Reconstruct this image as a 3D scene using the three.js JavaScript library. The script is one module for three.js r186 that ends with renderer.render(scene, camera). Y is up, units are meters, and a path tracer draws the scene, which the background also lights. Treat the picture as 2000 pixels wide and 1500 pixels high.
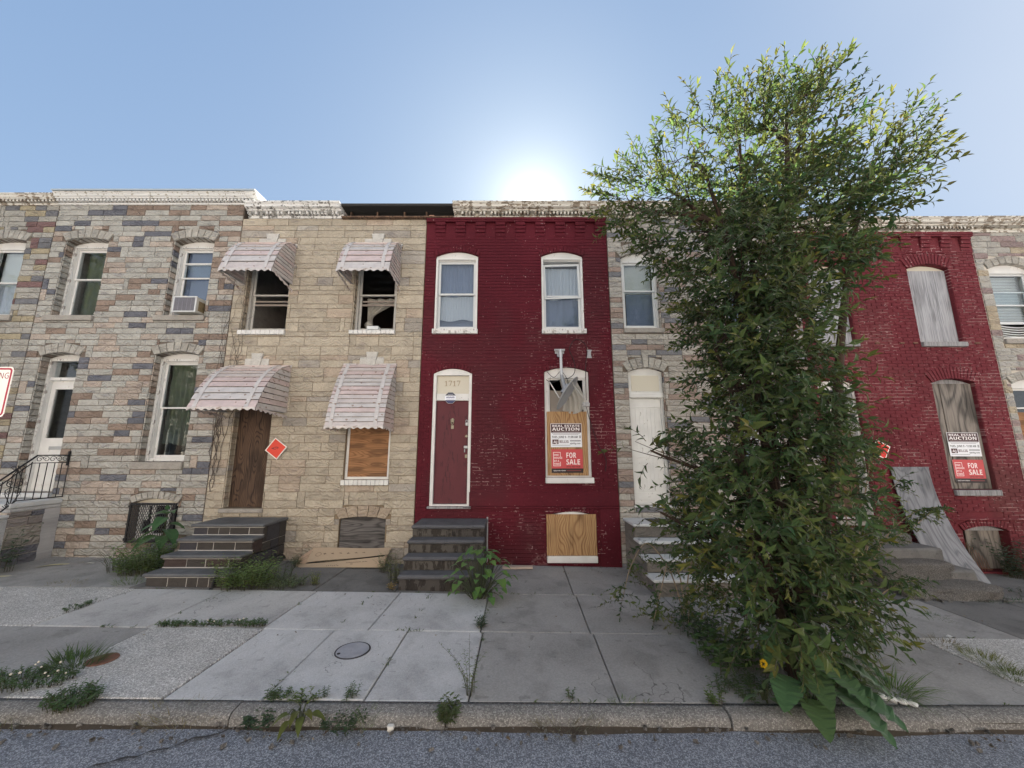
import * as THREE from 'three';
import { mergeGeometries } from 'three/addons/utils/BufferGeometryUtils.js';
import { FontLoader } from 'three/addons/loaders/FontLoader.js';
import { TextGeometry } from 'three/addons/geometries/TextGeometry.js';

// ------------------------------------------------------------------ camera, sky, sun, exposure
const scene = new THREE.Scene();
const camera = new THREE.PerspectiveCamera(90.15, 4 / 3, 0.05, 3000);
camera.position.set(0, 2.04, 0);
camera.rotation.set(THREE.MathUtils.degToRad(10.1), 0, 0);
scene.add(camera);

const renderer = new THREE.WebGLRenderer({ antialias: true });
renderer.setSize(1024, 768);
renderer.toneMapping = THREE.LinearToneMapping;
renderer.toneMappingExposure = 5.4;
renderer.shadowMap.enabled = true;

const SUN_DIR = new THREE.Vector3(0.0562, 0.632, -0.903).normalize();
const SUN_POWER = 5;
const sun = new THREE.DirectionalLight(new THREE.Color().setRGB(1, 0.95, 0.87), SUN_POWER);
sun.position.copy(SUN_DIR).multiplyScalar(60);
sun.target.position.set(0, 0, 0);
sun.castShadow = true;
sun.shadow.mapSize.set(4096, 4096);
sun.shadow.camera.left = -30; sun.shadow.camera.right = 30; sun.shadow.camera.top = 30; sun.shadow.camera.bottom = -30;
sun.shadow.camera.near = 1; sun.shadow.camera.far = 140;
scene.add(sun, sun.target);

// ------------------------------------------------------------------ random numbers and noise
function rngOf(seed) {
  let a = seed >>> 0;
  return () => { a = (a + 0x6D2B79F5) >>> 0; let t = a; t = Math.imul(t ^ (t >>> 15), t | 1); t ^= t + Math.imul(t ^ (t >>> 7), t | 61); return ((t ^ (t >>> 14)) >>> 0) / 4294967296; };
}
const clamp = (x, a = 0, b = 1) => Math.min(b, Math.max(a, x));
const lerp = (a, b, t) => a + (b - a) * t;
const smooth = (a, b, x) => { const t = clamp((x - a) / (b - a)); return t * t * (3 - 2 * t); };
function hash(i, j, s) {
  let h = Math.imul(i, 374761393) ^ Math.imul(j, 668265263) ^ Math.imul(s, 2147483647 ^ 0x5bd1e995);
  h = Math.imul(h ^ (h >>> 13), 1274126177); h ^= h >>> 16; h = Math.imul(h, 0x85ebca6b); h ^= h >>> 13;
  return (h >>> 0) / 4294967296;
}
function noise(x, y, s = 1, px = 0, py = 0) {      // value noise; periodic when px, py are given
  const i = Math.floor(x), j = Math.floor(y), f = x - i, g = y - j;
  const u = f * f * (3 - 2 * f), v = g * g * (3 - 2 * g);
  const wx = px ? (k) => ((k % px) + px) % px : (k) => k, wy = py ? (k) => ((k % py) + py) % py : (k) => k;
  const a = wx(i), b = wx(i + 1), c = wy(j), d = wy(j + 1);
  return lerp(lerp(hash(a, c, s), hash(b, c, s), u), lerp(hash(a, d, s), hash(b, d, s), u), v);
}
function fbm(x, y, oct, s = 1, px = 0, py = 0) {
  let t = 0, a = 0.5, n = 0;
  for (let o = 0; o < oct; o++) { t += a * noise(x, y, s + o * 17, px, py); n += a; a *= 0.5; x *= 2; y *= 2; px *= 2; py *= 2; }
  return t / n;
}
const toS = (c) => (c <= 0.0031308 ? 12.92 * c : 1.055 * Math.pow(c, 1 / 2.4) - 0.055);
function colorMap(w, h, fn) {                       // fn(u, v) gives linear [r, g, b]
  const d = new Uint8Array(w * h * 4);
  for (let y = 0; y < h; y++) for (let x = 0; x < w; x++) {
    const c = fn((x + 0.5) / w, (y + 0.5) / h), k = (y * w + x) * 4;
    d[k] = 255 * toS(clamp(c[0])); d[k + 1] = 255 * toS(clamp(c[1])); d[k + 2] = 255 * toS(clamp(c[2])); d[k + 3] = 255;
  }
  return finish(new THREE.DataTexture(d, w, h), true);
}
function greyMap(w, h, fn) {
  const d = new Uint8Array(w * h * 4);
  for (let y = 0; y < h; y++) for (let x = 0; x < w; x++) {
    const c = 255 * clamp(fn((x + 0.5) / w, (y + 0.5) / h)), k = (y * w + x) * 4;
    d[k] = d[k + 1] = d[k + 2] = c; d[k + 3] = 255;
  }
  return finish(new THREE.DataTexture(d, w, h), false);
}
function finish(t, color) {
  t.wrapS = t.wrapT = THREE.RepeatWrapping; t.magFilter = THREE.LinearFilter; t.minFilter = THREE.LinearMipmapLinearFilter;
  t.generateMipmaps = true; t.colorSpace = color ? THREE.SRGBColorSpace : THREE.NoColorSpace; t.needsUpdate = true;
  return t;
}
function scaled(t, metresU, metresV = metresU) { const c = t.clone(); c.repeat.set(1 / metresU, 1 / metresV); c.needsUpdate = true; return c; }
const mix3 = (a, b, t) => [lerp(a[0], b[0], t), lerp(a[1], b[1], t), lerp(a[2], b[2], t)];
const mul3 = (a, k) => [a[0] * k, a[1] * k, a[2] * k];

// the sky: clear blue with thin wisps, brighter and whiter towards the sun just behind the roofs
{
  const SKY = 0.272, W = 1536, Hh = 768, d = new Float32Array(W * Hh * 4);
  for (let y = 0; y < Hh; y++) for (let x = 0; x < W; x++) {
    const ph = ((x + 0.5) / W - 0.5) * 2 * Math.PI, th = ((y + 0.5) / Hh - 0.5) * Math.PI;
    const dx = Math.cos(ph) * Math.cos(th), dy = Math.sin(th), dz = Math.sin(ph) * Math.cos(th);
    const g = Math.acos(clamp(dx * SUN_DIR.x + dy * SUN_DIR.y + dz * SUN_DIR.z, -1, 1)) * 180 / Math.PI;
    const el = Math.max(dy, 0);
    let c = mix3([0.385, 0.52, 0.685], [0.10, 0.196, 0.385], Math.pow(el, 0.55));
    const halo = 0.20 * Math.exp(-g / 26), near = 0.27 * Math.exp(-g / 11), core = 0.85 * Math.exp(-g / 2.6);
    c = [c[0] + halo * 0.98 + near * 0.95 + core, c[1] + halo * 0.96 + near * 0.95 + core * 0.98, c[2] + halo * 0.8 + near * 0.72 + core * 0.9];
    const flatLen = Math.hypot(dx, dz) || 1, cloudFill = smooth(-0.66, 0.5, (dx * 0.45 + dz * 0.89) / flatLen * Math.min(1, flatLen * 1.6));   // thin high cloud at right; brighter cloud behind the camera added for fill light
    c = mix3(c, [0.74, 0.755, 0.775], cloudFill * (0.5 + 0.4 * fbm(dx / (dy + 0.3) * 1.5, dz / (Math.abs(dy) + 0.3) * 1.5, 4, 55)));
    if (dy > 0.03) {
      const cx = dx / (dy + 0.12), cz = dz / (dy + 0.12);
      const w = fbm(cx * 1.1 + 4.3 + cz * 0.4, cz * 2.3 - cx * 0.7 + 1.7, 5, 31);
      const m = fbm(cx * 0.5 + 9, cz * 0.5 + 2, 2, 77);
      const cl = smooth(0.44, 0.72, w) * smooth(0.3, 0.55, m) * smooth(0.03, 0.3, dy) * (0.12 + 0.88 * smooth(-0.75, -0.1, (dx * 0.45 + dz * 0.89) / flatLen));
      c = mix3(c, [c[0] * 0.6 + 0.26, c[1] * 0.6 + 0.27, c[2] * 0.6 + 0.29], cl * 0.9);
    }
    if (dy < 0) c = mix3(c, [0.16, 0.15, 0.14], smooth(0, 0.06, -dy));
    const k = (y * W + x) * 4;
    d[k] = c[0] * SKY; d[k + 1] = c[1] * SKY; d[k + 2] = c[2] * SKY; d[k + 3] = 1;
  }
  const t = new THREE.DataTexture(d, W, Hh, THREE.RGBAFormat, THREE.FloatType);
  t.mapping = THREE.EquirectangularReflectionMapping; t.magFilter = t.minFilter = THREE.LinearFilter; t.wrapS = THREE.RepeatWrapping; t.needsUpdate = true;
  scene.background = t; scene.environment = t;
}

// ------------------------------------------------------------------ naming and tagging
const used = new Map();
function numbered(name) { const n = used.get(name) ?? 0; used.set(name, n + 1); return n ? `${name}_${String(n).padStart(3, '0')}` : name; }
const shade = (o) => { o.castShadow = o.receiveShadow = true; return o; };
function part(name, geo, mat, parent, label) {
  const m = shade(new THREE.Mesh(geo, mat)); m.name = name; parent.add(m);
  if (label) m.userData.label = label;
  return m;
}
function subgroup(name, parent, label) { const g = new THREE.Group(); g.name = name; parent.add(g); if (label) g.userData.label = label; return g; }
function thing(name, label, category, pos = [0, 0, 0], group) {
  const o = new THREE.Group(); o.name = numbered(name); o.position.set(...pos); scene.add(o);
  o.userData = { label, category }; if (group) o.userData.group = group;
  return o;
}
function single(name, geo, mat, label, category, pos = [0, 0, 0], group) {
  const o = shade(new THREE.Mesh(geo, mat)); o.name = numbered(name); o.position.set(...pos); scene.add(o);
  o.userData = { label, category }; if (group) o.userData.group = group;
  return o;
}
function struct(name, geo, mat, label) {
  const o = geo ? shade(new THREE.Mesh(geo, mat)) : new THREE.Group(); o.name = numbered(name); scene.add(o);
  o.userData = { kind: 'structure', label }; return o;
}

// ------------------------------------------------------------------ geometry helpers (all non-indexed, uv in metres)
function geoOf(pos, nor, uv, col) {
  const g = new THREE.BufferGeometry();
  g.setAttribute('position', new THREE.Float32BufferAttribute(pos, 3));
  if (nor) g.setAttribute('normal', new THREE.Float32BufferAttribute(nor, 3)); else g.computeVertexNormals();
  g.setAttribute('uv', new THREE.Float32BufferAttribute(uv ?? new Array(pos.length / 3 * 2).fill(0), 2));
  if (col) g.setAttribute('color', new THREE.Float32BufferAttribute(col, 3));
  return g;
}
function planarUV(g, ou = 0, ov = 0) {              // by the axis each face points along
  if (g.index) g = g.toNonIndexed();
  const p = g.attributes.position, uv = new Float32Array(p.count * 2);
  for (let i = 0; i < p.count; i += 3) {
    const ax = p.getX(i + 1) - p.getX(i), ay = p.getY(i + 1) - p.getY(i), az = p.getZ(i + 1) - p.getZ(i);
    const bx = p.getX(i + 2) - p.getX(i), by = p.getY(i + 2) - p.getY(i), bz = p.getZ(i + 2) - p.getZ(i);
    const nx = Math.abs(ay * bz - az * by), ny = Math.abs(az * bx - ax * bz), nz = Math.abs(ax * by - ay * bx);
    for (let k = i; k < i + 3; k++) {
      const X = p.getX(k), Y = p.getY(k), Z = p.getZ(k);
      if (nz >= nx && nz >= ny) { uv[2 * k] = X + ou; uv[2 * k + 1] = Y + ov; } else if (nx >= ny) { uv[2 * k] = Z + ou; uv[2 * k + 1] = Y + ov; } else { uv[2 * k] = X + ou; uv[2 * k + 1] = Z + ov; }
    }
  }
  g.setAttribute('uv', new THREE.BufferAttribute(uv, 2));
  for (const n of Object.keys(g.attributes)) if (!['position', 'normal', 'uv', 'color'].includes(n)) g.deleteAttribute(n);
  return g;
}
function tint(g, c) { const n = g.attributes.position.count, a = new Float32Array(n * 3); for (let i = 0; i < n; i++) a.set(c, i * 3); g.setAttribute('color', new THREE.BufferAttribute(a, 3)); return g; }
function box(x0, x1, y0, y1, z0, z1, c = 0, ou = 0, ov = 0) {   // a box with chamfered edges
  c = Math.min(c, (x1 - x0) * 0.45, (y1 - y0) * 0.45, (z1 - z0) * 0.45);
  const P = [], L = [[x0, x1], [y0, y1], [z0, z1]];
  const V = (s, a) => [0, 1, 2].map((k) => (s[k] ? L[k][1] : L[k][0]) + (k === a ? 0 : (s[k] ? -c : c)));
  const quad = (a, b, d, e) => P.push(...a, ...b, ...d, ...a, ...d, ...e);
  const ctr = [(x0 + x1) / 2, (y0 + y1) / 2, (z0 + z1) / 2];
  const face = (pts) => {                            // orient outwards
    const [a, b, d] = pts, u = b.map((v, i) => v - a[i]), w = d.map((v, i) => v - a[i]);
    const n = [u[1] * w[2] - u[2] * w[1], u[2] * w[0] - u[0] * w[2], u[0] * w[1] - u[1] * w[0]];
    const m = pts[0].map((_, i) => pts.reduce((s, p) => s + p[i], 0) / pts.length - ctr[i]);
    if (n[0] * m[0] + n[1] * m[1] + n[2] * m[2] < 0) pts = pts.slice().reverse();
    if (pts.length === 3) P.push(...pts[0], ...pts[1], ...pts[2]); else quad(...pts);
  };
  for (let a = 0; a < 3; a++) {
    const b = (a + 1) % 3, d = (a + 2) % 3;
    for (const s of [0, 1]) {
      const q = (i, j) => { const r = [0, 0, 0]; r[a] = s; r[b] = i; r[d] = j; return V(r, a); };
      face([q(0, 0), q(1, 0), q(1, 1), q(0, 1)]);
    }
    if (c > 0) for (const i of [0, 1]) for (const j of [0, 1]) {
      const e = (k, ax) => { const r = [0, 0, 0]; r[a] = k; r[b] = i; r[d] = j; return V(r, ax); };
      face([e(0, b), e(1, b), e(1, d), e(0, d)]);
    }
  }
  if (c > 0) for (const i of [0, 1]) for (const j of [0, 1]) for (const k of [0, 1]) face([V([i, j, k], 0), V([i, j, k], 1), V([i, j, k], 2)]);
  return planarUV(geoOf(P), ou, ov);
}
const join = (list) => mergeGeometries(list.map((g) => (g.index ? g.toNonIndexed() : g)));
function flat(shape, z0, z1, seg = 8, ou = 0, ov = 0) {          // a drawn outline given thickness along z
  const g = new THREE.ExtrudeGeometry(shape, { depth: z1 - z0, bevelEnabled: false, curveSegments: seg });
  g.translate(0, 0, z0);
  return planarUV(g, ou, ov);
}
function prism(profile, x0, x1, ou = 0, ov = 0) {                // profile of [z, y] points swept along x
  const s = new THREE.Shape(profile.map(([z, y]) => new THREE.Vector2(z, y)));
  const g = new THREE.ExtrudeGeometry(s, { depth: x1 - x0, bevelEnabled: false });
  const p = g.attributes.position;
  for (let i = 0; i < p.count; i++) { const z = p.getX(i), y = p.getY(i), x = p.getZ(i); p.setXYZ(i, x1 - x, y, z); }
  g.computeVertexNormals();
  return planarUV(g, ou, ov);
}
function tube(pts, r0, r1 = r0, sides = 6, closed = true) {      // a tapering round bar through the points
  const n = pts.length, P = [], N = [], U = [], rings = [];
  let ref = new THREE.Vector3(0.31, 0.2, 0.93).normalize();
  const v = pts.map((p) => (p.isVector3 ? p : new THREE.Vector3(...p)));
  let len = 0;
  for (let i = 0; i < n; i++) {
    const t = v[Math.min(n - 1, i + 1)].clone().sub(v[Math.max(0, i - 1)]).normalize();
    const a = new THREE.Vector3().crossVectors(t, ref); if (a.lengthSq() < 1e-5) a.set(1, 0, 0).cross(t); a.normalize();
    const b = new THREE.Vector3().crossVectors(t, a).normalize(); ref = new THREE.Vector3().crossVectors(a, t).normalize();
    if (i) len += v[i].distanceTo(v[i - 1]);
    const r = lerp(r0, r1, n > 1 ? i / (n - 1) : 0), ring = [];
    for (let k = 0; k <= sides; k++) { const q = k / sides * Math.PI * 2, d = a.clone().multiplyScalar(Math.cos(q)).addScaledVector(b, Math.sin(q)); ring.push([v[i].clone().addScaledVector(d, r), d, k / sides * 6.28 * r0, len]); }
    rings.push(ring);
  }
  const put = (q) => { P.push(q[0].x, q[0].y, q[0].z); N.push(q[1].x, q[1].y, q[1].z); U.push(q[2], q[3]); };
  for (let i = 0; i + 1 < n; i++) for (let k = 0; k < sides; k++) {
    const a = rings[i][k], b = rings[i][k + 1], c = rings[i + 1][k + 1], d = rings[i + 1][k];
    put(a); put(b); put(c); put(a); put(c); put(d);
  }
  if (closed) for (const [e, s] of [[0, -1], [n - 1, 1]]) {
    const t = v[Math.min(n - 1, e + 1)].clone().sub(v[Math.max(0, e - 1)]).normalize().multiplyScalar(s);
    for (let k = 0; k < sides; k++) { put([v[e], t, 0, 0]); put([rings[e][k][0], t, 0, 0]); put([rings[e][k + 1][0], t, 0, 0]); }
  }
  return geoOf(P, N, U);
}
function curve(pts, n = 12) { return new THREE.CatmullRomCurve3(pts.map((p) => new THREE.Vector3(...p))).getPoints(n); }
function grid(nu, nv, fn, fold) {                                 // a curved sheet; fn(u, v) gives [x, y, z]
  const g = new THREE.BufferGeometry(), P = [], U = [], I = [];
  for (let j = 0; j <= nv; j++) for (let i = 0; i <= nu; i++) { const p = fn(i / nu, j / nv); P.push(p[0], p[1], p[2]); U.push(...(fold ? [i / nu, j / nv] : [p[0], p[1]])); }
  for (let j = 0; j < nv; j++) for (let i = 0; i < nu; i++) { const a = j * (nu + 1) + i, b = a + 1, c = a + nu + 2, d = a + nu + 1; I.push(a, b, c, a, c, d); }
  g.setAttribute('position', new THREE.Float32BufferAttribute(P, 3)); g.setAttribute('uv', new THREE.Float32BufferAttribute(U, 2)); g.setIndex(I); g.computeVertexNormals();
  return g;
}
// a hewn stone or brick face: proud of z by an uneven bulge, closed back to z - depth
function stone(x0, x1, y0, y1, z, depth, bulge, rnd, nx = 3, ny = 2, slack = 0.004) {
  const pts = [], W = x1 - x0, Hh = y1 - y0, jit = (k) => (rnd() - 0.5) * k;
  for (let j = 0; j <= ny; j++) for (let i = 0; i <= nx; i++) {
    const edge = i === 0 || i === nx || j === 0 || j === ny;
    const corner = (i === 0 || i === nx) && (j === 0 || j === ny);
    const px = x0 + W * i / nx + (edge ? jit(slack) : jit(W / nx * 0.5)), py = y0 + Hh * j / ny + (edge ? jit(slack) : jit(Hh / ny * 0.5));
    pts.push([px, py, z + (edge ? bulge * (corner ? 0.1 : 0.1 + 0.35 * rnd()) : bulge * (0.55 + 0.6 * rnd()))]);
  }
  const at = (i, j) => pts[j * (nx + 1) + i];
  const g0 = new THREE.BufferGeometry(), idx = [];
  for (let j = 0; j < ny; j++) for (let i = 0; i < nx; i++) {
    const a = j * (nx + 1) + i, b = a + 1, c = a + nx + 2, d = a + nx + 1;
    if ((i + j) % 2) idx.push(a, b, c, a, c, d); else idx.push(a, b, d, b, c, d);
  }
  g0.setAttribute('position', new THREE.Float32BufferAttribute(pts.flat(), 3)); g0.setIndex(idx); g0.computeVertexNormals();
  const f = g0.toNonIndexed(), P = [...f.attributes.position.array], N = [...f.attributes.normal.array];
  const rim = [];
  for (let i = 0; i < nx; i++) rim.push(at(i, 0)); for (let j = 0; j < ny; j++) rim.push(at(nx, j));
  for (let i = nx; i > 0; i--) rim.push(at(i, ny)); for (let j = ny; j > 0; j--) rim.push(at(0, j));
  for (let k = 0; k < rim.length; k++) {
    const a = rim[k], b = rim[(k + 1) % rim.length], ab = [a[0], a[1], z - depth], bb = [b[0], b[1], z - depth];
    const nn = new THREE.Vector3(b[1] - a[1], -(b[0] - a[0]), 0).normalize();
    P.push(...ab, ...bb, ...b, ...ab, ...b, ...a); for (let q = 0; q < 6; q++) N.push(nn.x, nn.y, nn.z);
  }
  return planarUV(geoOf(P, N), rnd() * 7, rnd() * 7);
}
const gy = (x) => -0.0178 * x;                                    // the street falls gently to the right
const FZ = -7.5;                                                  // the plane of the house fronts
// ------------------------------------------------------------------ materials
const M = {};
const std = (o, phys) => new (phys ? THREE.MeshPhysicalMaterial : THREE.MeshStandardMaterial)({ roughness: 0.85, metalness: 0, ...o });
const rgb = (r, g, b) => new THREE.Color().setRGB(r, g, b);
const plain = (r, g, b, rough = 0.8, o = {}) => std({ color: rgb(r, g, b), roughness: rough, ...o });

// cast stone: blotchy grain, and a chiselled relief of long uneven ridges
const stoneTone = colorMap(512, 512, (u, v) => {
  const a = fbm(u * 6, v * 9, 4, 11, 6, 9), b = fbm(u * 48, v * 48, 2, 12, 48, 48), c = fbm(u * 3, v * 5, 3, 15, 3, 5);
  const k = 0.74 + 0.36 * a + 0.22 * (b - 0.5), s = smooth(0.6, 0.75, c) * 0.16;
  return [k * (1 - s), k * (0.985 - s), k * (0.96 - s * 0.7)];
});
const stoneRelief = greyMap(512, 512, (u, v) => {
  const wv = fbm(u * 5, v * 5, 3, 21, 5, 5), t = v * 11 + wv * 3.2 + Math.sin(u * Math.PI * 4) * 0.25;
  const r = Math.abs((t % 1 + 1) % 1 - 0.5) * 2, f = fbm(u * 40, v * 60, 3, 23, 40, 60);
  return 0.45 * Math.pow(r, 1.6) * smooth(0.3, 0.55, fbm(u * 4, v * 8, 2, 25, 4, 8)) + 0.35 * wv + 0.28 * f;
});
const stoneMat = (k = 0.02) => std({ map: scaled(stoneTone, 0.9), bumpMap: scaled(stoneRelief, 0.9), bumpScale: k, vertexColors: true, roughness: 0.92 });
M.stone = stoneMat(0.034);
M.stoneFine = stoneMat(0.026);
M.mortar = std({ map: scaled(stoneTone, 0.5), color: rgb(0.17, 0.14, 0.115), roughness: 0.95 });
M.mortarTan = std({ map: scaled(stoneTone, 0.5), color: rgb(0.24, 0.185, 0.125), roughness: 0.95 });
M.mortarPale = std({ map: scaled(stoneTone, 0.4), color: rgb(0.62, 0.58, 0.52), roughness: 0.95 });
M.block = std({ map: scaled(stoneTone, 0.7), color: rgb(0.36, 0.34, 0.32), bumpMap: scaled(stoneRelief, 0.4), bumpScale: 0.006, roughness: 0.9 });

// painted brick: one map laid over the whole front, so that the chips of the paint follow its courses
const COURSE = 0.0677, FRONT_H = 7.4, FRONT_W = 3.95;
function brickPaint(seed, paint, chip, amount, weight) {
  return colorMap(1024, 2048, (u, v) => {
    const X = u * FRONT_W, Y = v * FRONT_H, row = Math.floor(Y / COURSE), fy = Y - row * COURSE;
    const off = row % 2 ? 0.105 : 0, hx = ((X + off) % 0.21 + 0.21) % 0.21;
    const big = fbm(X * 0.8, Y * 0.8, 3, seed), mid = fbm(X * 4, Y * 4, 3, seed + 5), fine = fbm(X * 40, Y * 40, 2, seed + 9);
    let c = mul3(paint, 0.7 + 0.5 * big + 0.25 * (fine - 0.5));
    c = mix3(c, [paint[0] * 0.8, paint[1] * 1.7, paint[2] * 1.25], smooth(0.5, 0.72, fbm(X * 0.9 + 7, Y * 0.7, 3, seed + 61)) * 0.6);
    c = mix3(c, mul3(paint, 1.25), smooth(0.55, 0.8, fbm(X * 1.4, Y * 1.1, 3, seed + 3)) * 0.4);
    const w = weight(X, Y) * smooth(0.3, 0.72, mid * 0.55 + big * 0.45);
    const bed = Math.min(fy, COURSE - fy), jx = Math.min(hx, 0.21 - hx);
    const dash = fbm(X * 15 + row * 7.3, row * 3.1, 2, seed + 13);
    let p = 0;
    if (bed < 0.0062) p = smooth(1 - amount * w * 1.1 - 0.02, 1 - amount * w * 1.1 + 0.03, dash + 0.10 * (fine - 0.5));
    if (jx < 0.006) p = Math.max(p, smooth(1 - amount * w * 0.85, 1 - amount * w * 0.85 + 0.04, noise(row * 5.1, Math.floor((X + off) / 0.21) * 3.7, seed + 19) * 0.8 + 0.2 * fine));
    const nick = fbm(X * 34, Y * 38, 2, seed + 23);
    p = Math.max(p, smooth(0.9 - 0.2 * amount * w, 0.92 - 0.2 * amount * w, nick));
    const dust = smooth(0.5, 0.7, fbm(X * 3, Y * 3, 4, seed + 41)) * smooth(0.35, 0.75, nick) * weight(X, Y, 1);
    c = mix3(c, mix3(chip, paint, 0.45), clamp(dust) * 0.5);
    return mix3(c, mul3(chip, 0.75 + 0.5 * fine), clamp(p) * 0.9);
  });
}
const brickD = brickPaint(101, [0.1, 0.0125, 0.021], [0.38, 0.26, 0.25], 0.42, (X, Y, d) => d ? smooth(1.0, 0.3, Y) * smooth(1.2, 1.8, X) * smooth(3.5, 2.6, X)
  : (0.5 + 0.34 * smooth(6.4, 5.4, Y) + 0.16 * smooth(0.9, 2.6, X) + 0.3 * smooth(4.6, 4.0, Y) * smooth(2.2, 3.2, X)) * (1 - 0.85 * smooth(0.98, 1.08, Y) * smooth(1.4, 1.3, Y)) * (1 - 0.4 * smooth(1.0, 0.3, X)));
const brickF = brickPaint(202, [0.145, 0.027, 0.035], [0.38, 0.25, 0.24], 0.58, (X, Y, d) => d ? 0.12 : 0.75 + 0.3 * smooth(6.2, 5.0, Y));
const brickGrain = greyMap(512, 512, (u, v) => 0.6 * fbm(u * 12, v * 12, 3, 51, 12, 12) + 0.4 * fbm(u * 60, v * 60, 2, 52, 60, 60));
const brickMat = (t) => { const m = t.clone(); m.repeat.set(1 / FRONT_W, 1 / FRONT_H); m.needsUpdate = true; return std({ map: m, bumpMap: scaled(brickGrain, 0.6), bumpScale: 0.006, roughness: 0.75, specularIntensity: 0.3 }, true); };
M.brickD = brickMat(brickD); M.brickF = brickMat(brickF);

// concrete, exposed pebbles, asphalt
const conc = (seed, base, warm) => colorMap(1024, 1024, (u, v) => {
  const a = fbm(u * 3, v * 3, 5, seed, 3, 3), b = fbm(u * 160, v * 160, 2, seed + 3, 160, 160), c = fbm(u * 7, v * 7, 4, seed + 7, 7, 7), e = noise(u * 300, v * 300, seed + 8, 300, 300);
  let k = base * (0.72 + 0.5 * a + 0.34 * (b - 0.5)); k *= 1 - 0.2 * smooth(0.5, 0.8, c); if (e > 0.965) k *= 1.5; if (e < 0.03) k *= 0.6;
  const cr = Math.abs(fbm(u * 4 + 3, v * 4, 5, seed + 21, 4, 4) - 0.5), ck = smooth(0.62, 0.7, noise(u * 3, v * 3, seed + 22, 3, 3)); if (cr < 0.0035) k *= 1 - 0.55 * ck;   // hairline cracks
  const sp = noise(u * 26, v * 26, seed + 31, 26, 26); if (sp > 0.93) k *= 0.78;
  return [k * (1 + warm), k, k * (1 - warm * 1.6)];
});
const concRelief = greyMap(512, 512, (u, v) => 0.5 * fbm(u * 90, v * 90, 2, 61, 90, 90) + 0.5 * fbm(u * 10, v * 10, 4, 63, 10, 10));
function cells(u, v, n, seed) {                     // nearest and second nearest of scattered points, and the id of the nearest
  const x = u * n, y = v * n, i = Math.floor(x), j = Math.floor(y); let a = 9, b = 9, id = 0;
  for (let q = -1; q < 2; q++) for (let r = -1; r < 2; r++) {
    const I = ((i + q) % n + n) % n, J = ((j + r) % n + n) % n, px = i + q + hash(I, J, seed), py = j + r + hash(I, J, seed + 1), d = Math.hypot(px - x, py - y);
    if (d < a) { b = a; a = d; id = hash(I, J, seed + 2); } else if (d < b) b = d;
  }
  return [a, b, id];
}
const pebbles = (n, seed, lo, hi) => {
  const at = (u, v) => cells(u, v, n, seed);
  return [colorMap(1024, 1024, (u, v) => {
    const [a, b, id] = at(u, v), e = smooth(0.02, 0.22, b - a), t = Math.pow(id, 1.5), g = 0.85 + 0.3 * fbm(u * 4, v * 4, 4, seed + 9, 4, 4);
    return mul3(mix3(mul3(lo, 0.75), mix3(lo, hi, t), e), g);
  }), greyMap(1024, 1024, (u, v) => { const [a, b, id] = at(u, v); return smooth(0, 0.4, b - a) * (0.5 + 0.5 * id); })];
};
const [pebCol, pebRel] = pebbles(110, 71, [0.34, 0.335, 0.325], [0.85, 0.84, 0.82]);
const [aspCol, aspRel] = pebbles(128, 81, [0.12, 0.13, 0.148], [0.5, 0.525, 0.56]);
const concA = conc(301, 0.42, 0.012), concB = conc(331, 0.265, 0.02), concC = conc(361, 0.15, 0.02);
M.concA = std({ map: scaled(concA, 1.7), bumpMap: scaled(concRelief, 0.6), bumpScale: 0.004, roughness: 0.93 });
M.concLight = std({ map: scaled(concA, 1.3), color: rgb(1.08, 1.1, 1.13), bumpMap: scaled(concRelief, 0.5), bumpScale: 0.005, roughness: 0.93 });
M.concB = std({ map: scaled(concB, 1.9), bumpMap: scaled(concRelief, 0.8), bumpScale: 0.003, roughness: 0.93 });
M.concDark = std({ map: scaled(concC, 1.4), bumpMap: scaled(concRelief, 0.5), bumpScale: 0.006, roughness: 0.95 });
M.pebble = std({ map: scaled(pebCol, 1.15), bumpMap: scaled(pebRel, 1.15), bumpScale: 0.005, roughness: 0.9 });
M.kerb = std({ map: scaled(pebCol, 1.3), color: rgb(0.46, 0.452, 0.44), bumpMap: scaled(pebRel, 1.3), bumpScale: 0.005, roughness: 0.95 });
M.asphalt = std({ color: rgb(1.06, 1.09, 1.16), map: scaled(aspCol, 1.1), bumpMap: scaled(aspRel, 1.1), bumpScale: 0.006, roughness: 0.92 });
M.soil = std({ map: scaled(concC, 0.7), color: rgb(0.62, 0.5, 0.38), bumpMap: scaled(pebRel, 0.6), bumpScale: 0.01, roughness: 1 });
M.rubble = std({ map: scaled(pebCol, 0.9), color: rgb(0.5, 0.475, 0.45), bumpMap: scaled(pebRel, 0.7), bumpScale: 0.02, roughness: 0.95 });

// rotary-cut plywood: contour-like grain along v
const ply = (seed, dark, light, freq, weather, alongU, fine) => colorMap(512, 1024, (u0, v0) => {
  const u = alongU ? v0 * 2 : u0, v = alongU ? u0 : v0;
  const f = fbm(u * 2, v, 3, seed, 2, 1) * freq * 1.7 + u * Math.round(freq * 0.5), s = 0.5 + 0.5 * Math.sin(f * 6.28);
  const th = fbm(u * 90, v * 5, 3, seed + 3, 90, 5), st = fbm(u * 5, v * 3, 4, seed + 5, 5, 3);
  let c = mix3(light, dark, Math.pow(s, 3) * (fine ? 0.3 : 0.62) + (fine ? 0.75 : 0.4) * smooth(0.42, 0.75, th));
  return mul3(c, 1 - weather * smooth(0.45, 0.75, st));
});
const board = (t, w, h, bump = 0.004, rough = 0.8) => std({ map: scaled(t, w, h), bumpMap: scaled(t, w, h), bumpScale: bump, roughness: rough });
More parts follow.
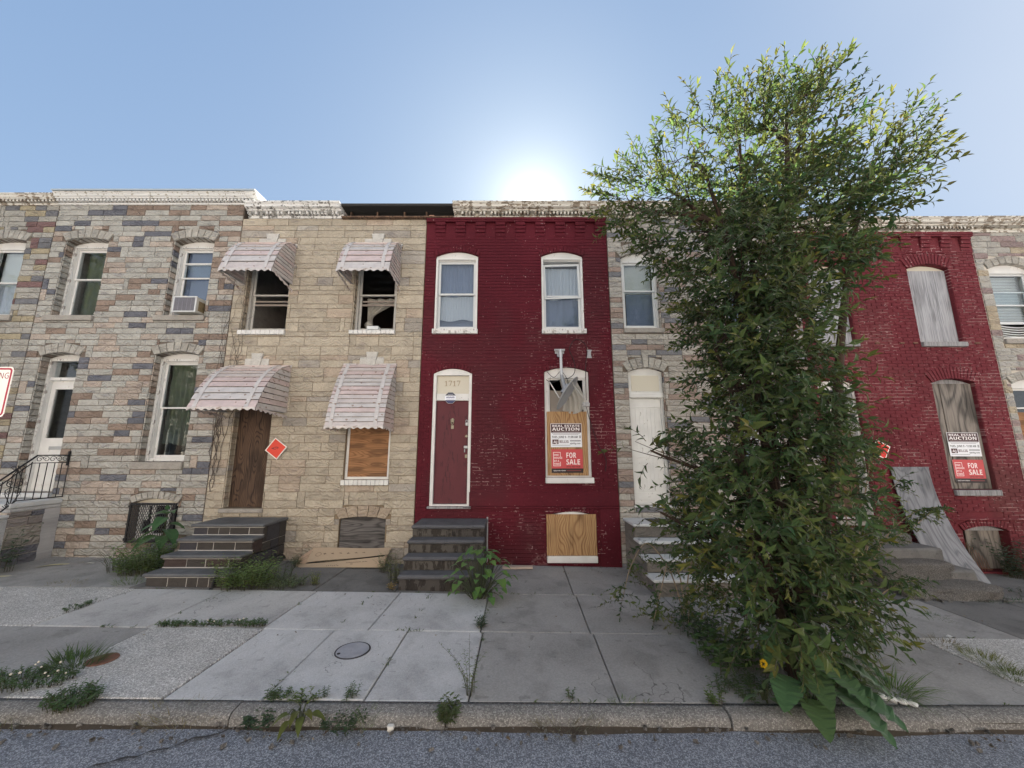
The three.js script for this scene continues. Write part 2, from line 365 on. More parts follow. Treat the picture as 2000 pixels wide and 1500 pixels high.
const plyNew = ply(401, [0.20, 0.092, 0.034], [0.44, 0.275, 0.13], 12, 0.22);
const plyRed = ply(421, [0.17, 0.07, 0.028], [0.37, 0.19, 0.085], 9, 0.45, true);
const plyGrey = ply(441, [0.17, 0.172, 0.185], [0.40, 0.405, 0.425], 3, 0.25, false, true);
const plyLeanT = ply(451, [0.115, 0.12, 0.135], [0.24, 0.247, 0.265], 8, 0.3);
const plyDark = ply(461, [0.018, 0.011, 0.008], [0.115, 0.07, 0.045], 18, 0.4);
M.plyNew = board(plyNew, 1.0, 1.25); M.plyRed = board(plyRed, 1.2, 0.9); M.plyGrey = board(plyGrey, 0.75, 1.6, 0.005, 0.9);
M.plyLean = std({ map: scaled(plyLeanT, 0.75, 1.6), bumpMap: scaled(plyLeanT, 0.75, 1.6), bumpScale: 0.004, roughness: 0.9 });
M.plyDark = board(plyDark, 0.8, 1.4, 0.012, 0.9); M.plyOld = board(ply(481, [0.06, 0.055, 0.052], [0.26, 0.23, 0.2], 4, 0.6), 0.9, 1.7, 0.005, 0.9);
M.plySlate = board(ply(491, [0.028, 0.026, 0.026], [0.15, 0.14, 0.135], 5, 0.5, true), 1.1, 0.8, 0.012, 0.9);

// white paint, sound and flaking; weathered cornice paint
const flake = (seed, amount, under, f = 1) => colorMap(512, 512, (u, v) => {
  const a = fbm(u * 14 * f, v * 5, 4, seed, 14 * f, 5), b = fbm(u * 40 * f, v * 16, 2, seed + 3, 40 * f, 16), t = smooth(1 - amount - 0.03, 1 - amount + 0.03, a * 0.75 + b * 0.25);
  const w = 0.62 + 0.14 * fbm(u * 4, v * 4, 3, seed + 7, 4, 4);
  return mix3([w, w * 0.995, w * 0.96], mul3(under, 0.6 + b), t);
});
M.white = std({ map: scaled(flake(501, 0.27, [0.3, 0.28, 0.25]), 0.7), roughness: 0.55 });
M.peel = std({ map: scaled(flake(521, 0.42, [0.3, 0.28, 0.26]), 0.6, 0.6), roughness: 0.8, bumpMap: scaled(concRelief, 0.3), bumpScale: 0.003 });
M.cream = plain(0.6, 0.56, 0.46, 0.6);
M.vinyl = plain(0.64, 0.66, 0.66, 0.4);
M.cornice = std({ map: scaled(flake(541, 0.34, [0.3, 0.28, 0.23], 3), 2.6, 0.5), roughness: 0.75 });
M.corniceOld = std({ map: scaled(flake(561, 0.41, [0.16, 0.155, 0.14], 3), 2.1, 0.3), roughness: 0.85, bumpMap: scaled(concRelief, 0.3), bumpScale: 0.004 });
M.corniceRust = std({ map: scaled(flake(581, 0.45, [0.22, 0.185, 0.15], 3), 2.9, 0.33), color: rgb(0.92, 0.89, 0.83), roughness: 0.85 });
M.marble = std({ color: rgb(0.8, 0.82, 0.85), map: scaled(flake(601, 0.3, [0.3, 0.3, 0.29]), 0.9), roughness: 0.5 });
M.tar = plain(0.035, 0.033, 0.032, 0.9);
M.glassDull = new THREE.MeshPhysicalMaterial({ color: rgb(0.8, 0.82, 0.82), transmission: 1, thickness: 0, roughness: 0.1, ior: 1.25 });
M.black = plain(0.008, 0.008, 0.01, 0.6);
M.dark = plain(0.03, 0.024, 0.02, 0.9);
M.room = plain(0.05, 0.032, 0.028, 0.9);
M.oldWood = std({ map: scaled(plyDark, 0.6, 1.2), color: rgb(1.6, 1.6, 1.6), roughness: 0.9 });
M.greyWood = std({ map: scaled(plyGrey, 0.4, 1.1), color: rgb(0.85, 0.83, 0.8), roughness: 0.9 });
M.slate = std({ map: scaled(concC, 0.9), color: rgb(0.72, 0.76, 0.82), bumpMap: scaled(concRelief, 0.7), bumpScale: 0.004, roughness: 0.75 });
M.sillStone = std({ map: scaled(stoneTone, 0.6), color: rgb(0.36, 0.34, 0.31), bumpMap: scaled(stoneRelief, 0.5), bumpScale: 0.008, roughness: 0.9 });
M.glass = new THREE.MeshPhysicalMaterial({ color: rgb(0.93, 0.96, 0.97), transmission: 1, thickness: 0, roughness: 0.02, ior: 1.52, specularIntensity: 1 });
M.steel = plain(0.42, 0.43, 0.44, 0.45, { metalness: 0.6 });
M.zinc = plain(0.36, 0.37, 0.385, 0.6);
M.brass = plain(0.3, 0.27, 0.2, 0.5, { metalness: 0.5 });
M.rustIron = std({ map: scaled(concC, 0.3), color: rgb(1.2, 0.6, 0.42), roughness: 0.9 });
M.rubber = plain(0.012, 0.012, 0.012, 0.6);
M.bark = std({ map: scaled(plyDark, 0.3, 0.9), color: rgb(0.5, 0.5, 0.48), roughness: 0.95 });
const cloth = (r, g, b, tr = 0.35) => new THREE.MeshPhysicalMaterial({ color: rgb(r, g, b), roughness: 0.95, transmission: tr, thickness: 0, side: THREE.DoubleSide, ior: 1.3, specularIntensity: 0.2 });
M.curtain = cloth(0.3, 0.32, 0.36, 0.2); M.curtainTan = cloth(0.13, 0.14, 0.115, 0.2); M.shadeBlue = cloth(0.17, 0.205, 0.3, 0.15); M.lace = cloth(0.5, 0.53, 0.6, 0.25); M.rag = cloth(0.5, 0.48, 0.43, 0.2);
const leafMat = (tr = 0.56) => new THREE.MeshPhysicalMaterial({ color: 0xffffff, roughness: 0.95, transmission: tr, thickness: 0, side: THREE.DoubleSide, ior: 1.4, specularIntensity: 0.5, vertexColors: true });
M.leaf = leafMat();
// ------------------------------------------------------------------ houses: shells, openings, faces
// An opening is {x0, x1, y0, ys, rise}: jambs from y0 up to ys, then a shallow arch that rises by `rise`.
function openingPath(o, grow = 0) {
  const p = new THREE.Path(), n = 12;
  p.moveTo(o.x0 - grow, o.y0 - grow); p.lineTo(o.x1 + grow, o.y0 - grow); p.lineTo(o.x1 + grow, o.ys);
  if (o.rise > 0) for (let i = 1; i < n; i++) { const t = 1 - i / n; p.lineTo(lerp(o.x0 - grow, o.x1 + grow, t), o.ys + (o.rise + grow) * (1 - Math.pow(2 * t - 1, 2))); }
  p.lineTo(o.x0 - grow, o.ys);
  p.closePath();
  return p;
}
const asShape = (path, holes = []) => { const s = new THREE.Shape(path.getPoints()); s.holes.push(...holes); return s; };
const rectPath = (x0, x1, y0, y1) => { const p = new THREE.Path(); p.moveTo(x0, y0); p.lineTo(x1, y0); p.lineTo(x1, y1); p.lineTo(x0, y1); p.closePath(); return p; };
const move = (o, dx) => ({ ...o, x0: o.x0 - dx, x1: o.x1 - dx });

function makeHouse(name, label, x0, x1, top, openings, wallMat, sideMat) {
  const xc = (x0 + x1) / 2, g = thing(name, label, 'rowhouse', [xc, 0, FZ], 'rowhouses along the street');
  const h = { g, xc, x0: x0 - xc, x1: x1 - xc, top, holes: openings.map((o) => move(o, xc)) };
  const s = asShape(rectPath(h.x0 + 0.004, h.x1 - 0.004, -0.35, top), h.holes.map((o) => openingPath(o)));
  const wall = part('wall', flat(s, -0.28, -0.012, 8, xc, 0), wallMat, g);
  h.wall = wall;
  // shell behind the front: party walls, back wall, floors, ceiling
  for (const a of [h.x0 + 0.004, h.x1 - 0.1]) part('party_wall', box(a, a + 0.096, -0.35, top + 0.1, -11, -0.285), sideMat, g);
  part('back_wall', box(h.x0 + 0.102, h.x1 - 0.102, -0.35, top - 0.2, -10.995, -10.8), sideMat, g);
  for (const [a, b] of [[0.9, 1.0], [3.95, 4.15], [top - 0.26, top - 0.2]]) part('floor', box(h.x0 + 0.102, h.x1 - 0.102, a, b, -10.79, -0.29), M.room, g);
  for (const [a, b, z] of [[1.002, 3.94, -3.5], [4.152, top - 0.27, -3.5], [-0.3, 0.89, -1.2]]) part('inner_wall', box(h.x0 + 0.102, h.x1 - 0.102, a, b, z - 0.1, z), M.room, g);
  return h;
}
function roofOf(h, y, mat = M.tar) { return part('roof', prism([[-0.05, y], [-0.05, y - 0.05], [-11, y - 0.75], [-11, y - 0.7]], h.x0, h.x1), mat, h.g); }

// take holes out of a rectangle
function cut(rects, hole, min = 0.028) {
  const out = [];
  for (const r of rects) {
    const [a, b, c, d] = r, [e, f, g, h] = hole;
    if (e >= b || f <= a || g >= d || h <= c) { out.push(r); continue; }
    if (e - a > min) out.push([a, e, c, d]);
    if (b - f > min) out.push([f, b, c, d]);
    const l = Math.max(a, e), q = Math.min(b, f);
    if (d - h > min) out.push([l, q, h, d]);
    if (g - c > min) out.push([l, q, c, g]);
  }
  return out;
}
function blockedBy(h, ring) {                          // rectangles that the pieces of the wall keep clear of
  const list = [];
  for (const o of h.holes) {
    list.push([o.x0 - 0.002, o.x1 + 0.002, o.y0, o.ys]);
    const r = o.ring ?? ring, n = 3;
    for (let k = 0; k < n; k++) {
      const ya = o.ys + (o.rise + r) * k / n, yb = o.ys + (o.rise + r) * (k + 1) / n, t = Math.sqrt(Math.max(0, 1 - (k + 0.3) / n)), w = (o.x1 - o.x0) / 2 + (r > 0 ? r * 0.55 : 0), c = (o.x0 + o.x1) / 2;
      if (o.rise + r > 0) list.push([c - w * lerp(1, t, 0.55), c + w * lerp(1, t, 0.55), ya, yb]);
    }
    if (o.sill) list.push([o.sill[0] - h.xc, o.sill[1] - h.xc, o.sill[2], o.sill[3]]);
    if (o.over) list.push([o.over[0] - h.xc, o.over[1] - h.xc, o.over[2], o.over[3]]);
  }
  return list;
}
// pieces: [x0, x1, y0, y1]; the 300 that show largest become parts, the rest one joined part
function lay(h, pieces, name, restName, mat, make, score) {
  const order = pieces.map((p) => [p, score ? score(p) : (p[1] - p[0]) * (p[3] - p[2]) / Math.pow(7.5 + (p[2] - 2) * 0.18, 2)]).sort((a, b) => b[1] - a[1]);
  const rest = [];
  order.forEach(([p], i) => { const g = make(p); if (i < 300) part(name, g, mat, h.g); else rest.push(g); });
  if (rest.length) part(restName, join(rest), mat, h.g).userData.kind = 'stuff';
}
function pickTone(tones, rnd) { let t = rnd(), k = 0; while (k < tones.length - 1 && t > tones[k][0]) { t -= tones[k][0]; k++; } const j = 0.88 + 0.24 * rnd(); return mul3(tones[k][1], j); }

function ashlar(h, o) {                                // cast-stone face in broken courses
  const rnd = rngOf(o.seed), raw = [];
  for (let y = o.y0 ?? -0.2; y < h.top - 0.005;) {
    let rows = o.rows[Math.floor(rnd() * o.rows.length)].slice();
    if (y + rows.reduce((a, b) => a + b) > h.top - 0.06) { const left = h.top - y; rows = left > 0.2 ? [left / 2, left / 2] : [left]; }
    const H = rows.reduce((a, b) => a + b);
    for (let x = h.x0 + 0.006; x < h.x1 - 0.01;) {
      let w = lerp(o.run[0], o.run[1], rnd());
      const tall = rnd() < o.tall && rows.length > 1; if (tall) w = lerp(0.09, 0.17, rnd());
      if (h.x1 - 0.006 - (x + w) < 0.14) w = h.x1 - 0.006 - x;
      if (tall) raw.push([x, x + w, y, y + H]);
      else { let yy = y; for (const r of rows) { let xx = x; const n = Math.max(1, Math.round(w / lerp(o.len[0], o.len[1], rnd()))); for (let k = 0; k < n; k++) { const nx = k === n - 1 ? x + w : x + w * (k + 1 + (rnd() - 0.5) * 0.5) / n; raw.push([xx, nx, yy, yy + r]); xx = nx; } yy += r; } }
      x += w;
    }
    y += H;
  }
  let pieces = raw; for (const b of blockedBy(h, o.ring)) pieces = cut(pieces, b);
  const j = o.joint / 2;
  for (const q of h.holes) if (q.depth) {               // stones that return into the opening
    const left = (q.x0 + q.x1) / 2 + h.xc < 0, X = left ? q.x0 : q.x1;
    for (let y = q.y0; y < q.ys - 0.03;) { let r = o.rows[0][Math.floor(rnd() * o.rows[0].length)]; if (q.ys - y - r < 0.06) r = q.ys - y; const s = stone(-q.depth, -0.004, y + j, y + r - j, 0, 0.02, 0.01, rnd, 2, 2); if (left) { s.translate(0, 0, 0); s.rotateY(Math.PI / 2); } else s.rotateY(-Math.PI / 2); 
      const p = s.attributes.position; for (let i = 0; i < p.count; i++) p.setXYZ(i, X + (left ? 1 : -1) * Math.abs(p.getX(i)), p.getY(i), -Math.abs(p.getZ(i))); s.computeVertexNormals();
      part('reveal_stone', tint(s, pickTone(o.tones, rnd)), o.mat, h.g); y += r; }
  }
  lay(h, pieces, 'stone', 'small_stones', o.mat, ([a, b, c, d]) => tint(stone(a + j, b - j, c + j, d - j, 0, 0.014, o.bulge * (0.7 + 0.6 * rnd()), rnd, b - a > 0.3 ? 4 : 3, 2), pickTone(o.tones, rnd)));
}
function voussoirs(h, o, n, ring, mat, tones, seed, key, bulge = 0.008) {   // arch stones over an opening
  const rnd = rngOf(seed), c = (o.x0 + o.x1) / 2, w = (o.x1 - o.x0) / 2;
  const lo = (t) => [c + w * t * 1.01, o.ys + o.rise * (1 - t * t)], hi = (t) => [c + (w + ring * 0.55) * t, o.ys + o.rise * (1 - t * t) + ring * (1 - 0.18 * t * t)];
  for (let k = 0; k < n; k++) {
    const t0 = -1 + 2 * k / n + 0.012, t1 = -1 + 2 * (k + 1) / n - 0.012, mid = key && k === (n - 1) / 2, e = mid ? 0.07 : 0;
    const a = lo(t0), b = lo(t1), d = hi(t1), f = hi(t0), z = 0.012 + bulge * rnd(), q = [[a[0], a[1]], [b[0], b[1]], [d[0], d[1] + e], [f[0], f[1] + e]];
    const m = q.reduce((s, p) => [s[0] + p[0] / 4, s[1] + p[1] / 4], [0, 0]), inset = q.map((p) => [lerp(p[0], m[0], 0.12), lerp(p[1], m[1], 0.08)]);
    const P = [], tri = (...v) => v.forEach((p) => P.push(...p));
    for (let i = 0; i < 4; i++) {
      const s = q[i], u = q[(i + 1) % 4], si = inset[i], ui = inset[(i + 1) % 4];
      tri([...s, -0.2], [...u, -0.2], [...u, z]); tri([...s, -0.2], [...u, z], [...s, z]);
      tri([...s, z], [...u, z], [...ui, z + bulge]); tri([...s, z], [...ui, z + bulge], [...si, z + bulge]);
    }
    tri([...inset[0], z + bulge], [...inset[1], z + bulge], [...inset[2], z + bulge]); tri([...inset[0], z + bulge], [...inset[2], z + bulge], [...inset[3], z + bulge]);
    let g = planarUV(geoOf(P), tones ? rnd() * 5 : h.xc - h.ux, tones ? rnd() * 5 : 0);
    if (tones) g = tint(g, pickTone(tones, rnd));
    part(tones ? 'arch_stone' : 'arch_brick', g, mat, h.g);
  }
}
function brickwork(h, mat, seed, ring, top, o = {}) {
  const rnd = rngOf(seed), pieces = [], xs = h.x0 + 0.004;
  h.ux = h.xc + h.x0;                                   // the paint map starts at the left edge of the front
  let row = Math.ceil(-0.25 / COURSE);
  for (let y = row * COURSE; y < top - 0.01; y += COURSE, row++) {
    const off = ((row % 2) + 2) % 2 ? 0.105 : 0;
    for (let k = -1; k * 0.21 - off < h.x1 - h.x0; k++) {
      const a = Math.max(xs, h.x0 + k * 0.21 - off), b = Math.min(h.x1 - 0.004, h.x0 + (k + 1) * 0.21 - off);
      if (b - a > 0.03) pieces.push([a, b, y, Math.min(y + COURSE, top)]);
    }
  }
  let list = pieces; for (const b of blockedBy(h, ring)) list = cut(list, b, 0.02);
  lay(h, list, 'brick', 'bricks', mat, ([a, b, c, d]) => {
    const j = o.j ?? 0.0042, g = box(a + j, b - j, c + j, d - j, -0.03, (rnd() - 0.5) * 0.004, o.c ?? 0.0035), p = g.attributes.position, uv = g.attributes.uv;
    for (let i = 0; i < p.count; i++) uv.setXY(i, p.getX(i) - h.x0, p.getY(i));
    return g;
  }, (p) => (p[1] - p[0] > 0.15 ? 1 : 0) * 10 + 4 - Math.abs(p[2] - 1.6) * 0.7 + (p[0] + h.xc > -0.4 ? 1 : 0));
}
const facadeUV = (g, h) => { const p = g.attributes.position, uv = g.attributes.uv; for (let i = 0; i < p.count; i++) uv.setXY(i, p.getX(i) - h.x0, p.getY(i)); return g; };

function corbels(h, mat, y, first, step) {             // stepped brick table under the cornice
  for (let x = h.x0 + first; x < h.x1 - 0.02; x += step) {
    const a = Math.max(x, h.x0 + 0.004), b = Math.min(x + step * 0.5, h.x1 - 0.004);
    for (let k = 0; k < 4; k++) part('corbel_brick', facadeUV(box(a + 0.003, b - 0.003, y + k * 0.0765 + 0.004, y + (k + 1) * 0.0765 - 0.003, 0.004, 0.016 + 0.017 * k, 0.004), h), mat, h.g);
  }
  part('corbel_band', facadeUV(join([box(h.x0 + 0.004, h.x1 - 0.004, y + 0.31, y + 0.345, 0.004, 0.07, 0.004), box(h.x0 + 0.004, h.x1 - 0.004, y + 0.348, y + 0.41, 0.004, 0.078, 0.004)]), h), mat, h.g);
}
function rebateBricks(h, mat, y, first, step) {        // the flat bricks in the recesses between corbels
  for (let x = h.x0 + first + step * 0.5; x < h.x1 - 0.05; x += step) {
    const b = Math.min(x + step * 0.5, h.x1 - 0.004);
    for (let k = 0; k < 2; k++) part('corbel_brick', facadeUV(box(x + 0.008, b - 0.008, y + 0.12 + k * 0.08, y + 0.12 + (k + 1) * 0.08 - 0.006, 0.002, 0.016 + 0.014 * k, 0.003), h), mat, h.g);
  }
}
function corniceOf(h, x0, x1, y, mat, k = 1, dent = true, name = 'cornice') {
  const a = x0 - h.xc, b = x1 - h.xc;
  const c = part(name, prism([[-0.26, y], [0.03, y], [0.035, y + 0.05 * k], [-0.02, y + 0.055 * k], [-0.02, y + 0.122 * k], [0.115, y + 0.125 * k], [0.12, y + 0.15 * k], [0.19 * k, y + 0.17 * k], [0.2 * k, y + 0.225 * k], [0.23 * k, y + 0.25 * k], [0.235 * k, y + 0.275 * k], [-0.26, y + 0.28 * k]], a, b), mat, h.g);
  if (dent) {
    const list = [], rnd = rngOf(Math.floor(900 + x0 * 13));
    for (let x = a + 0.02; x < b - 0.05; x += 0.078) if (rnd() < dent) list.push(box(x, x + 0.042, y + 0.058 * k, y + 0.119 * k, -0.015, 0.104, 0.004));
    if (list.length) part('dentil', join(list), mat, c).userData.kind = 'stuff';
  }
  return c;
}

// ------------------------------------------------------------------ windows and doors
function cboxes(list, c = 0.004) { return join(list.map((b) => box(...b, c))); }
function rectFrame(x0, x1, y0, y1, z0, z1, w, wt = w, wb = w, c = 0.004) {
  return cboxes([[x0, x0 + w, y0, y1, z0, z1], [x1 - w, x1, y0, y1, z0, z1], [x0 + w, x1 - w, y1 - wt, y1, z0, z1 - 0.001], [x0 + w, x1 - w, y0, y0 + wb, z0, z1 - 0.001]], c);
}
// o: opening (world x), rev: how far the frame stands back, fw: frame width, head: y where the straight frame ends
function windowOf(h, o, q) {
  const w = move(o, h.xc), g = subgroup(q.name ?? 'window', h.g, q.label), z = -q.rev, mat = q.mat ?? M.white, fw = q.fw ?? 0.065, head = q.head ?? o.ys;
  const s = asShape(openingPath({ ...w, x0: w.x0 + 0.002, x1: w.x1 - 0.002, y0: w.y0 + 0.002, rise: Math.max(0, w.rise - 0.003) }), [rectPath(w.x0 + fw, w.x1 - fw, w.y0 + (q.fb ?? 0.05), head - (q.ft ?? fw))]);
  part('frame', flat(s, z - 0.13, z), q.frameMat ?? mat, g);
  if (q.brickmould) part('brickmould', rectFrame(w.x0 + 0.003, w.x1 - 0.003, w.y0 + 0.003, head, z + 0.001, z + 0.045, q.brickmould, q.brickmould * 0.8, 0.02), q.mouldMat ?? M.peel, g);
  const a = w.x0 + fw, b = w.x1 - fw, y0 = w.y0 + (q.fb ?? 0.05), y1 = head - (q.ft ?? fw), m = q.meet, sw = q.sash ?? 0.042;
  const pane = (x0, x1, c, d, zz, parent) => part('pane', box(x0, x1, c, d, zz - 0.003, zz + 0.003), q.glass ?? M.glass, parent);
  if (m) {
    const up = part('sash', rectFrame(a + 0.001, b - 0.001, m - 0.012, y1 - 0.001, z - 0.06, z - 0.03, sw, sw, sw * 0.75), mat, g);
    if (q.upper !== false) pane(a + sw - 0.006, b - sw + 0.006, m - 0.012 + sw * 0.7, y1 - sw, z - 0.045, g);
    const low = q.open ?? 0, lo = part('sash', rectFrame(a + 0.001, b - 0.001, y0 + 0.001 + low, m + 0.022 + low, z - 0.095, z - 0.064, sw, sw * 0.75, sw * 1.3), mat, g);
    if (q.tilt) { const c = new THREE.Matrix4().makeRotationZ(q.tilt), cx = (a + b) / 2, cy = (m + y1) / 2; up.geometry.translate(-cx, -cy, 0).applyMatrix4(c).translate(cx, cy - 0.05, 0); }
    if (q.lower !== false) pane(a + sw - 0.006, b - sw + 0.006, y0 + low + sw * 1.25, m + low, z - 0.08, g);
  }
  if (q.sill) part('sill', box(q.sill[0] - h.xc, q.sill[1] - h.xc, q.sill[2], q.sill[3], -0.27, q.sillOut ?? 0.05, 0.008), q.sillMat ?? M.sillStone, g);
  return { g, a, b, y0, y1, z, m };
}
function curtainIn(h, f, mat, x0, x1, y0, y1, z, folds, amp, seed, name = 'curtain') {
  const rnd = rngOf(seed), p = rnd() * 9;
  return part(name, grid(48, 16, (u, v) => [lerp(x0, x1, u), lerp(y0, y1, v) + (v < 0.05 ? 0.02 * Math.sin(u * 9 + p) : 0), z + amp * Math.sin(u * folds * 6.28 + p + 1.5 * fbm(u * 3, v * 2, 2, seed)) + amp * 2.4 * (fbm(u * 5, v * 7, 3, seed + 3) - 0.5)]), mat, f);
}
function blindIn(f, x0, x1, y0, y1, z, pitch = 0.028, mat = M.vinyl, sag = 0) {
  const list = [];
  for (let y = y0; y < y1; y += pitch) { const P = grid(6, 1, (u, v) => [lerp(x0, x1, u), y + (v - 0.5) * 0.02 - sag * Math.sin(u * 3.1), z + (v - 0.5) * 0.014], true); list.push(P.toNonIndexed()); }
  const b = part('blind', join(list), mat, f); b.userData.kind = 'stuff'; return b;
}
// ------------------------------------------------------------------ ground, road, kerb, pavement
function sheet(x0, x1, z0, z1, y0, nx = 1, nz = 1, wob = 0, seed = 1) {
  return grid(nx, nz, (u, v) => { const x = lerp(x0, x1, u), z = lerp(z1, z0, v); return [x, gy(x) + y0 + (wob ? wob * (fbm(x * 1.3, z * 1.3, 3, seed) - 0.5) : 0), z]; });
}
function metresXZ(g) { const p = g.attributes.position, uv = g.attributes.uv; for (let i = 0; i < p.count; i++) uv.setXY(i, p.getX(i), p.getZ(i)); return g; }
const kz = (x) => -3.605 - 0.0196 * (x - 0.93);                    // back edge of the kerb
const mz = (x) => -4.84 - 0.013 * x, uz = (x) => -6.05 - 0.012 * x; // joints along the pavement
struct('ground', metresXZ(sheet(-700, 700, -700, 700, -0.16)), M.soil, 'bare ground under and beyond the street');
struct('road', metresXZ(sheet(-60, 60, -3.62, 5.62, -0.092, 120, 20, 0.02, 5)), M.asphalt, 'grey coarse asphalt road along the kerb');
{
  // a worn trench of grit along the foot of the kerb
  const g = grid(260, 4, (u, v) => { const x = lerp(-9, 9, u), w = 0.02 + 0.07 * fbm(x * 1.7, 3, 3, 8), z = kz(x) + 0.155 + v * w; return [x, gy(x) - 0.081 + 0.022 * (1 - v) * fbm(x * 6, v * 3, 3, 12) - 0.02 * v, z]; });
  const s = struct('gutter_dirt', metresXZ(g), M.soil, 'strip of dirt and grit between kerb and road'); s.userData.kind = 'stuff';
}
{ // a crack in the asphalt, filled with tar and grit
  const path = []; let x = -2.12, z = -3.36; const r = rngOf(19); for (let k = 0; k < 26; k++) { path.push([x, z]); x -= 0.03 + 0.05 * r(); z += 0.02 + 0.05 * r() * (k % 3 ? 1 : -0.4); }
  const P = []; for (let k = 0; k + 1 < path.length; k++) { const [a, b] = [path[k], path[k + 1]], w = 0.005 + 0.008 * r(), q = [[a[0], a[1] - w], [b[0], b[1] - w], [b[0], b[1] + w], [a[0], a[1] + w]].map(([X, Z]) => [X, gy(X) - 0.0775, Z]); P.push(...q[0], ...q[1], ...q[2], ...q[0], ...q[2], ...q[3]); }
  struct('road_crack', planarUV(geoOf(P)), M.tar, 'thin dark crack in the road left of the middle');
}
const kerb = struct('kerb', null, null, 'worn pebbly concrete kerb between pavement and road');
{
  const cuts = [-13, -9.4, -6.9, -4.55, -2.19, -0.52, 1.74, 3.68, 6.1, 8.6, 11, 14], rnd = rngOf(44);
  for (let k = 0; k + 1 < cuts.length; k++) {
    const a = cuts[k] + 0.006, b = cuts[k + 1] - 0.006, n = Math.round((b - a) / 0.12), dy = (rnd() - 0.5) * 0.014, dz = (rnd() - 0.5) * 0.014;
    const prof = [[0, -0.2], [0, 0], [0.05, 0.004], [0.12, 0.001], [0.15, -0.012], [0.168, -0.035], [0.175, -0.2]];
    const g = grid(n, 6, (u, v) => { const x = lerp(a, b, u), p = prof[Math.round(v * 6)], w = (fbm(x * 5, v * 4, 3, 45) - 0.5) * (v > 0.4 ? 0.022 : 0.008); return [x, gy(x) + p[1] + dy + w * 0.6, kz(x) + p[0] + dz + w]; });
    const ends = [a, b].map((x) => { const q = new THREE.Shape(prof.map((p) => new THREE.Vector2(p[0], p[1]))), e = new THREE.ShapeGeometry(q).toNonIndexed(), P = e.attributes.position; for (let i = 0; i < P.count; i++) { const z = P.getX(i), y = P.getY(i); P.setXYZ(i, x, gy(x) + y + dy, kz(x) + z + dz); } e.computeVertexNormals(); return planarUV(e); });
    const gg = g.toNonIndexed(), P = gg.attributes.position, U = gg.attributes.uv; for (let i = 0; i < P.count; i++) U.setXY(i, P.getX(i), P.getZ(i) - P.getY(i));
    part('kerb_stone', join([gg, ...ends]), M.kerb, kerb);
  }
}
const pavement = struct('pavement', null, null, 'cracked concrete pavement in front of the houses');
part('bedding', metresXZ(sheet(-16, 16, -7.6, -3.5, -0.035, 40, 8, 0.01, 9)), M.soil, pavement);
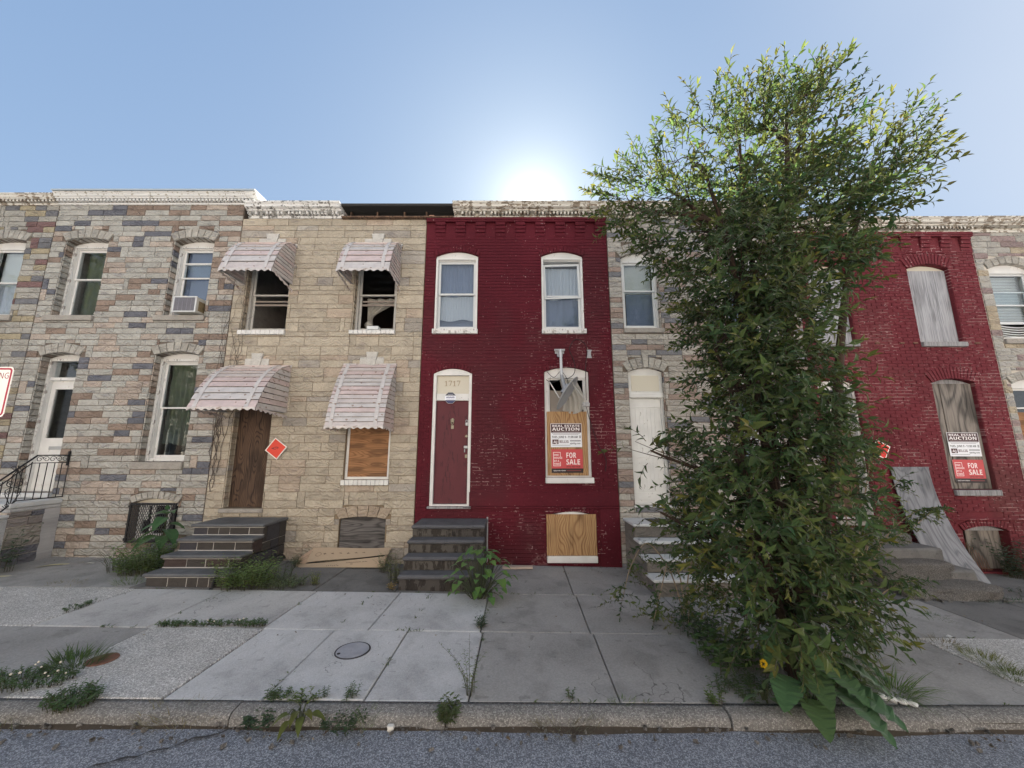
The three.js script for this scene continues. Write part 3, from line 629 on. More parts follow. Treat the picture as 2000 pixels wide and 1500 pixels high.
{
  // one slab: four corners, a chamfered lip, a slight tilt of its own
  const rnd = rngOf(77);
  const slab = (q, mat, dy = 0) => {
    const c = q.reduce((s, p) => [s[0] + p[0] / 4, s[1] + p[1] / 4], [0, 0]), tilt = [(rnd() - 0.5) * 0.006, (rnd() - 0.5) * 0.006];
    const n = Math.max(2, Math.round(Math.hypot(q[1][0] - q[0][0], q[1][1] - q[0][1]) / 0.35));
    const inset = (u, v, e) => { const w = Math.hypot(q[1][0] - q[0][0], q[1][1] - q[0][1]), l = Math.hypot(q[3][0] - q[0][0], q[3][1] - q[0][1]), U = lerp(e / w, 1 - e / w, u), V = lerp(e / l, 1 - e / l, v); return [lerp(lerp(q[0][0], q[1][0], U), lerp(q[3][0], q[2][0], U), V), lerp(lerp(q[0][1], q[1][1], U), lerp(q[3][1], q[2][1], U), V)]; };
    const Y = (x, z) => gy(x) + dy + (x - c[0]) * tilt[0] + (z - c[1]) * tilt[1] + 0.004 * (fbm(x * 2, z * 2, 3, 91) - 0.5);
    const top = grid(n, n, (u, v) => { const [x, z] = inset(u, v, 0.014); return [x, Y(x, z), z]; }).toNonIndexed();
    const P = [], ring = (e, d, seg = n) => { const r = []; for (let s = 0; s < 4; s++) for (let i = 0; i < seg; i++) { const t = i / seg, [u, v] = [[t, 0], [1, t], [1 - t, 1], [0, 1 - t]][s], [x, z] = inset(u, v, e + (d ? (fbm(x0(u, v) * 9, 5 + s, 2, 93) - 0.3) * 0.004 : 0)); r.push([x, Y(x, z) - d, z]); } return r; };
    const x0 = (u, v) => c[0] * 3.1 + u * 2 + v * 3;
    const A = ring(0.014, 0), B = ring(0.005, 0.008), C = ring(0.006, 0.06), m = A.length;
    for (let i = 0; i < m; i++) { const k = (i + 1) % m; for (const [S, T] of [[A, B], [B, C]]) P.push(...S[i], ...S[k], ...T[k], ...S[i], ...T[k], ...T[i]); }
    part('paving_slab', metresXZ(join([top, geoOf(P)])), mat, pavement);
  };
  const row = (xs, za, zb, mats, skew = 0.047) => {     // joints lean a little, as in the street
    for (let k = 0; k + 1 < xs.length; k++) {
      const p = (x, z) => [x - skew * 0.5 * (z + 4.6), z], a = xs[k], b = xs[k + 1];
      const f = (x, fn) => { const q = p(x, fn(x)); return [q[0], fn(q[0])]; };
      slab([f(a, zb), f(b, zb), f(b, za), f(a, za)], mats[k][0], mats[k][1] ?? 0);
    }
  };
  const A = [M.concA], B = [M.concB], P = [M.pebble], D = [M.concDark], L = [M.concLight];
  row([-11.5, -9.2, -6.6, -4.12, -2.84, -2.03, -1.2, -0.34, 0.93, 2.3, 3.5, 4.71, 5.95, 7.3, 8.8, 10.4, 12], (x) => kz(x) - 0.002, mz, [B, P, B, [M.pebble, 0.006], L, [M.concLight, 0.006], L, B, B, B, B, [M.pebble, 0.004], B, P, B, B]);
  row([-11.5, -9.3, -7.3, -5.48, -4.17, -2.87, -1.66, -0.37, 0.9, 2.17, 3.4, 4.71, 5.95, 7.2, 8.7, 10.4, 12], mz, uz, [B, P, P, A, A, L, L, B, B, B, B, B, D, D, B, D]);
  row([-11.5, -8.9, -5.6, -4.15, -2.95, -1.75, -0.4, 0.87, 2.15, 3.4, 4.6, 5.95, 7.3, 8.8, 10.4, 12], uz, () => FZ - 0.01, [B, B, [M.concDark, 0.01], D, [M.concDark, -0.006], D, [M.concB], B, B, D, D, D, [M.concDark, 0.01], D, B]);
}
// ------------------------------------------------------------------ the seven house fronts
let houseB, houseD;
const greyTones = [[0.58, [0.42, 0.415, 0.385]], [0.18, [0.43, 0.37, 0.32]], [0.13, [0.28, 0.215, 0.175]], [0.11, [0.145, 0.152, 0.18]]];
const oliveTones = [[0.55, [0.38, 0.37, 0.335]], [0.2, [0.36, 0.315, 0.22]], [0.13, [0.19, 0.115, 0.112]], [0.12, [0.17, 0.175, 0.19]]];
const creamTones = [[0.80, [0.455, 0.405, 0.325]], [0.10, [0.45, 0.375, 0.3]], [0.10, [0.38, 0.35, 0.31]]];
const paleTones = [[0.58, [0.43, 0.41, 0.375]], [0.24, [0.33, 0.26, 0.225]], [0.18, [0.2, 0.205, 0.225]]];
const mauveTones = [[0.62, [0.42, 0.41, 0.38]], [0.2, [0.3, 0.235, 0.23]], [0.18, [0.4, 0.345, 0.26]]];
const archTones = [[1, [0.41, 0.395, 0.36]]];

// A: leftmost, only its right edge is in view
{
  const w1 = { depth: 0.15, x0: -11.24, x1: -10.34, y0: 4.81, ys: 6.47, rise: 0.06, ring: 0.2, sill: [-11.36, -10.26, 4.69, 4.806] };
  const w2 = { x0: -12.6, x1: -11.7, y0: 1.86, ys: 3.98, rise: 0.07, ring: 0.2 };
  const h = makeHouse('rowhouse', 'olive and grey stone-faced rowhouse cut off by the left edge', -13.7, -9.80, 7.33, [w1, w2], M.mortar, M.block);
  roofOf(h, 7.48);
  ashlar(h, { seed: 11, rows: [[0.125, 0.125], [0.12, 0.13]], run: [0.4, 0.9], len: [0.25, 0.5], tall: 0.2, ring: 0.2, joint: 0.013, bulge: 0.017, mat: M.stone, tones: oliveTones });
  for (const o of h.holes) voussoirs(h, o, 9, 0.2, M.stone, archTones, 12, true);
  corniceOf(h, -13.7, -9.805, 7.30, M.corniceRust, 0.72);
  const f = windowOf(h, w1, { rev: 0.16, meet: 5.6, sill: w1.sill, head: 6.42, mat: M.white, label: 'sash window reflecting sky and branches' });
  blindIn(f.g, f.a + 0.04, f.b - 0.04, f.m, f.y1, f.z - 0.16);
  curtainIn(h, f.g, M.lace, f.a, f.b, f.y0, f.m, f.z - 0.2, 7, 0.012, 3);
  const f2 = windowOf(h, w2, { rev: 0.18, meet: 2.9, head: 3.92 });
  curtainIn(h, f2.g, M.curtainTan, f2.a, f2.b, f2.y0, f2.y1, f2.z - 0.2, 8, 0.02, 4);
}
// B: grey and brown cast stone
{
  const b1 = { depth: 0.18, x0: -9.49, x1: -8.59, y0: 4.805, ys: 6.47, rise: 0.075, sill: [-9.6, -8.585, 4.69, 4.8] };
  const b2 = { depth: 0.18, x0: -7.19, x1: -6.335, y0: 4.805, ys: 6.47, rise: 0.085, sill: [-7.34, -6.3, 4.69, 4.8] };
  const bd = { depth: 0.18, x0: -9.49, x1: -8.715, y0: 1.29, ys: 3.95, rise: 0.075, sill: [-9.7, -8.7, 1.2, 1.285] };
  const b3 = { depth: 0.18, x0: -7.2, x1: -6.31, y0: 1.86, ys: 3.97, rise: 0.075, sill: [-7.3, -6.3, 1.72, 1.855] };
  const bb = { x0: -7.15, x1: -6.29, y0: 0.42, ys: 1.1, rise: 0.08, ring: 0.13 };
  const h = makeHouse('rowhouse', 'grey and brown stone-faced rowhouse with air conditioner in upper window', -9.80, -5.79, 7.33, [b1, b2, bd, b3, bb], M.mortar, M.block);
  roofOf(h, 7.5);
  ashlar(h, { seed: 21, rows: [[0.122, 0.122], [0.118, 0.126], [0.125, 0.115]], run: [0.42, 1.05], len: [0.3, 0.56], tall: 0.17, ring: 0.19, joint: 0.012, bulge: 0.016, mat: M.stone, tones: greyTones });
  for (const [i, o] of h.holes.entries()) voussoirs(h, o, i === 4 ? 9 : 7, o.ring ?? 0.19, M.stone, archTones, 22 + i, i < 4);
  corniceOf(h, -9.803, -5.46, 7.31, M.cornice, 0.78);
  part('gutter_edge', prism([[-0.2, 7.53], [0.2, 7.53], [0.215, 7.52], [0.215, 7.555], [-0.2, 7.565]], h.x0, -5.47 - h.xc), plain(0.42, 0.47, 0.5, 0.5, { metalness: 0.3 }), h.g);
  const f1 = windowOf(h, b1, { rev: 0.19, meet: 5.69, head: 6.43, brickmould: 0.055, sill: b1.sill, label: 'upper sash window with branches reflected in it' });
  curtainIn(h, f1.g, M.curtainTan, f1.a, f1.b, f1.y0, f1.y1, f1.z - 0.25, 5, 0.01, 6);
  const f2 = windowOf(h, b2, { rev: 0.19, meet: 5.72, open: 0.33, head: 6.43, brickmould: 0.055, sill: b2.sill, label: 'upper sash window raised over an air conditioner' });
  part('shade', grid(10, 10, (u, v) => [lerp(f2.a + 0.02, f2.b - 0.02, u), lerp(f2.y0, f2.y1, v), f2.z - 0.14 + 0.01 * Math.sin(v * 9)]), M.shadeBlue, f2.g);
  part('sash_bar', box(f2.a, f2.b, 6.04, 6.075, f2.z - 0.04, f2.z - 0.028, 0.003), M.white, f2.g);
  const f3 = windowOf(h, b3, { rev: 0.19, meet: 2.92, head: 3.92, brickmould: 0.055, sill: b3.sill, fb: 0.07, label: 'tall ground floor sash window with pleated curtain' });
  curtainIn(h, f3.g, M.curtainTan, f3.a, f3.b, 2.2, f3.y1, f3.z - 0.22, 7, 0.028, 7);
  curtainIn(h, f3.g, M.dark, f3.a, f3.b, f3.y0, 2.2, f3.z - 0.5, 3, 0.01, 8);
  // door with a long glass and a light above
  const d = move(bd, h.xc), g = subgroup('door', h.g, 'white front door with a long dark glass and mail slot');
  part('frame', flat(asShape(openingPath({ ...d, x0: d.x0 + 0.002, x1: d.x1 - 0.002, y0: d.y0 + 0.002, rise: d.rise - 0.003 }), [rectPath(d.x0 + 0.055, d.x1 - 0.055, d.y0 + 0.02, 3.485), rectPath(d.x0 + 0.055, d.x1 - 0.055, 3.545, 3.89)]), -0.33, -0.19), M.white, g);
  part('brickmould', rectFrame(d.x0 + 0.003, d.x1 - 0.003, d.y0 + 0.003, 3.93, -0.189, -0.15, 0.05, 0.05, 0.01), M.peel, g);
  part('transom_pane', box(d.x0 + 0.05, d.x1 - 0.05, 3.54, 3.895, -0.25, -0.244), M.glass, g);
  const leafS = asShape(rectPath(d.x0 + 0.057, d.x1 - 0.057, d.y0 + 0.022, 3.482), [rectPath(d.x0 + 0.14, d.x1 - 0.14, 2.32, 3.31)]);
  part('door_leaf', flat(leafS, -0.29, -0.245), M.white, g);
  part('pane', box(d.x0 + 0.135, d.x1 - 0.135, 2.315, 3.315, -0.27, -0.264), M.glassDull, g);
  part('mail_slot', join([box(d.x0 + 0.25, d.x1 - 0.27, 2.09, 2.155, -0.246, -0.238, 0.004), box(d.x0 + 0.265, d.x1 - 0.285, 2.1, 2.145, -0.24, -0.234, 0.003)]), M.steel, g);
  part('kick_panel', join([box(d.x0 + 0.13, d.x1 - 0.13, 1.4, 1.415, -0.246, -0.237, 0.003), box(d.x0 + 0.13, d.x1 - 0.13, 1.6, 1.612, -0.246, -0.238, 0.003)]), M.white, g);
  part('door_handle', join([box(d.x1 - 0.1, d.x1 - 0.075, 2.32, 2.44, -0.246, -0.236, 0.003), tube([[d.x1 - 0.088, 2.4, -0.236], [d.x1 - 0.088, 2.4, -0.2], [d.x1 - 0.16, 2.4, -0.19]], 0.009, 0.008)]), M.black, g);
  part('threshold', box(d.x0 - 0.2, d.x1 + 0.02, 1.2, 1.285, -0.3, 0.07, 0.01), M.marble, g);
  h.transomDigits = g;
  houseB = h;
  // basement light behind an iron mesh
  const w = move(bb, h.xc), gb = subgroup('basement_window', h.g, 'basement window behind a black diamond mesh guard');
  part('head_board', flat(asShape(openingPath({ ...w, x0: w.x0 + 0.003, x1: w.x1 - 0.003, y0: 1.09, ys: 1.1, rise: w.rise - 0.005 })), -0.2, -0.08), M.cream, gb);
  part('frame', rectFrame(w.x0 + 0.003, w.x1 - 0.003, w.y0 + 0.003, 1.088, -0.22, -0.15, 0.07, 0.06, 0.1), M.white, gb);
  part('mullion', cboxes([[w.x0 + 0.24, w.x0 + 0.31, 0.523, 1.027, -0.21, -0.16], [w.x0 + 0.55, w.x0 + 0.6, 0.523, 1.027, -0.21, -0.16], [w.x0 + 0.075, w.x0 + 0.17, 0.76, 1.027, -0.2, -0.17]]), M.white, gb);
  part('pane', box(w.x0 + 0.07, w.x1 - 0.07, 0.52, 1.03, -0.19, -0.186), M.glassDull, gb);
  const gg = subgroup('security_guard', gb, 'black diamond mesh guard');
  part('guard_frame', rectFrame(w.x0 + 0.0, w.x1 + 0.015, 0.4, 1.1, 0.03, 0.058, 0.035, 0.035, 0.035), M.black, gg);
  const wires = []; for (let s = -1; s <= 1; s += 2) for (let t = -0.75; t < 1.7; t += 0.055) { const a = w.x0 + 0.035, L = w.x1 - w.x0 - 0.055, sl = 1.9, Y0 = 0.435, Y1 = 1.065; let p0 = [t * L, Y0], p1 = [t * L + s * (Y1 - Y0) / sl, Y1]; if (s < 0) { p0 = [t * L + 0.33, Y0]; p1 = [p0[0] - (Y1 - Y0) / sl, Y1]; }
    const cl = (p, q) => { let [x, y] = p; const k = (q[1] - p[1]) / (q[0] - p[0]); if (x < 0) { y += k * (0 - x); x = 0; } if (x > L) { y += k * (L - x); x = L; } return [x, y]; };
    const e = cl(p0, p1), f = cl(p1, p0); if (f[1] - e[1] > 0.02 && e[1] >= Y0 - 0.001 && f[1] <= Y1 + 0.001) wires.push(tube([[a + e[0], e[1], 0.042 + s * 0.003], [a + f[0], f[1], 0.042 + s * 0.003]], 0.0048, 0.0048, 4, false)); }
  part('mesh_wires', join(wires), plain(0.05, 0.05, 0.055, 0.5), gg);
  part('hinge', cboxes([[w.x0 - 0.03, w.x0 + 0.01, 0.43, 0.48, 0.0, 0.05], [w.x0 - 0.03, w.x0 + 0.01, 0.72, 0.74, 0.0, 0.05], [w.x0 - 0.03, w.x0 + 0.01, 1.03, 1.06, 0.0, 0.05]]), M.black, gg);
}
// C: cream cast stone with metal awnings
{
  const c1 = { depth: 0.12, x0: -5.55, x1: -4.64, y0: 4.485, ys: 6.3, rise: 0, ring: 0, sill: [-5.57, -4.62, 4.39, 4.48], over: [-5.62, -4.56, 6.3, 6.41] };
  const c2 = { depth: 0.12, x0: -3.285, x1: -2.39, y0: 4.485, ys: 6.3, rise: 0, ring: 0, sill: [-3.31, -2.38, 4.4, 4.48], over: [-3.36, -2.32, 6.3, 6.41] };
  const cd = { depth: 0.14, x0: -5.46, x1: -4.71, y0: 1.0, ys: 3.68, rise: 0, ring: 0, sill: [-5.5, -4.68, 0.92, 0.995], over: [-5.5, -4.6, 3.68, 3.77] };
  const c3 = { x0: -3.225, x1: -2.36, y0: 1.525, ys: 3.68, rise: 0, ring: 0, sill: [-3.25, -2.345, 1.42, 1.52], over: [-3.26, -2.33, 3.68, 3.78] };
  const cb = { x0: -3.23, x1: -2.365, y0: 0.1, ys: 0.81, rise: 0.045, ring: 0.2 };
  const h = makeHouse('rowhouse', 'cream stone-faced rowhouse with pink metal awnings and boarded door', -5.79, -1.83, 6.99, [c1, c2, cd, c3, cb], M.mortarTan, M.block);
  roofOf(h, 7.255);
  ashlar(h, { seed: 31, rows: [[0.17, 0.115], [0.1, 0.19], [0.15, 0.15], [0.2, 0.1], [0.16]], run: [0.4, 0.95], len: [0.36, 0.72], tall: 0.1, ring: 0.12, joint: 0.010, bulge: 0.013, mat: M.stoneFine, tones: creamTones });
  voussoirs(h, h.holes[4], 5, 0.2, M.stoneFine, [[1, [0.40, 0.33, 0.255]]], 33, false);
  // white keystones and lintel stones above the awnings
  for (const [x0, x1, y] of [[-5.6, -4.57, 6.34], [-3.35, -2.335, 6.34], [-5.42, -4.8, 3.72], [-3.12, -2.5, 3.75]]) {
    const c = (x0 + x1) / 2 - h.xc, w = x1 - x0, k = w > 0.8 ? 1 : 0.85, lint = subgroup('keystone', h.g);
    const poly = (pts) => asShape((() => { const p = new THREE.Path(); pts.forEach((q, i) => (i ? p.lineTo(c + q[0], y + q[1]) : p.moveTo(c + q[0], y + q[1]))); p.closePath(); return p; })());
    const st = plain(0.56, 0.55, 0.52, 0.8, { bumpMap: scaled(stoneRelief, 0.4), bumpScale: 0.008, map: scaled(stoneTone, 0.4) });
    part('key', flat(poly([[-0.08 * k, 0.0], [0.08 * k, 0], [0.135 * k, 0.275], [-0.135 * k, 0.275]]), -0.05, 0.045), st, lint);
    part('side_stone', flat(poly([[-0.28 * k, 0.03], [-0.09 * k, 0.03], [-0.12 * k, 0.165], [-0.28 * k, 0.165]]), -0.05, 0.03), st, lint);
    part('side_stone', flat(poly([[0.09 * k, 0.03], [0.28 * k, 0.03], [0.28 * k, 0.165], [0.12 * k, 0.165]]), -0.05, 0.03), st, lint);
    if (w > 0.8) part('lintel', flat(poly([[-w / 2, -0.02], [w / 2, -0.02], [w / 2 + 0.02, 0.055], [-w / 2 - 0.02, 0.055]]), -0.05, 0.02), st, lint);
  }
  // what is left of the cornice, and the hole where the rest was torn off
  corniceOf(h, -5.66, -3.64, 6.985, M.corniceOld, 1, 0.86);
  const gap = subgroup('cornice_gap', h.g, 'dark open gap where the cornice is torn off'), a = -3.64 - h.xc, b = -1.26 - h.xc;
  part('ledge', box(a, b, 6.965, 7.0, -0.25, 0.1, 0.006), M.oldWood, gap);
  part('roof_edge', prism([[-0.3, 7.2], [0.13, 7.215], [0.14, 7.26], [-0.3, 7.27]], a, b), M.tar, gap);
  part('lining', box(a + 0.01, b - 0.01, 7.001, 7.195, -0.32, -0.3), M.tar, gap);
  for (const x of [-3.52, -2.95, -2.36, -1.88]) part('bracket', box(x - h.xc, x - h.xc + 0.035, 7.0, 7.2, -0.14, -0.06, 0.005), M.oldWood, gap);
  part('loose_brick', box(-1.78 - h.xc, -1.67 - h.xc, 7.001, 7.06, -0.1, 0.04, 0.008), plain(0.4, 0.22, 0.15), gap);
  part('roof_strip', box(-4.6 - h.xc, -4.1 - h.xc, 7.27, 7.3, -0.6, -0.5, 0.004), M.zinc, h.g);
  part('roof_pipe', tube([[-4.78 - h.xc, 7.27, -0.5], [-4.84 - h.xc, 7.36, -0.5]], 0.016), M.zinc, h.g);
  for (const [i, o] of [c1, c2].entries()) {
    const f = windowOf(h, o, { rev: 0.13, fw: 0.06, meet: 5.31, head: 6.3, lower: false, open: 0.0, glass: M.glassDull, mat: plain(0.5, 0.49, 0.46, 0.6), label: i ? 'open upper window with a knotted curtain' : 'open upper window with a dark room behind' });
    f.g.children.filter((c) => c.name === 'sash')[1].geometry.scale(1, 1, 1);
    part('raised_sash', cboxes([[f.a, f.b, 5.17, 5.205, f.z - 0.1, f.z - 0.07], [f.a, f.b, 5.09, 5.13, f.z - 0.1, f.z - 0.07]]), plain(0.28, 0.24, 0.21, 0.7), f.g);
    for (let k = 0; k < 10; k++) { const L = o.sill[1] - o.sill[0], x = o.sill[0] - h.xc + k * L / 10; part('sill_brick', box(x + 0.003, x + L / 10 - 0.003, o.sill[2], o.sill[3], -0.2, 0.06, 0.006), M.white, f.g); }
    if (i) { // a curtain gathered into a knot
      part('curtain', grid(24, 16, (u, v) => { const t = 1 - v, pinch = lerp(1, 0.16, smooth(0, 0.75, t)); return [f.a + 0.06 + u * 0.72 * pinch + 0.05 * t, 4.72 + v * 0.62, f.z - 0.3 + 0.03 * Math.sin(u * 20)]; }), M.rag, f.g);
      part('curtain', grid(12, 10, (u, v) => { const t = v * 3.14, r = 0.075 * Math.sin(t) * (1 + 0.2 * Math.sin(u * 31)) + 0.01; return [f.a + 0.14 + Math.cos(u * 6.28) * r, 4.62 + v * 0.22, f.z - 0.28 + Math.sin(u * 6.28) * r]; }), M.rag, f.g);
      part('switch_box', join([box(-2.96 - h.xc, -2.72 - h.xc, 4.5, 4.575, -0.1, 0.03, 0.008)]), M.vinyl, f.g);
    }
  }
  const d = move(cd, h.xc), g = subgroup('door', h.g, 'doorway closed by a dark weathered plywood board');
  part('frame', rectFrame(d.x0 + 0.002, d.x1 - 0.002, d.y0 + 0.002, d.ys - 0.002, -0.26, -0.17, 0.05), M.greyWood, g);
  part('plywood_board', box(d.x0 + 0.015, d.x1 - 0.012, d.y0 + 0.006, d.ys - 0.01, -0.168, -0.15, 0.003), M.plyDark, g);
  part('sill', box(d.x0 - 0.04, d.x1 + 0.03, 0.92, 0.995, -0.25, 0.035, 0.01), M.sillStone, g);
  const w3 = windowOf(h, c3, { rev: 0.07, fw: 0.05, head: 3.68, mat: M.white, label: 'ground floor window boarded with orange plywood' });
  part('plywood_board', box(w3.a - 0.02, w3.b + 0.02, w3.y0 - 0.015, w3.y1, w3.z - 0.03, w3.z - 0.012, 0.003), M.plyRed, w3.g);
  for (let k = 0; k < 11; k++) { const L = 0.905, x = -3.25 - h.xc + k * L / 11; part('sill_brick', box(x + 0.003, x + L / 11 - 0.003, 1.425, 1.52, -0.2, 0.05, 0.006), M.white, w3.g); }
  const wb = move(cb, h.xc), gb = subgroup('basement_window', h.g, 'basement opening boarded with grey wavy-grained plywood');
  part('plywood_board', flat(asShape(openingPath({ ...wb, x0: wb.x0 + 0.01, x1: wb.x1 - 0.01, rise: wb.rise - 0.015 })), -0.06, -0.04), M.plySlate, gb);
  part('drain_hole', flat(asShape((() => { const p = new THREE.Path(); p.moveTo(-4.3 - h.xc, 0.12); p.lineTo(-4.16 - h.xc, 0.12); p.absarc(-4.23 - h.xc, 0.12, 0.07, 0, Math.PI, false); p.closePath(); return p; })()), 0.004, 0.021), M.tar, h.g);
}
// D: painted red brick, number 1717
{
  const d1 = { x0: -1.6, x1: -0.715, y0: 4.515, ys: 6.13, rise: 0.105, sill: [-1.625, -0.7, 4.41, 4.512] };
  const d2 = { x0: 0.615, x1: 1.485, y0: 4.515, ys: 6.13, rise: 0.105, sill: [0.61, 1.515, 4.41, 4.512] };
  const dd = { x0: -1.565, x1: -0.8, y0: 1.04, ys: 3.585, rise: 0.105, sill: [-1.6, -0.77, 0.995, 1.037] };
  const d3 = { x0: 0.645, x1: 1.53, y0: 1.57, ys: 3.625, rise: 0.095, sill: [0.64, 1.56, 1.46, 1.566] };
  const db = { x0: 0.655, x1: 1.57, y0: 0.17, ys: 0.88, rise: 0.06, sill: [0.645, 1.575, 0.05, 0.166] };
  const h = makeHouse('rowhouse', 'dark red painted brick rowhouse numbered 1717 with boarded basement window', -1.83, 2.02, 6.99, [d1, d2, dd, d3, db], M.brickD, M.block);
  h.ux = h.xc + h.x0; facadeUV(h.wall.geometry, h);
  roofOf(h, 7.255);
  brickwork(h, M.brickD, 41, 0.1, 6.56, { j: 0.003, c: 0.002 });
  for (const [i, o] of h.holes.entries()) voussoirs(h, o, 13, 0.1, M.brickD, null, 43 + i, false, 0.003);
  for (const c of h.g.children) if (c.name === 'arch_brick') facadeUV(c.geometry, h);
  part('frieze', facadeUV(box(h.x0 + 0.004, h.x1 - 0.004, 6.556, 6.99, -0.011, 0.001), h), M.brickD, h.g);
  corbels(h, M.brickD, 6.575, 0.2, 0.425); rebateBricks(h, M.brickD, 6.575, -0.01, 0.425);
  part('belt', facadeUV(join([box(h.x0 + 0.9 + 0.12, h.x1 - 0.004, 1.035, 1.3, -0.01, 0.017, 0.008), box(h.x0 + 0.9, h.x1 + 0.002, 1.0, 1.032, -0.01, 0.035, 0.008)]), h), M.brickD, h.g);
  part('stucco_patch', facadeUV(box(1.65 - h.xc, h.x1 - 0.003, -0.1, 0.998, -0.01, 0.014, 0.004), h), M.brickD, h.g);
  corniceOf(h, -1.255, 2.1, 6.985, M.corniceRust, 1, 0.75);
  const f1 = windowOf(h, d1, { rev: 0.055, fw: 0.05, meet: 5.3, head: 6.08, fb: 0.03, sill: d1.sill, sillMat: M.peel, sash: 0.045, mat: M.vinyl, frameMat: M.white, brickmould: 0.04, mouldMat: M.white, label: 'left upper sash window with crumpled lace behind the lower glass' });
  curtainIn(h, f1.g, M.shadeBlue, f1.a, f1.b, f1.m, f1.y1, f1.z - 0.14, 9, 0.007, 51);
  curtainIn(h, f1.g, M.lace, f1.a, f1.b, f1.y0 + 0.22, f1.m, f1.z - 0.15, 14, 0.006, 52);
  curtainIn(h, f1.g, M.shadeBlue, f1.a, f1.b, f1.y0, f1.y0 + 0.3, f1.z - 0.22, 2, 0.012, 53);
  const f2 = windowOf(h, d2, { rev: 0.055, fw: 0.05, meet: 5.27, head: 6.08, fb: 0.03, sill: d2.sill, sillMat: M.peel, sash: 0.045, mat: M.vinyl, frameMat: M.white, brickmould: 0.04, mouldMat: M.white, tilt: 0.03, label: 'right upper sash window with a slipped crooked top sash' });
  curtainIn(h, f2.g, M.lace, f2.a, f2.b, f2.m - 0.04, f2.y1 - 0.1, f2.z - 0.15, 11, 0.008, 54);
  curtainIn(h, f2.g, M.shadeBlue, f2.a, f2.b, f2.y0, f2.m, f2.z - 0.2, 3, 0.012, 55);
  // front door
  const d = move(dd, h.xc), g = subgroup('door', h.g, 'worn maroon front door in a white frame');
  part('frame', flat(asShape(openingPath({ ...d, x0: d.x0 + 0.002, x1: d.x1 - 0.002, y0: d.y0 + 0.002, rise: d.rise - 0.003 }), [rectPath(d.x0 + 0.06, d.x1 - 0.055, d.y0 + 0.03, 3.555)]), -0.12, -0.012), M.white, g);
  part('transom_panel', box(d.x0 + 0.062, d.x1 - 0.057, 3.19, 3.553, -0.085, -0.07, 0.004), M.cream, g);
  part('crossbar', box(d.x0 + 0.062, d.x1 - 0.057, 3.05, 3.188, -0.1, -0.04, 0.006), M.white, g);
  const wood = std({ map: scaled(flake(641, 0.33, [0.34, 0.36, 0.36]), 0.45, 0.9), color: rgb(0.16, 0.034, 0.045), roughness: 0.75 });
  part('door_leaf', box(d.x0 + 0.064, d.x1 - 0.059, d.y0 + 0.034, 3.045, -0.11, -0.075, 0.004), wood, g);
  part('mail_slot', box(d.x0 + 0.25, d.x0 + 0.5, 1.535, 1.565, -0.075, -0.068, 0.003), wood, g);
  part('door_knocker', join([box(d.x0 + 0.37, d.x0 + 0.415, 2.62, 2.7, -0.075, -0.055, 0.008), tube(curve([[d.x0 + 0.362, 2.68, -0.06], [d.x0 + 0.372, 2.6, -0.045], [d.x0 + 0.392, 2.575, -0.04], [d.x0 + 0.412, 2.6, -0.045], [d.x0 + 0.423, 2.68, -0.06]], 10), 0.008)]), M.brass, g);
  part('peephole', join([box(d.x0 + 0.365, d.x0 + 0.42, 2.49, 2.565, -0.075, -0.06, 0.004)]), M.brass, g);
  part('padlock', join([box(d.x1 - 0.12, d.x1 - 0.062, 2.55, 2.62, -0.074, -0.045, 0.01), tube(curve([[d.x1 - 0.11, 2.62, -0.06], [d.x1 - 0.105, 2.66, -0.055], [d.x1 - 0.075, 2.66, -0.055], [d.x1 - 0.07, 2.62, -0.06]], 8), 0.008)]), M.steel, g);
  part('lock', tube([[d.x1 - 0.09, 2.35, -0.076], [d.x1 - 0.09, 2.35, -0.052]], 0.026, 0.024, 10), M.brass, g);
  part('door_handle', join([box(d.x1 - 0.14, d.x1 - 0.06, 2.11, 2.165, -0.074, -0.05, 0.008), tube([[d.x1 - 0.12, 2.1, -0.06], [d.x1 - 0.12, 2.04, -0.05]], 0.012)]), M.steel, g);
  part('lock', box(d.x1 - 0.115, d.x1 - 0.065, 1.93, 2.0, -0.074, -0.056, 0.006), M.brass, g);
  part('threshold', box(d.x0 - 0.035, d.x1 + 0.03, 0.995, 1.037, -0.2, 0.035, 0.006), M.greyWood, g);
  // ground floor window: torn open above, boarded below
  const f3 = windowOf(h, d3, { rev: 0.05, fw: 0.075, fb: 0.04, head: 3.58, sill: d3.sill, sillMat: M.white, label: 'ground floor window, broken above and boarded below' });
  part('plywood_board', box(0.683 - h.xc, 1.472 - h.xc, 1.6, 2.83, f3.z + 0.002, f3.z + 0.02, 0.003), M.plyNew, f3.g);
  part('sash', rectFrame(f3.a, f3.b, 2.8, f3.y1, f3.z - 0.07, f3.z - 0.04, 0.035), M.white, f3.g);
  part('loose_stick', join([tube([[f3.a + 0.02, 3.46, f3.z - 0.03], [f3.a + 0.22, 3.1, f3.z + 0.01]], 0.013, 0.012, 5), tube([[f3.a + 0.26, 3.5, f3.z - 0.08], [f3.a + 0.45, 3.05, f3.z - 0.05]], 0.015, 0.012, 5)]), M.white, f3.g);
  part('torn_panel', grid(8, 8, (u, v) => [lerp(f3.a, f3.a + 0.36, u), lerp(2.83, 3.28, v) - u * 0.03, f3.z - 0.1 + 0.02 * Math.sin(u * 5 + v * 3)]), plain(0.3, 0.26, 0.22, 0.9), f3.g);
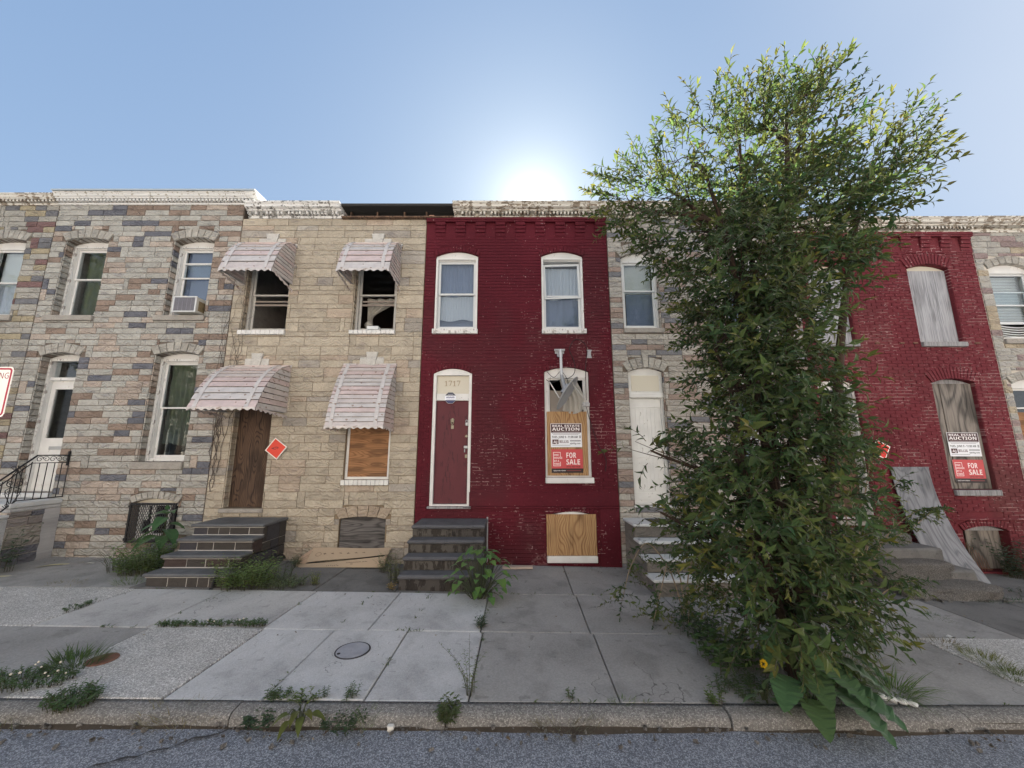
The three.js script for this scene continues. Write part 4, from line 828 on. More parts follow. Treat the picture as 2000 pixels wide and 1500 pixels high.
  part('torn_curtain', grid(28, 22, (u, v) => { const t = 1 - v; return [f3.a + 0.28 + u * (0.34 + 0.06 * t) + 0.05 * Math.sin(v * 4), 2.86 + v * 0.62 - 0.08 * Math.sin(u * 3.1) * t, f3.z - 0.06 + 0.1 * t * Math.sin(u * 2.6) + 0.05 * (fbm(u * 6, v * 5, 3, 58) - 0.5) + 0.02 * Math.sin(u * 24 + v * 6)]; }), M.rag, f3.g);
  const wb = move(db, h.xc), gb = subgroup('basement_window', h.g, 'basement window covered by a new plywood board');
  part('head_board', flat(asShape(openingPath({ ...wb, x0: wb.x0 + 0.1, x1: wb.x1 - 0.12, y0: 0.87, rise: wb.rise })), -0.1, 0.005), M.white, gb);
  part('plywood_board', box(0.645 - h.xc, 1.57 - h.xc, 0.168, 0.897, 0.003, 0.021, 0.002), M.plyNew, gb);
  part('sill', box(0.645 - h.xc, 1.572 - h.xc, 0.048, 0.164, -0.2, 0.055, 0.008), M.white, gb);
  part('plaster_seam', box(-0.475 - h.xc, -0.445 - h.xc, 0.05, 0.85, 0.004, 0.03, 0.008), M.concA, h.g);
  houseD = h;
}
// E: pale cast stone, mostly behind the tree
{
  const e1 = { depth: 0.07, x0: 2.29, x1: 3.06, y0: 4.53, ys: 6.09, rise: 0.12, sill: [2.28, 3.1, 4.43, 4.526] };
  const e2 = { x0: 4.45, x1: 5.25, y0: 4.53, ys: 6.09, rise: 0.12, sill: [4.4, 5.3, 4.43, 4.526] };
  const ed = { depth: 0.06, x0: 2.32, x1: 3.03, y0: 1.055, ys: 3.62, rise: 0.09, sill: [2.3, 3.06, 1.02, 1.052] };
  const e3 = { x0: 4.4, x1: 5.28, y0: 1.5, ys: 3.62, rise: 0.09, sill: [4.35, 5.33, 1.4, 1.497] };
  const h = makeHouse('rowhouse', 'pale stone-faced rowhouse with white door, mostly behind the tree', 2.02, 5.95, 6.99, [e1, e2, ed, e3], M.mortar, M.block);
  roofOf(h, 7.255);
  ashlar(h, { seed: 51, rows: [[0.112, 0.112], [0.118, 0.108]], run: [0.27, 0.75], len: [0.26, 0.5], tall: 0.04, ring: 0.21, joint: 0.011, bulge: 0.017, mat: M.stone, tones: paleTones });
  for (const [i, o] of h.holes.entries()) voussoirs(h, o, 7, 0.21, M.stone, archTones, 52 + i, true);
  corniceOf(h, 2.105, 5.96, 6.985, M.corniceRust, 1);
  for (const [i, o] of [e1, e2].entries()) {
    const f = windowOf(h, o, { rev: 0.08, fw: 0.05, meet: 5.38, head: 6.06, sill: o.sill, mat: M.vinyl, frameMat: M.white, label: i ? 'upper sash window behind the tree' : 'upper sash window with blinds behind the top glass' });
    blindIn(f.g, f.a + 0.04, f.b - 0.04, f.m, f.y1, f.z - 0.15);
    part('shade', grid(4, 4, (u, v) => [lerp(f.a + 0.1, f.b, u), lerp(f.y0, f.m, v), f.z - 0.2]), M.shadeBlue, f.g);
  }
  const d = move(ed, h.xc), g = subgroup('door', h.g, 'white panelled front door with flaking paint');
  part('frame', flat(asShape(openingPath({ ...d, x0: d.x0 + 0.002, x1: d.x1 - 0.002, y0: d.y0 + 0.002, rise: d.rise - 0.003 }), [rectPath(d.x0 + 0.045, d.x1 - 0.06, d.y0 + 0.02, 3.1)]), -0.16, -0.07), M.white, g);
  part('transom_panel', box(d.x0 + 0.07, d.x1 - 0.085, 3.24, 3.56, -0.069, -0.06, 0.004), M.cream, g);
  part('crossbar', box(d.x0 + 0.01, d.x1 - 0.01, 3.11, 3.2, -0.068, -0.035, 0.008), M.white, g);
  part('door_leaf', box(d.x0 + 0.047, d.x1 - 0.062, d.y0 + 0.022, 3.095, -0.15, -0.11, 0.003), M.white, g);
  for (const [a, b] of [[1.3, 1.92], [2.1, 2.9]]) for (let k = 0; k < 6; k++) { const x = d.x0 + 0.13 + k * 0.075; part('door_board', box(x + 0.002, x + 0.073, a, b, -0.11, -0.104, 0.003), M.white, g); }
  for (const [a, b] of [[1.14, 1.285], [1.93, 2.09], [2.91, 3.07]]) part('door_rail', box(d.x0 + 0.05, d.x1 - 0.065, a, b, -0.11, -0.098, 0.004), M.white, g);
  part('door_handle', tube([[d.x1 - 0.1, 2.05, -0.1], [d.x1 - 0.1, 2.05, -0.05]], 0.025, 0.028, 8), M.brass, g);
  part('threshold', box(d.x0 - 0.02, d.x1 + 0.03, 1.02, 1.052, -0.2, 0.03, 0.005), M.marble, g);
  const f3 = windowOf(h, e3, { rev: 0.08, fw: 0.05, meet: 2.6, head: 3.58, sill: e3.sill, label: 'ground floor sash window behind the tree' });
  curtainIn(h, f3.g, M.curtain, f3.a, f3.b, f3.y0, f3.y1, f3.z - 0.2, 6, 0.02, 59);
}
// F: red brick with bleached boards
{
  const f1 = { x0: 6.19, x1: 6.985, y0: 4.24, ys: 5.84, rise: 0.1, sill: [6.17, 7.02, 4.14, 4.236] };
  const f2 = { x0: 8.3, x1: 9.17, y0: 4.24, ys: 5.84, rise: 0.1, sill: [8.3, 9.2, 4.14, 4.236] };
  const fd = { x0: 6.08, x1: 6.85, y0: 0.8, ys: 3.38, rise: 0.085 };
  const f3 = { x0: 8.36, x1: 9.21, y0: 1.34, ys: 3.4, rise: 0.085, sill: [8.38, 9.235, 1.232, 1.336] };
  const fb = { x0: 8.4, x1: 9.25, y0: -0.12, ys: 0.6, rise: 0.085 };
  const h = makeHouse('rowhouse', 'red brick rowhouse with bleached plywood over its windows', 5.95, 9.765, 6.65, [f1, f2, fd, f3, fb], M.brickF, M.block);
  h.ux = h.xc + h.x0; facadeUV(h.wall.geometry, h);
  roofOf(h, 6.9);
  brickwork(h, M.brickF, 61, 0.24, 6.2);
  for (const [i, o] of h.holes.entries()) voussoirs(h, o, 15, i === 4 ? 0.13 : 0.24, M.brickF, null, 63 + i, false, 0.003);
  for (const c of h.g.children) if (c.name === 'arch_brick') facadeUV(c.geometry, h);
  part('frieze', facadeUV(box(h.x0 + 0.004, h.x1 - 0.004, 6.2, 6.65, -0.011, 0.004), h), M.brickF, h.g);
  corbels(h, M.brickF, 6.235, 0.15, 0.425); rebateBricks(h, M.brickF, 6.235, -0.06, 0.425);
  part('belt', facadeUV(box(h.x0 + 1.6, h.x1 + 0.002, 0.79, 0.83, -0.01, 0.035, 0.008), h), M.brickF, h.g);
  corniceOf(h, 5.96, 9.78, 6.645, M.corniceRust, 0.95, 0.9);
  for (const [i, o] of [f1, f2].entries()) {
    const w = move(o, h.xc), g = subgroup('window', h.g, i ? 'upper right window boarded with bleached plywood' : 'upper left window boarded with bleached plywood');
    part('head_board', flat(asShape(openingPath({ ...w, x0: w.x0 + 0.003, x1: w.x1 - 0.003, y0: w.ys - 0.06, rise: w.rise - 0.004 })), -0.16, -0.1), M.cream, g);
    part('plywood_board', box(w.x0 + 0.004, w.x1 - 0.004, w.y0 + 0.012, w.ys - 0.015, -0.099, -0.08, 0.003), M.plyGrey, g);
    part('sill', box(o.sill[0] - h.xc, o.sill[1] - h.xc, o.sill[2], o.sill[3], -0.2, 0.05, 0.008), M.greyWood, g);
  }
  const d = move(fd, h.xc), g = subgroup('door', h.g, 'open dark doorway in a peeling white frame');
  part('frame', join([flat(asShape(openingPath({ ...d, x0: d.x0 + 0.003, x1: d.x1 - 0.003, y0: d.y0 + 0.003, rise: d.rise - 0.004 }), [rectPath(d.x0 + 0.05, d.x1 - 0.05, d.y0 + 0.01, 2.8), rectPath(d.x0 + 0.05, d.x1 - 0.05, 2.97, 3.27)]), -0.28, -0.07), box(d.x0 + 0.01, d.x1 - 0.01, 2.9, 2.965, -0.069, -0.02, 0.008)]), M.peel, g);
  part('door_leaf', box(d.x0 + 0.052, d.x1 - 0.052, d.y0 + 0.012, 2.5, -0.27, -0.23, 0.004), M.oldWood, g);
  part('threshold', box(d.x0, d.x1, 0.7, 0.795, -0.3, 0.06, 0.01), M.sillStone, g);
  const w3 = move(f3, h.xc), g3 = subgroup('window', h.g, 'ground floor window closed with old grey boards');
  part('head_board', flat(asShape(openingPath({ ...w3, x0: w3.x0 + 0.003, x1: w3.x1 - 0.003, y0: w3.ys - 0.05, rise: w3.rise - 0.004 })), -0.16, -0.1), M.greyWood, g3);
  for (const [a, b, dz] of [[0.004, 0.2, 0], [0.204, 0.655, 0.012], [0.66, 0.845, 0.004]]) part('board', box(w3.x0 + a, w3.x0 + b, w3.y0 + 0.01, w3.ys - 0.008, -0.099, -0.08 + dz, 0.003), M.plyOld, g3);
  part('sill', box(8.38 - h.xc, 9.235 - h.xc, 1.232, 1.336, -0.2, 0.05, 0.008), M.greyWood, g3);
  const wb = move(fb, h.xc), gb = subgroup('basement_window', h.g, 'basement opening with a leaning board and a broken grille');
  part('frame', rectFrame(wb.x0 + 0.003, wb.x1 - 0.003, wb.y0 + 0.003, 0.6, -0.26, -0.2, 0.05), M.oldWood, gb);
  part('plywood_board', join([box(wb.x0 + 0.19, wb.x0 + 0.36, -0.1, 0.62, -0.16, -0.14, 0.004), box(wb.x0 + 0.365, wb.x1 - 0.01, -0.1, 0.6, -0.17, -0.15, 0.004)]), M.plyOld, gb);
  part('head_board', flat(asShape(openingPath({ ...wb, x0: wb.x0 + 0.003, x1: wb.x1 - 0.003, y0: 0.59, rise: wb.rise - 0.005 })), -0.14, -0.08), M.greyWood, gb);
  const bars = []; for (let k = 0; k < 8; k++) { bars.push(tube([[wb.x0 + 0.02 + k * 0.05, -0.1, 0.0], [wb.x0 + 0.02 + k * 0.05, 0.45 - k * 0.05, -0.06]], 0.005, 0.005, 4)); }
  bars.push(tube([[wb.x0 + 0.01, 0.0, 0], [wb.x0 + 0.4, -0.08, 0]], 0.007, 0.007, 4)); part('grille', join(bars), M.rustIron, gb);
  part('anchor_plate', join([7.36, 7.86, 8.13].map((x) => box(x - h.xc, x - h.xc + 0.09, 4.2, 4.235, -0.005, 0.02, 0.006))), M.rustIron, h.g);
  part('anchor_plate', box(9.38 - h.xc, 9.48 - h.xc, 4.2, 4.235, -0.005, 0.02, 0.006), M.rustIron, h.g);
}
// G: rightmost, mauve and grey stone
{
  const g1 = { depth: 0.06, x0: 10.0, x1: 10.9, y0: 4.31, ys: 5.83, rise: 0.12, sill: [9.98, 10.95, 4.2, 4.306] };
  const g3 = { depth: 0.06, x0: 9.93, x1: 10.8, y0: 1.4, ys: 3.38, rise: 0.1, sill: [9.9, 10.85, 1.3, 1.396] };
  const h = makeHouse('rowhouse', 'grey and mauve stone-faced rowhouse cut off by the right edge', 9.765, 13.6, 6.66, [g1, g3], M.mortarPale, M.block);
  roofOf(h, 6.92, plain(0.4, 0.5, 0.48, 0.5));
  ashlar(h, { seed: 71, rows: [[0.13], [0.135], [0.128]], run: [0.24, 0.62], len: [0.24, 0.5], tall: 0, ring: 0.17, joint: 0.011, bulge: 0.02, mat: M.stone, tones: mauveTones });
  for (const [i, o] of h.holes.entries()) voussoirs(h, o, 7, 0.17, M.stone, archTones, 72 + i, false);
  corniceOf(h, 9.785, 13.6, 6.655, M.corniceRust, 0.95, 0);
  const f = windowOf(h, g1, { rev: 0.07, fw: 0.04, meet: 5.06, open: 0.3, head: 5.8, sill: g1.sill, mat: M.vinyl, frameMat: M.white, label: 'upper sash window with sagging broken blinds' });
  blindIn(f.g, f.a + 0.03, f.b - 0.03, f.m - 0.35, f.y1, f.z - 0.16, 0.035);
  blindIn(f.g, f.a + 0.01, f.b - 0.01, f.y0 + 0.06, f.y0 + 0.3, f.z - 0.02, 0.05, M.vinyl, 0.05);
  const f3 = windowOf(h, g3, { rev: 0.07, fw: 0.05, meet: 2.9, head: 3.35, sill: g3.sill, label: 'ground floor window with an orange board below' });
  part('plywood_board', box(f3.a, f3.b, f3.y0, 2.82, f3.z - 0.02, f3.z - 0.004, 0.003), M.plyRed, f3.g);
}
// ------------------------------------------------------------------ stoops
// steps run from the wall (z = 0) outwards: fronts[k] is where tread k ends, tops[k] its height
function stoop(name, label, x0, x1, fronts, tops, o) {
  const xc = (x0 + x1) / 2, base = gy(xc) - 0.06, g = thing(name, label, 'front steps', [xc, base, FZ]), rnd = rngOf(o.seed), a = x0 - xc, b = x1 - xc;
  const n = tops.length;
  for (let k = 0; k < n; k++) {
    const top = tops[k] - base, th = o.treadT, back = k ? fronts[k - 1] - 0.05 : 0.015, low = k < n - 1 ? tops[k + 1] - base : 0;
    part('tread', box(a - o.lip, b + o.lip, top - th, top, back, fronts[k], o.round ?? 0.012, rnd() * 3, rnd() * 3), o.treadMat, g);
    const y1 = top - th - 0.002, zf = fronts[k] - o.nose, y0 = low;
    part('core', box(a + 0.02, b - 0.02, Math.max(0, y0 - 0.1), y1, 0.02, zf - (o.pointing ? 0.004 : 0.03)), o.jointMat, g);
    const run = (len, put) => { let x = 0; while (x < len - 0.02) { let w = lerp(o.len[0], o.len[1], rnd()); if (len - x - w < o.len[0] * 0.6) w = len - x; put(x, x + w); x += w; } };
    const cutRow = (yA, yB) => (o.split && rnd() < o.split && yB - yA > 0.14 ? [[yA, (yA + yB) / 2], [(yA + yB) / 2, yB]] : [[yA, yB]]);
    const j = o.joint / 2;
    run(b - a, (p, q) => { for (const [yA, yB] of cutRow(y0, y1)) part('riser_stone', tint(stone(a + p + j, a + q - j, yA + j, yB - j, zf, 0.06, o.bulge, rnd, 3, 2, 0.006), pickTone(o.tones, rnd)), o.stoneMat, g); });
    // the flanks, turned to face sideways
    const z0 = k ? fronts[k - 1] - o.nose : 0.02;
    for (const side of [1, -1]) {
      const rows = []; if (k === n - 1) rows.push([0, y1]); else for (let y = 0; y < y1 - 0.02;) { const hh = Math.min(y1 - y, (y1 - y) > 0.3 ? lerp(0.13, 0.2, rnd()) : y1 - y); rows.push([y, y + hh]); y += hh; }
      for (const [yA, yB] of rows) run(zf - z0, (p, q) => { const s = stone(-(z0 + q) + j, -(z0 + p) - j, yA + j, yB - j, 0, 0.05, o.bulge, rnd, 2, 2, 0.006); if (side > 0) s.rotateY(Math.PI / 2).translate(b, 0, 0); else { s.translate(2 * z0 + zf - z0, 0, 0); s.rotateY(-Math.PI / 2).translate(a, 0, 0); } part('side_stone', tint(s, pickTone(o.tones, rnd)), o.stoneMat, g); });
    }
    if (o.pointing) part('mortar_line', join([box(a - 0.012, b + 0.012, y1 - 0.014, y1 - 0.001, zf - 0.02, zf + 0.02, 0.004), box(a - 0.005, b + 0.01, y0 + 0.0, y0 + 0.013, zf - 0.02, zf + 0.018, 0.004)]), o.jointMat, g);
  }
  return g;
}
stoop('front_steps', 'dark stone steps with white mortar lines and slate treads under the boarded door', -5.38, -4.2, [0.74, 0.99, 1.24, 1.5], [0.845, 0.665, 0.475, 0.285], {
  seed: 81, treadT: 0.045, lip: 0.03, nose: 0.05, treadMat: M.slate, jointMat: plain(0.45, 0.43, 0.4, 0.9), stoneMat: std({ map: scaled(stoneTone, 0.5), bumpMap: scaled(stoneRelief, 0.5), bumpScale: 0.006, vertexColors: true, roughness: 0.8 }),
  len: [0.16, 0.36], split: 0.1, joint: 0.014, bulge: 0.01, pointing: true, tones: [[0.5, [0.052, 0.046, 0.042]], [0.25, [0.056, 0.038, 0.034]], [0.25, [0.044, 0.043, 0.052]]] });
stoop('front_steps', 'dark painted concrete steps leading up to the maroon door', -1.68, -0.47, [0.72, 0.96, 1.2, 1.43], [0.825, 0.635, 0.44, 0.245], {
  seed: 83, treadT: 0.06, lip: 0.02, nose: 0.035, round: 0.02, treadMat: std({ map: scaled(concC, 0.8), color: rgb(0.6, 0.62, 0.7), bumpMap: scaled(concRelief, 0.6), bumpScale: 0.005, roughness: 0.8 }), jointMat: M.concDark,
  stoneMat: std({ map: scaled(flake(661, 0.5, [0.22, 0.2, 0.18]), 0.5, 0.5), bumpMap: scaled(concRelief, 0.3), bumpScale: 0.006, vertexColors: true, roughness: 0.9 }), len: [0.5, 0.8], joint: 0.008, bulge: 0.005, tones: [[0.6, [0.12, 0.11, 0.1]], [0.4, [0.09, 0.08, 0.075]]] });
stoop('front_steps', 'grey steps with white marble treads under the white panelled door', 2.1, 3.35, [0.66, 0.92, 1.2, 1.5], [0.835, 0.61, 0.41, 0.205], {
  seed: 85, treadT: 0.045, lip: 0.035, nose: 0.05, treadMat: M.marble, jointMat: M.concDark, stoneMat: M.stoneFine, len: [0.35, 0.6], joint: 0.012, bulge: 0.008, tones: [[0.6, [0.2, 0.185, 0.165]], [0.4, [0.15, 0.14, 0.13]]] });
{ // a dark mat lies on the top marble tread
  single('door_mat', box(-0.3, 0.3, 0, 0.015, -0.17, 0.17, 0.004), M.rubber, 'black rubber mat on the top marble step', 'door mat', [2.72, 0.836, FZ + 0.36]);
}
{ // crumbling steps of the red house on the right
  const g = thing('front_steps', 'crumbling concrete steps falling apart below the leaning grey plywood', 'front steps', [6.55, gy(6.55) - 0.05, FZ]), rnd = rngOf(87), y = (v) => v - gy(6.55) + 0.05;
  const lump = (x0, x1, y0, y1, z0, z1, mat, wob, name, seed) => {
    const b = grid(72, 32, (u, v) => { const th = u * Math.PI * 2, ph = (v - 0.5) * Math.PI, sq = (c) => Math.sign(c) * Math.pow(Math.abs(c), 0.32); let d = [sq(Math.cos(ph)) * sq(Math.cos(th)), sq(Math.sin(ph)), sq(Math.cos(ph)) * sq(Math.sin(th))]; const n = 1 + wob * (fbm(d[0] * 2.5 + seed, d[1] * 2.5 + d[2] * 2, 4, seed) - 0.5) + 0.13 * (fbm(d[0] * 9 + seed, d[1] * 9 + d[2] * 8, 3, seed + 5) - 0.5); return [lerp(x0, x1, 0.5 + 0.5 * d[0] * n), lerp(y0, y1, 0.5 + 0.5 * d[1] * n), lerp(z0, z1, 0.5 + 0.5 * d[2] * n)]; });
    return part(name, planarUV(b.toNonIndexed()), mat, g);
  };
  lump(-0.62, 0.5, y(0.2), y(0.66), 0.02, 0.42, M.rubble, 0.2, 'broken_step', 3);
  part('step_block', box(-0.6, 0.66, y(0.235), y(0.455), 0.02, 0.72, 0.03), M.concDark, g);
  lump(-0.62, 0.62, y(-0.1), y(0.3), 0.02, 1.0, M.rubble, 0.14, 'broken_step', 5);
  lump(0.36, 0.86, y(-0.06), y(0.2), 0.45, 1.0, M.concDark, 0.08, 'step_block', 9);
  lump(-0.66, 0.9, y(-0.3), y(0.06), 0.1, 1.38, M.rubble, 0.16, 'rubble_base', 11);
  const chips = []; for (let k = 0; k < 90; k++) { const s = lerp(0.012, 0.045, rnd() * rnd()), c = stone(-s, s, -s * 0.6, s * 0.6, 0, s, s * 0.5, rnd, 2, 2, s * 0.4); c.rotateX(rnd() * 6).rotateY(rnd() * 6); const x = lerp(-0.6, 0.95, rnd()), z = lerp(0.9, 1.45, rnd()); c.translate(x, y(gy(6.55 + x)) + s * 0.3 + (1.35 - z) * 0.16 * rnd(), z); chips.push(c); }
  part('rubble_chips', join(chips), M.rubble, g).userData.kind = 'stuff';
}
{ // raised porch of the second house, seen from its side
  const g = thing('front_porch', 'stone-sided porch with a white marble landing at the left edge', 'porch', [-9.2, gy(-9.2) - 0.05, FZ]), rnd = rngOf(89), Y = (v) => v - gy(-9.2) + 0.05, b = 0.72;
  part('landing', box(-0.8, b + 0.03, Y(1.1), Y(1.185), 0.015, 0.8, 0.015), M.marble, g);
  part('landing_edge', box(-0.8, b + 0.012, Y(1.03), Y(1.097), 0.015, 0.775, 0.015), M.concLight, g);
  part('core', box(-0.78, b - 0.02, 0, Y(1.03), 0.02, 0.73), M.mortarPale, g);
  const tones = [[0.45, [0.145, 0.15, 0.175]], [0.3, [0.24, 0.215, 0.205]], [0.25, [0.29, 0.27, 0.245]]];
  let y = 0; while (y < Y(1.03) - 0.03) { const hh = Math.min(Y(1.03) - y, lerp(0.12, 0.2, rnd())); let z = 0.19; while (z < 0.74) { let w = lerp(0.25, 0.6, rnd()); if (0.75 - z - w < 0.12) w = 0.75 - z; const s = stone(-(z + w) + 0.007, -z - 0.007, y + 0.007, y + hh - 0.007, 0, 0.05, 0.012, rnd, 3, 2); s.rotateY(Math.PI / 2).translate(b, 0, 0); part('stone', tint(s, pickTone(tones, rnd)), M.stone, g); z += w; } y += hh; }
  part('plaster_patch', grid(8, 24, (u, v) => [b + 0.004 + 0.014 * fbm(u * 3, v * 9, 3, 3), v * Y(1.03), 0.015 + u * (0.2 + 0.09 * fbm(2, v * 5, 2, 7))]), std({ map: scaled(concA, 0.6), color: rgb(1, 1, 1.02), roughness: 0.95 }), g);
  for (let k = 0; k < 5; k++) { const top = Y(1.18) - (k + 1) * 0.185; part('tread', box(-0.75, b, top - 0.05, top, 0.74 + k * 0.26, 1.04 + k * 0.26, 0.012), M.marble, g); part('riser_block', box(-0.73, b - 0.02, 0, top - 0.052, 0.74 + k * 0.26, 1.0 + k * 0.26, 0.008), M.concLight, g); }
}
{ // wrought iron railing on the porch
  const x = -8.47, g = thing('stair_railing', 'black wrought iron railing with scrolls on the marble porch', 'railing', [x, 1.19, FZ]);
  const bar = (pts, r, name = 'baluster', s = 6) => part(name, tube(pts, r, r, s), M.black, g);
  const sl = -0.92, topY = (z) => (z < 0.54 ? 0.795 : 0.795 + (z - 0.54) * sl), lowY = (z) => (z < 0.72 ? 0.03 : 0.03 + (z - 0.72) * sl);
  bar([[0, 0.795, 0.04], [0, 0.795, 0.54], [0, topY(2.0), 2.0]], 0.014, 'hand_rail'); bar([[0, 0.66, 0.04], [0, 0.66, 0.6], [0, topY(2) - 0.14, 2.0]], 0.009, 'rail');
  bar([[0, 0.03, 0.02], [0, 0.03, 0.72], [0, lowY(2.0), 2.0]], 0.011, 'rail');
  bar([[-0.03, 0.6, 0.025], [-0.03, 0.87, 0.025]], 0.022, 'wall_bracket', 4); bar([[0, 0.66, 0.03], [0, 0.03, 0.03]], 0.008);
  for (let z = 0.14; z < 1.9; z += 0.115) { const t = z < 0.54 ? 0.66 : topY(z) - 0.06; bar([[0, t, z], [0, lowY(z), z]], 0.0075, 'baluster', 5); }
  const scroll = (cy, cz, r, dir, turns = 1.3, sy = 1) => { const p = []; for (let i = 0; i <= 26; i++) { const t = i / 26, q = t * turns * 6.28, rr = r * (1 - 0.75 * t); p.push([0, cy + sy * Math.sin(q) * rr, cz + dir * Math.cos(q) * rr]); } return tube(p, 0.0055, 0.0045, 5); };
  const s = []; for (let k = 0; k < 5; k++) s.push(scroll(0.728, 0.1 + k * 0.1, 0.055, k % 2 ? 1 : -1));
  part('scrollwork', join(s), M.black, g);
  const zc = 0.78, dm = [];                                       // the diamond of scrolls
  for (const sg of [1, -1]) { dm.push(tube(curve([[0, 0.56, zc], [0, 0.46, zc + sg * 0.05], [0, 0.36, zc + sg * 0.1], [0, 0.3, zc + sg * 0.1], [0, 0.26, zc + sg * 0.02]], 16), 0.006)); dm.push(tube(curve([[0, -0.04, zc], [0, 0.06, zc + sg * 0.05], [0, 0.16, zc + sg * 0.1], [0, 0.22, zc + sg * 0.1], [0, 0.26, zc + sg * 0.02]], 16), 0.006)); for (const yy of [0.58, 0.33, 0.19, -0.03]) dm.push(scroll(yy, zc + sg * 0.055, 0.04, sg, 1.2, yy > 0.2 ? 1 : -1)); }
  part('scrollwork', join(dm), M.black, g); bar([[0, 0.62, zc], [0, -0.05, zc]], 0.009, 'baluster', 4);
}

// ------------------------------------------------------------------ metal awnings
function awning(label, x0, x1, yTop, yFront, out, ctrl, rows, sideRows, yWall) {
  const xc = (x0 + x1) / 2, g = thing('awning', label, 'awning', [xc, yTop, FZ], 'metal awnings on the cream house'), w = (x1 - x0) / 2, rnd = rngOf(Math.floor(700 + x0 * 31 + yTop * 7));
  const H = yFront - yTop, P = (t) => { const a = (1 - t) * (1 - t), b = 2 * t * (1 - t), c = t * t; return [0.015 * a + ctrl[0] * b + out * c, 0 * a + ctrl[1] * b + H * c]; };
  const tones = [[0.54, 0.495, 0.475], [0.56, 0.465, 0.445], [0.53, 0.51, 0.495]];
  const metal = tones.map((c, i) => std({ map: scaled(awnTone, 0.8, 0.3), color: rgb(...mul3(c, 1.25)), roughness: 0.42, metalness: 0.15 }));
  const pick = () => metal[Math.floor(rnd() * 3)];
  for (let k = 0; k < rows; k++) {
    const a = P(k / rows), b = P((k + 0.9) / rows), d = [b[1] - a[1], -(b[0] - a[0])], L = Math.hypot(...d), n = [-d[0] / L, -d[1] / L]; // outward normal
    const lift = 0.019;
    part('slat', prism([[a[0], a[1]], [a[0] + n[0] * 0.003, a[1] + n[1] * 0.003], [b[0] + n[0] * lift, b[1] + n[1] * lift], [b[0] + n[0] * (lift - 0.006), b[1] + n[1] * (lift - 0.006) - 0.006], [b[0], b[1]]], -w, w, rnd() * 3, rnd()), pick(), g);
  }
  for (const f of [-0.8, 0.72]) { const pts = []; for (let k = 0; k <= 14; k++) { const p = P(k / 14), q = P(Math.min(1, k / 14 + 0.02)), r = P(Math.max(0, k / 14 - 0.02)), t = [q[0] - r[0], q[1] - r[1]], L = Math.hypot(...t); pts.push([p[0] - t[1] / L * 0.021, p[1] + t[0] / L * 0.021]); } const low = pts.map(([a, b]) => [a - 0.004, b - 0.006]).reverse(); part('cover_strip', prism([...pts, ...low], f * w - 0.035, f * w + 0.035), metal[2], g); }
  const zAt = (y) => { let lo = 0, hi = 1; for (let i = 0; i < 30; i++) { const m = (lo + hi) / 2; if (P(m)[1] > y) lo = m; else hi = m; } return P(lo)[0]; };
  for (const sd of [-1, 1]) for (let k = 0; k < sideRows; k++) {
    const ya = lerp(-0.03, H, k / sideRows), yb = lerp(-0.03, H, (k + 0.9) / sideRows), za = zAt(ya), zb = zAt(yb), X = sd * (w - 0.004), o = sd * 0.012;
    const Q = [[X, ya, 0.012], [X, ya, za - 0.004], [X + o, yb, zb - 0.004], [X + o, yb, 0.012]], R = [[X, yb, 0.012], [X, yb, zb - 0.004]];
    part('side_slat', planarUV(geoOf([...Q[0], ...Q[1], ...Q[2], ...Q[0], ...Q[2], ...Q[3], ...Q[3], ...Q[2], ...R[1], ...Q[3], ...R[1], ...R[0]]), rnd() * 3, rnd()), pick(), g);
  }
  // scalloped edge along the front and down both sides
  const scallop = (len, drop, n) => { const s = new THREE.Shape(); s.moveTo(0, 0.03); s.lineTo(len, 0.03 ); for (let k = 0; k <= n * 8; k++) { const x = len * (1 - k / (n * 8)); s.lineTo(x, -drop * 0.5 - drop * 0.5 * Math.cos(k / 8 * 6.28)); } s.closePath(); return flat(s, -0.004, 0.004, 4); };
  const fr = scallop(2 * w, 0.03, Math.round(2 * w / 0.135)); fr.translate(-w, H - 0.01, out + 0.012); part('valance', fr, metal[2], g);
  for (const sd of [-1, 1]) { const L = Math.hypot(out, yWall - yFront), s = scallop(L, 0.03, Math.max(3, Math.round(L / 0.135))); s.rotateZ(-Math.atan2(yFront - yWall, out)).rotateY(sd > 0 ? Math.PI / 2 : Math.PI / 2).translate(sd * (w + 0.012), H - 0.012, out); part('valance', s, metal[0], g); }
  part('hanger', join([tube([[-w + 0.02, H + 0.02, 0.02], [-w + 0.02, H, out - 0.02]], 0.012, 0.012, 4), tube([[w - 0.02, H + 0.02, 0.02], [w - 0.02, H, out - 0.02]], 0.012, 0.012, 4), tube([[-w, H + 0.02, out - 0.02], [w, H + 0.02, out - 0.02]], 0.01, 0.01, 4)]), M.zinc, g);
  part('back_strip', box(-w - 0.01, w + 0.01, -0.035, 0.02, 0.002, 0.02, 0.004), metal[2], g);
}
const awnTone = colorMap(512, 256, (u, v) => { const a = fbm(u * 8, v * 4, 4, 701, 8, 4), b = fbm(u * 4, v * 30, 3, 703, 4, 30), r = smooth(0.74, 0.8, fbm(u * 10, v * 6, 3, 705, 10, 6)); const k = 0.66 + 0.3 * a + 0.14 * (b - 0.5); return mix3([k, k * 0.985, k * 0.99], [0.4 * k, 0.26 * k, 0.18 * k], r * 0.8); });
awning('small faded pink awning over the left upper window', -5.59, -4.575, 6.35, 5.47, 0.7, [0.5, -0.03], 9, 11, 5.34);
awning('small faded pink awning over the right upper window', -3.345, -2.34, 6.35, 5.47, 0.7, [0.5, -0.03], 9, 11, 5.34);
awning('broad faded pink awning over the boarded door', -5.6, -4.42, 3.735, 2.79, 0.93, [0.62, -0.12], 11, 9, 2.72);
awning('tall faded pink awning over the orange boarded window', -3.365, -2.31, 3.77, 2.49, 0.6, [0.5, -0.62], 15, 14, 2.46);

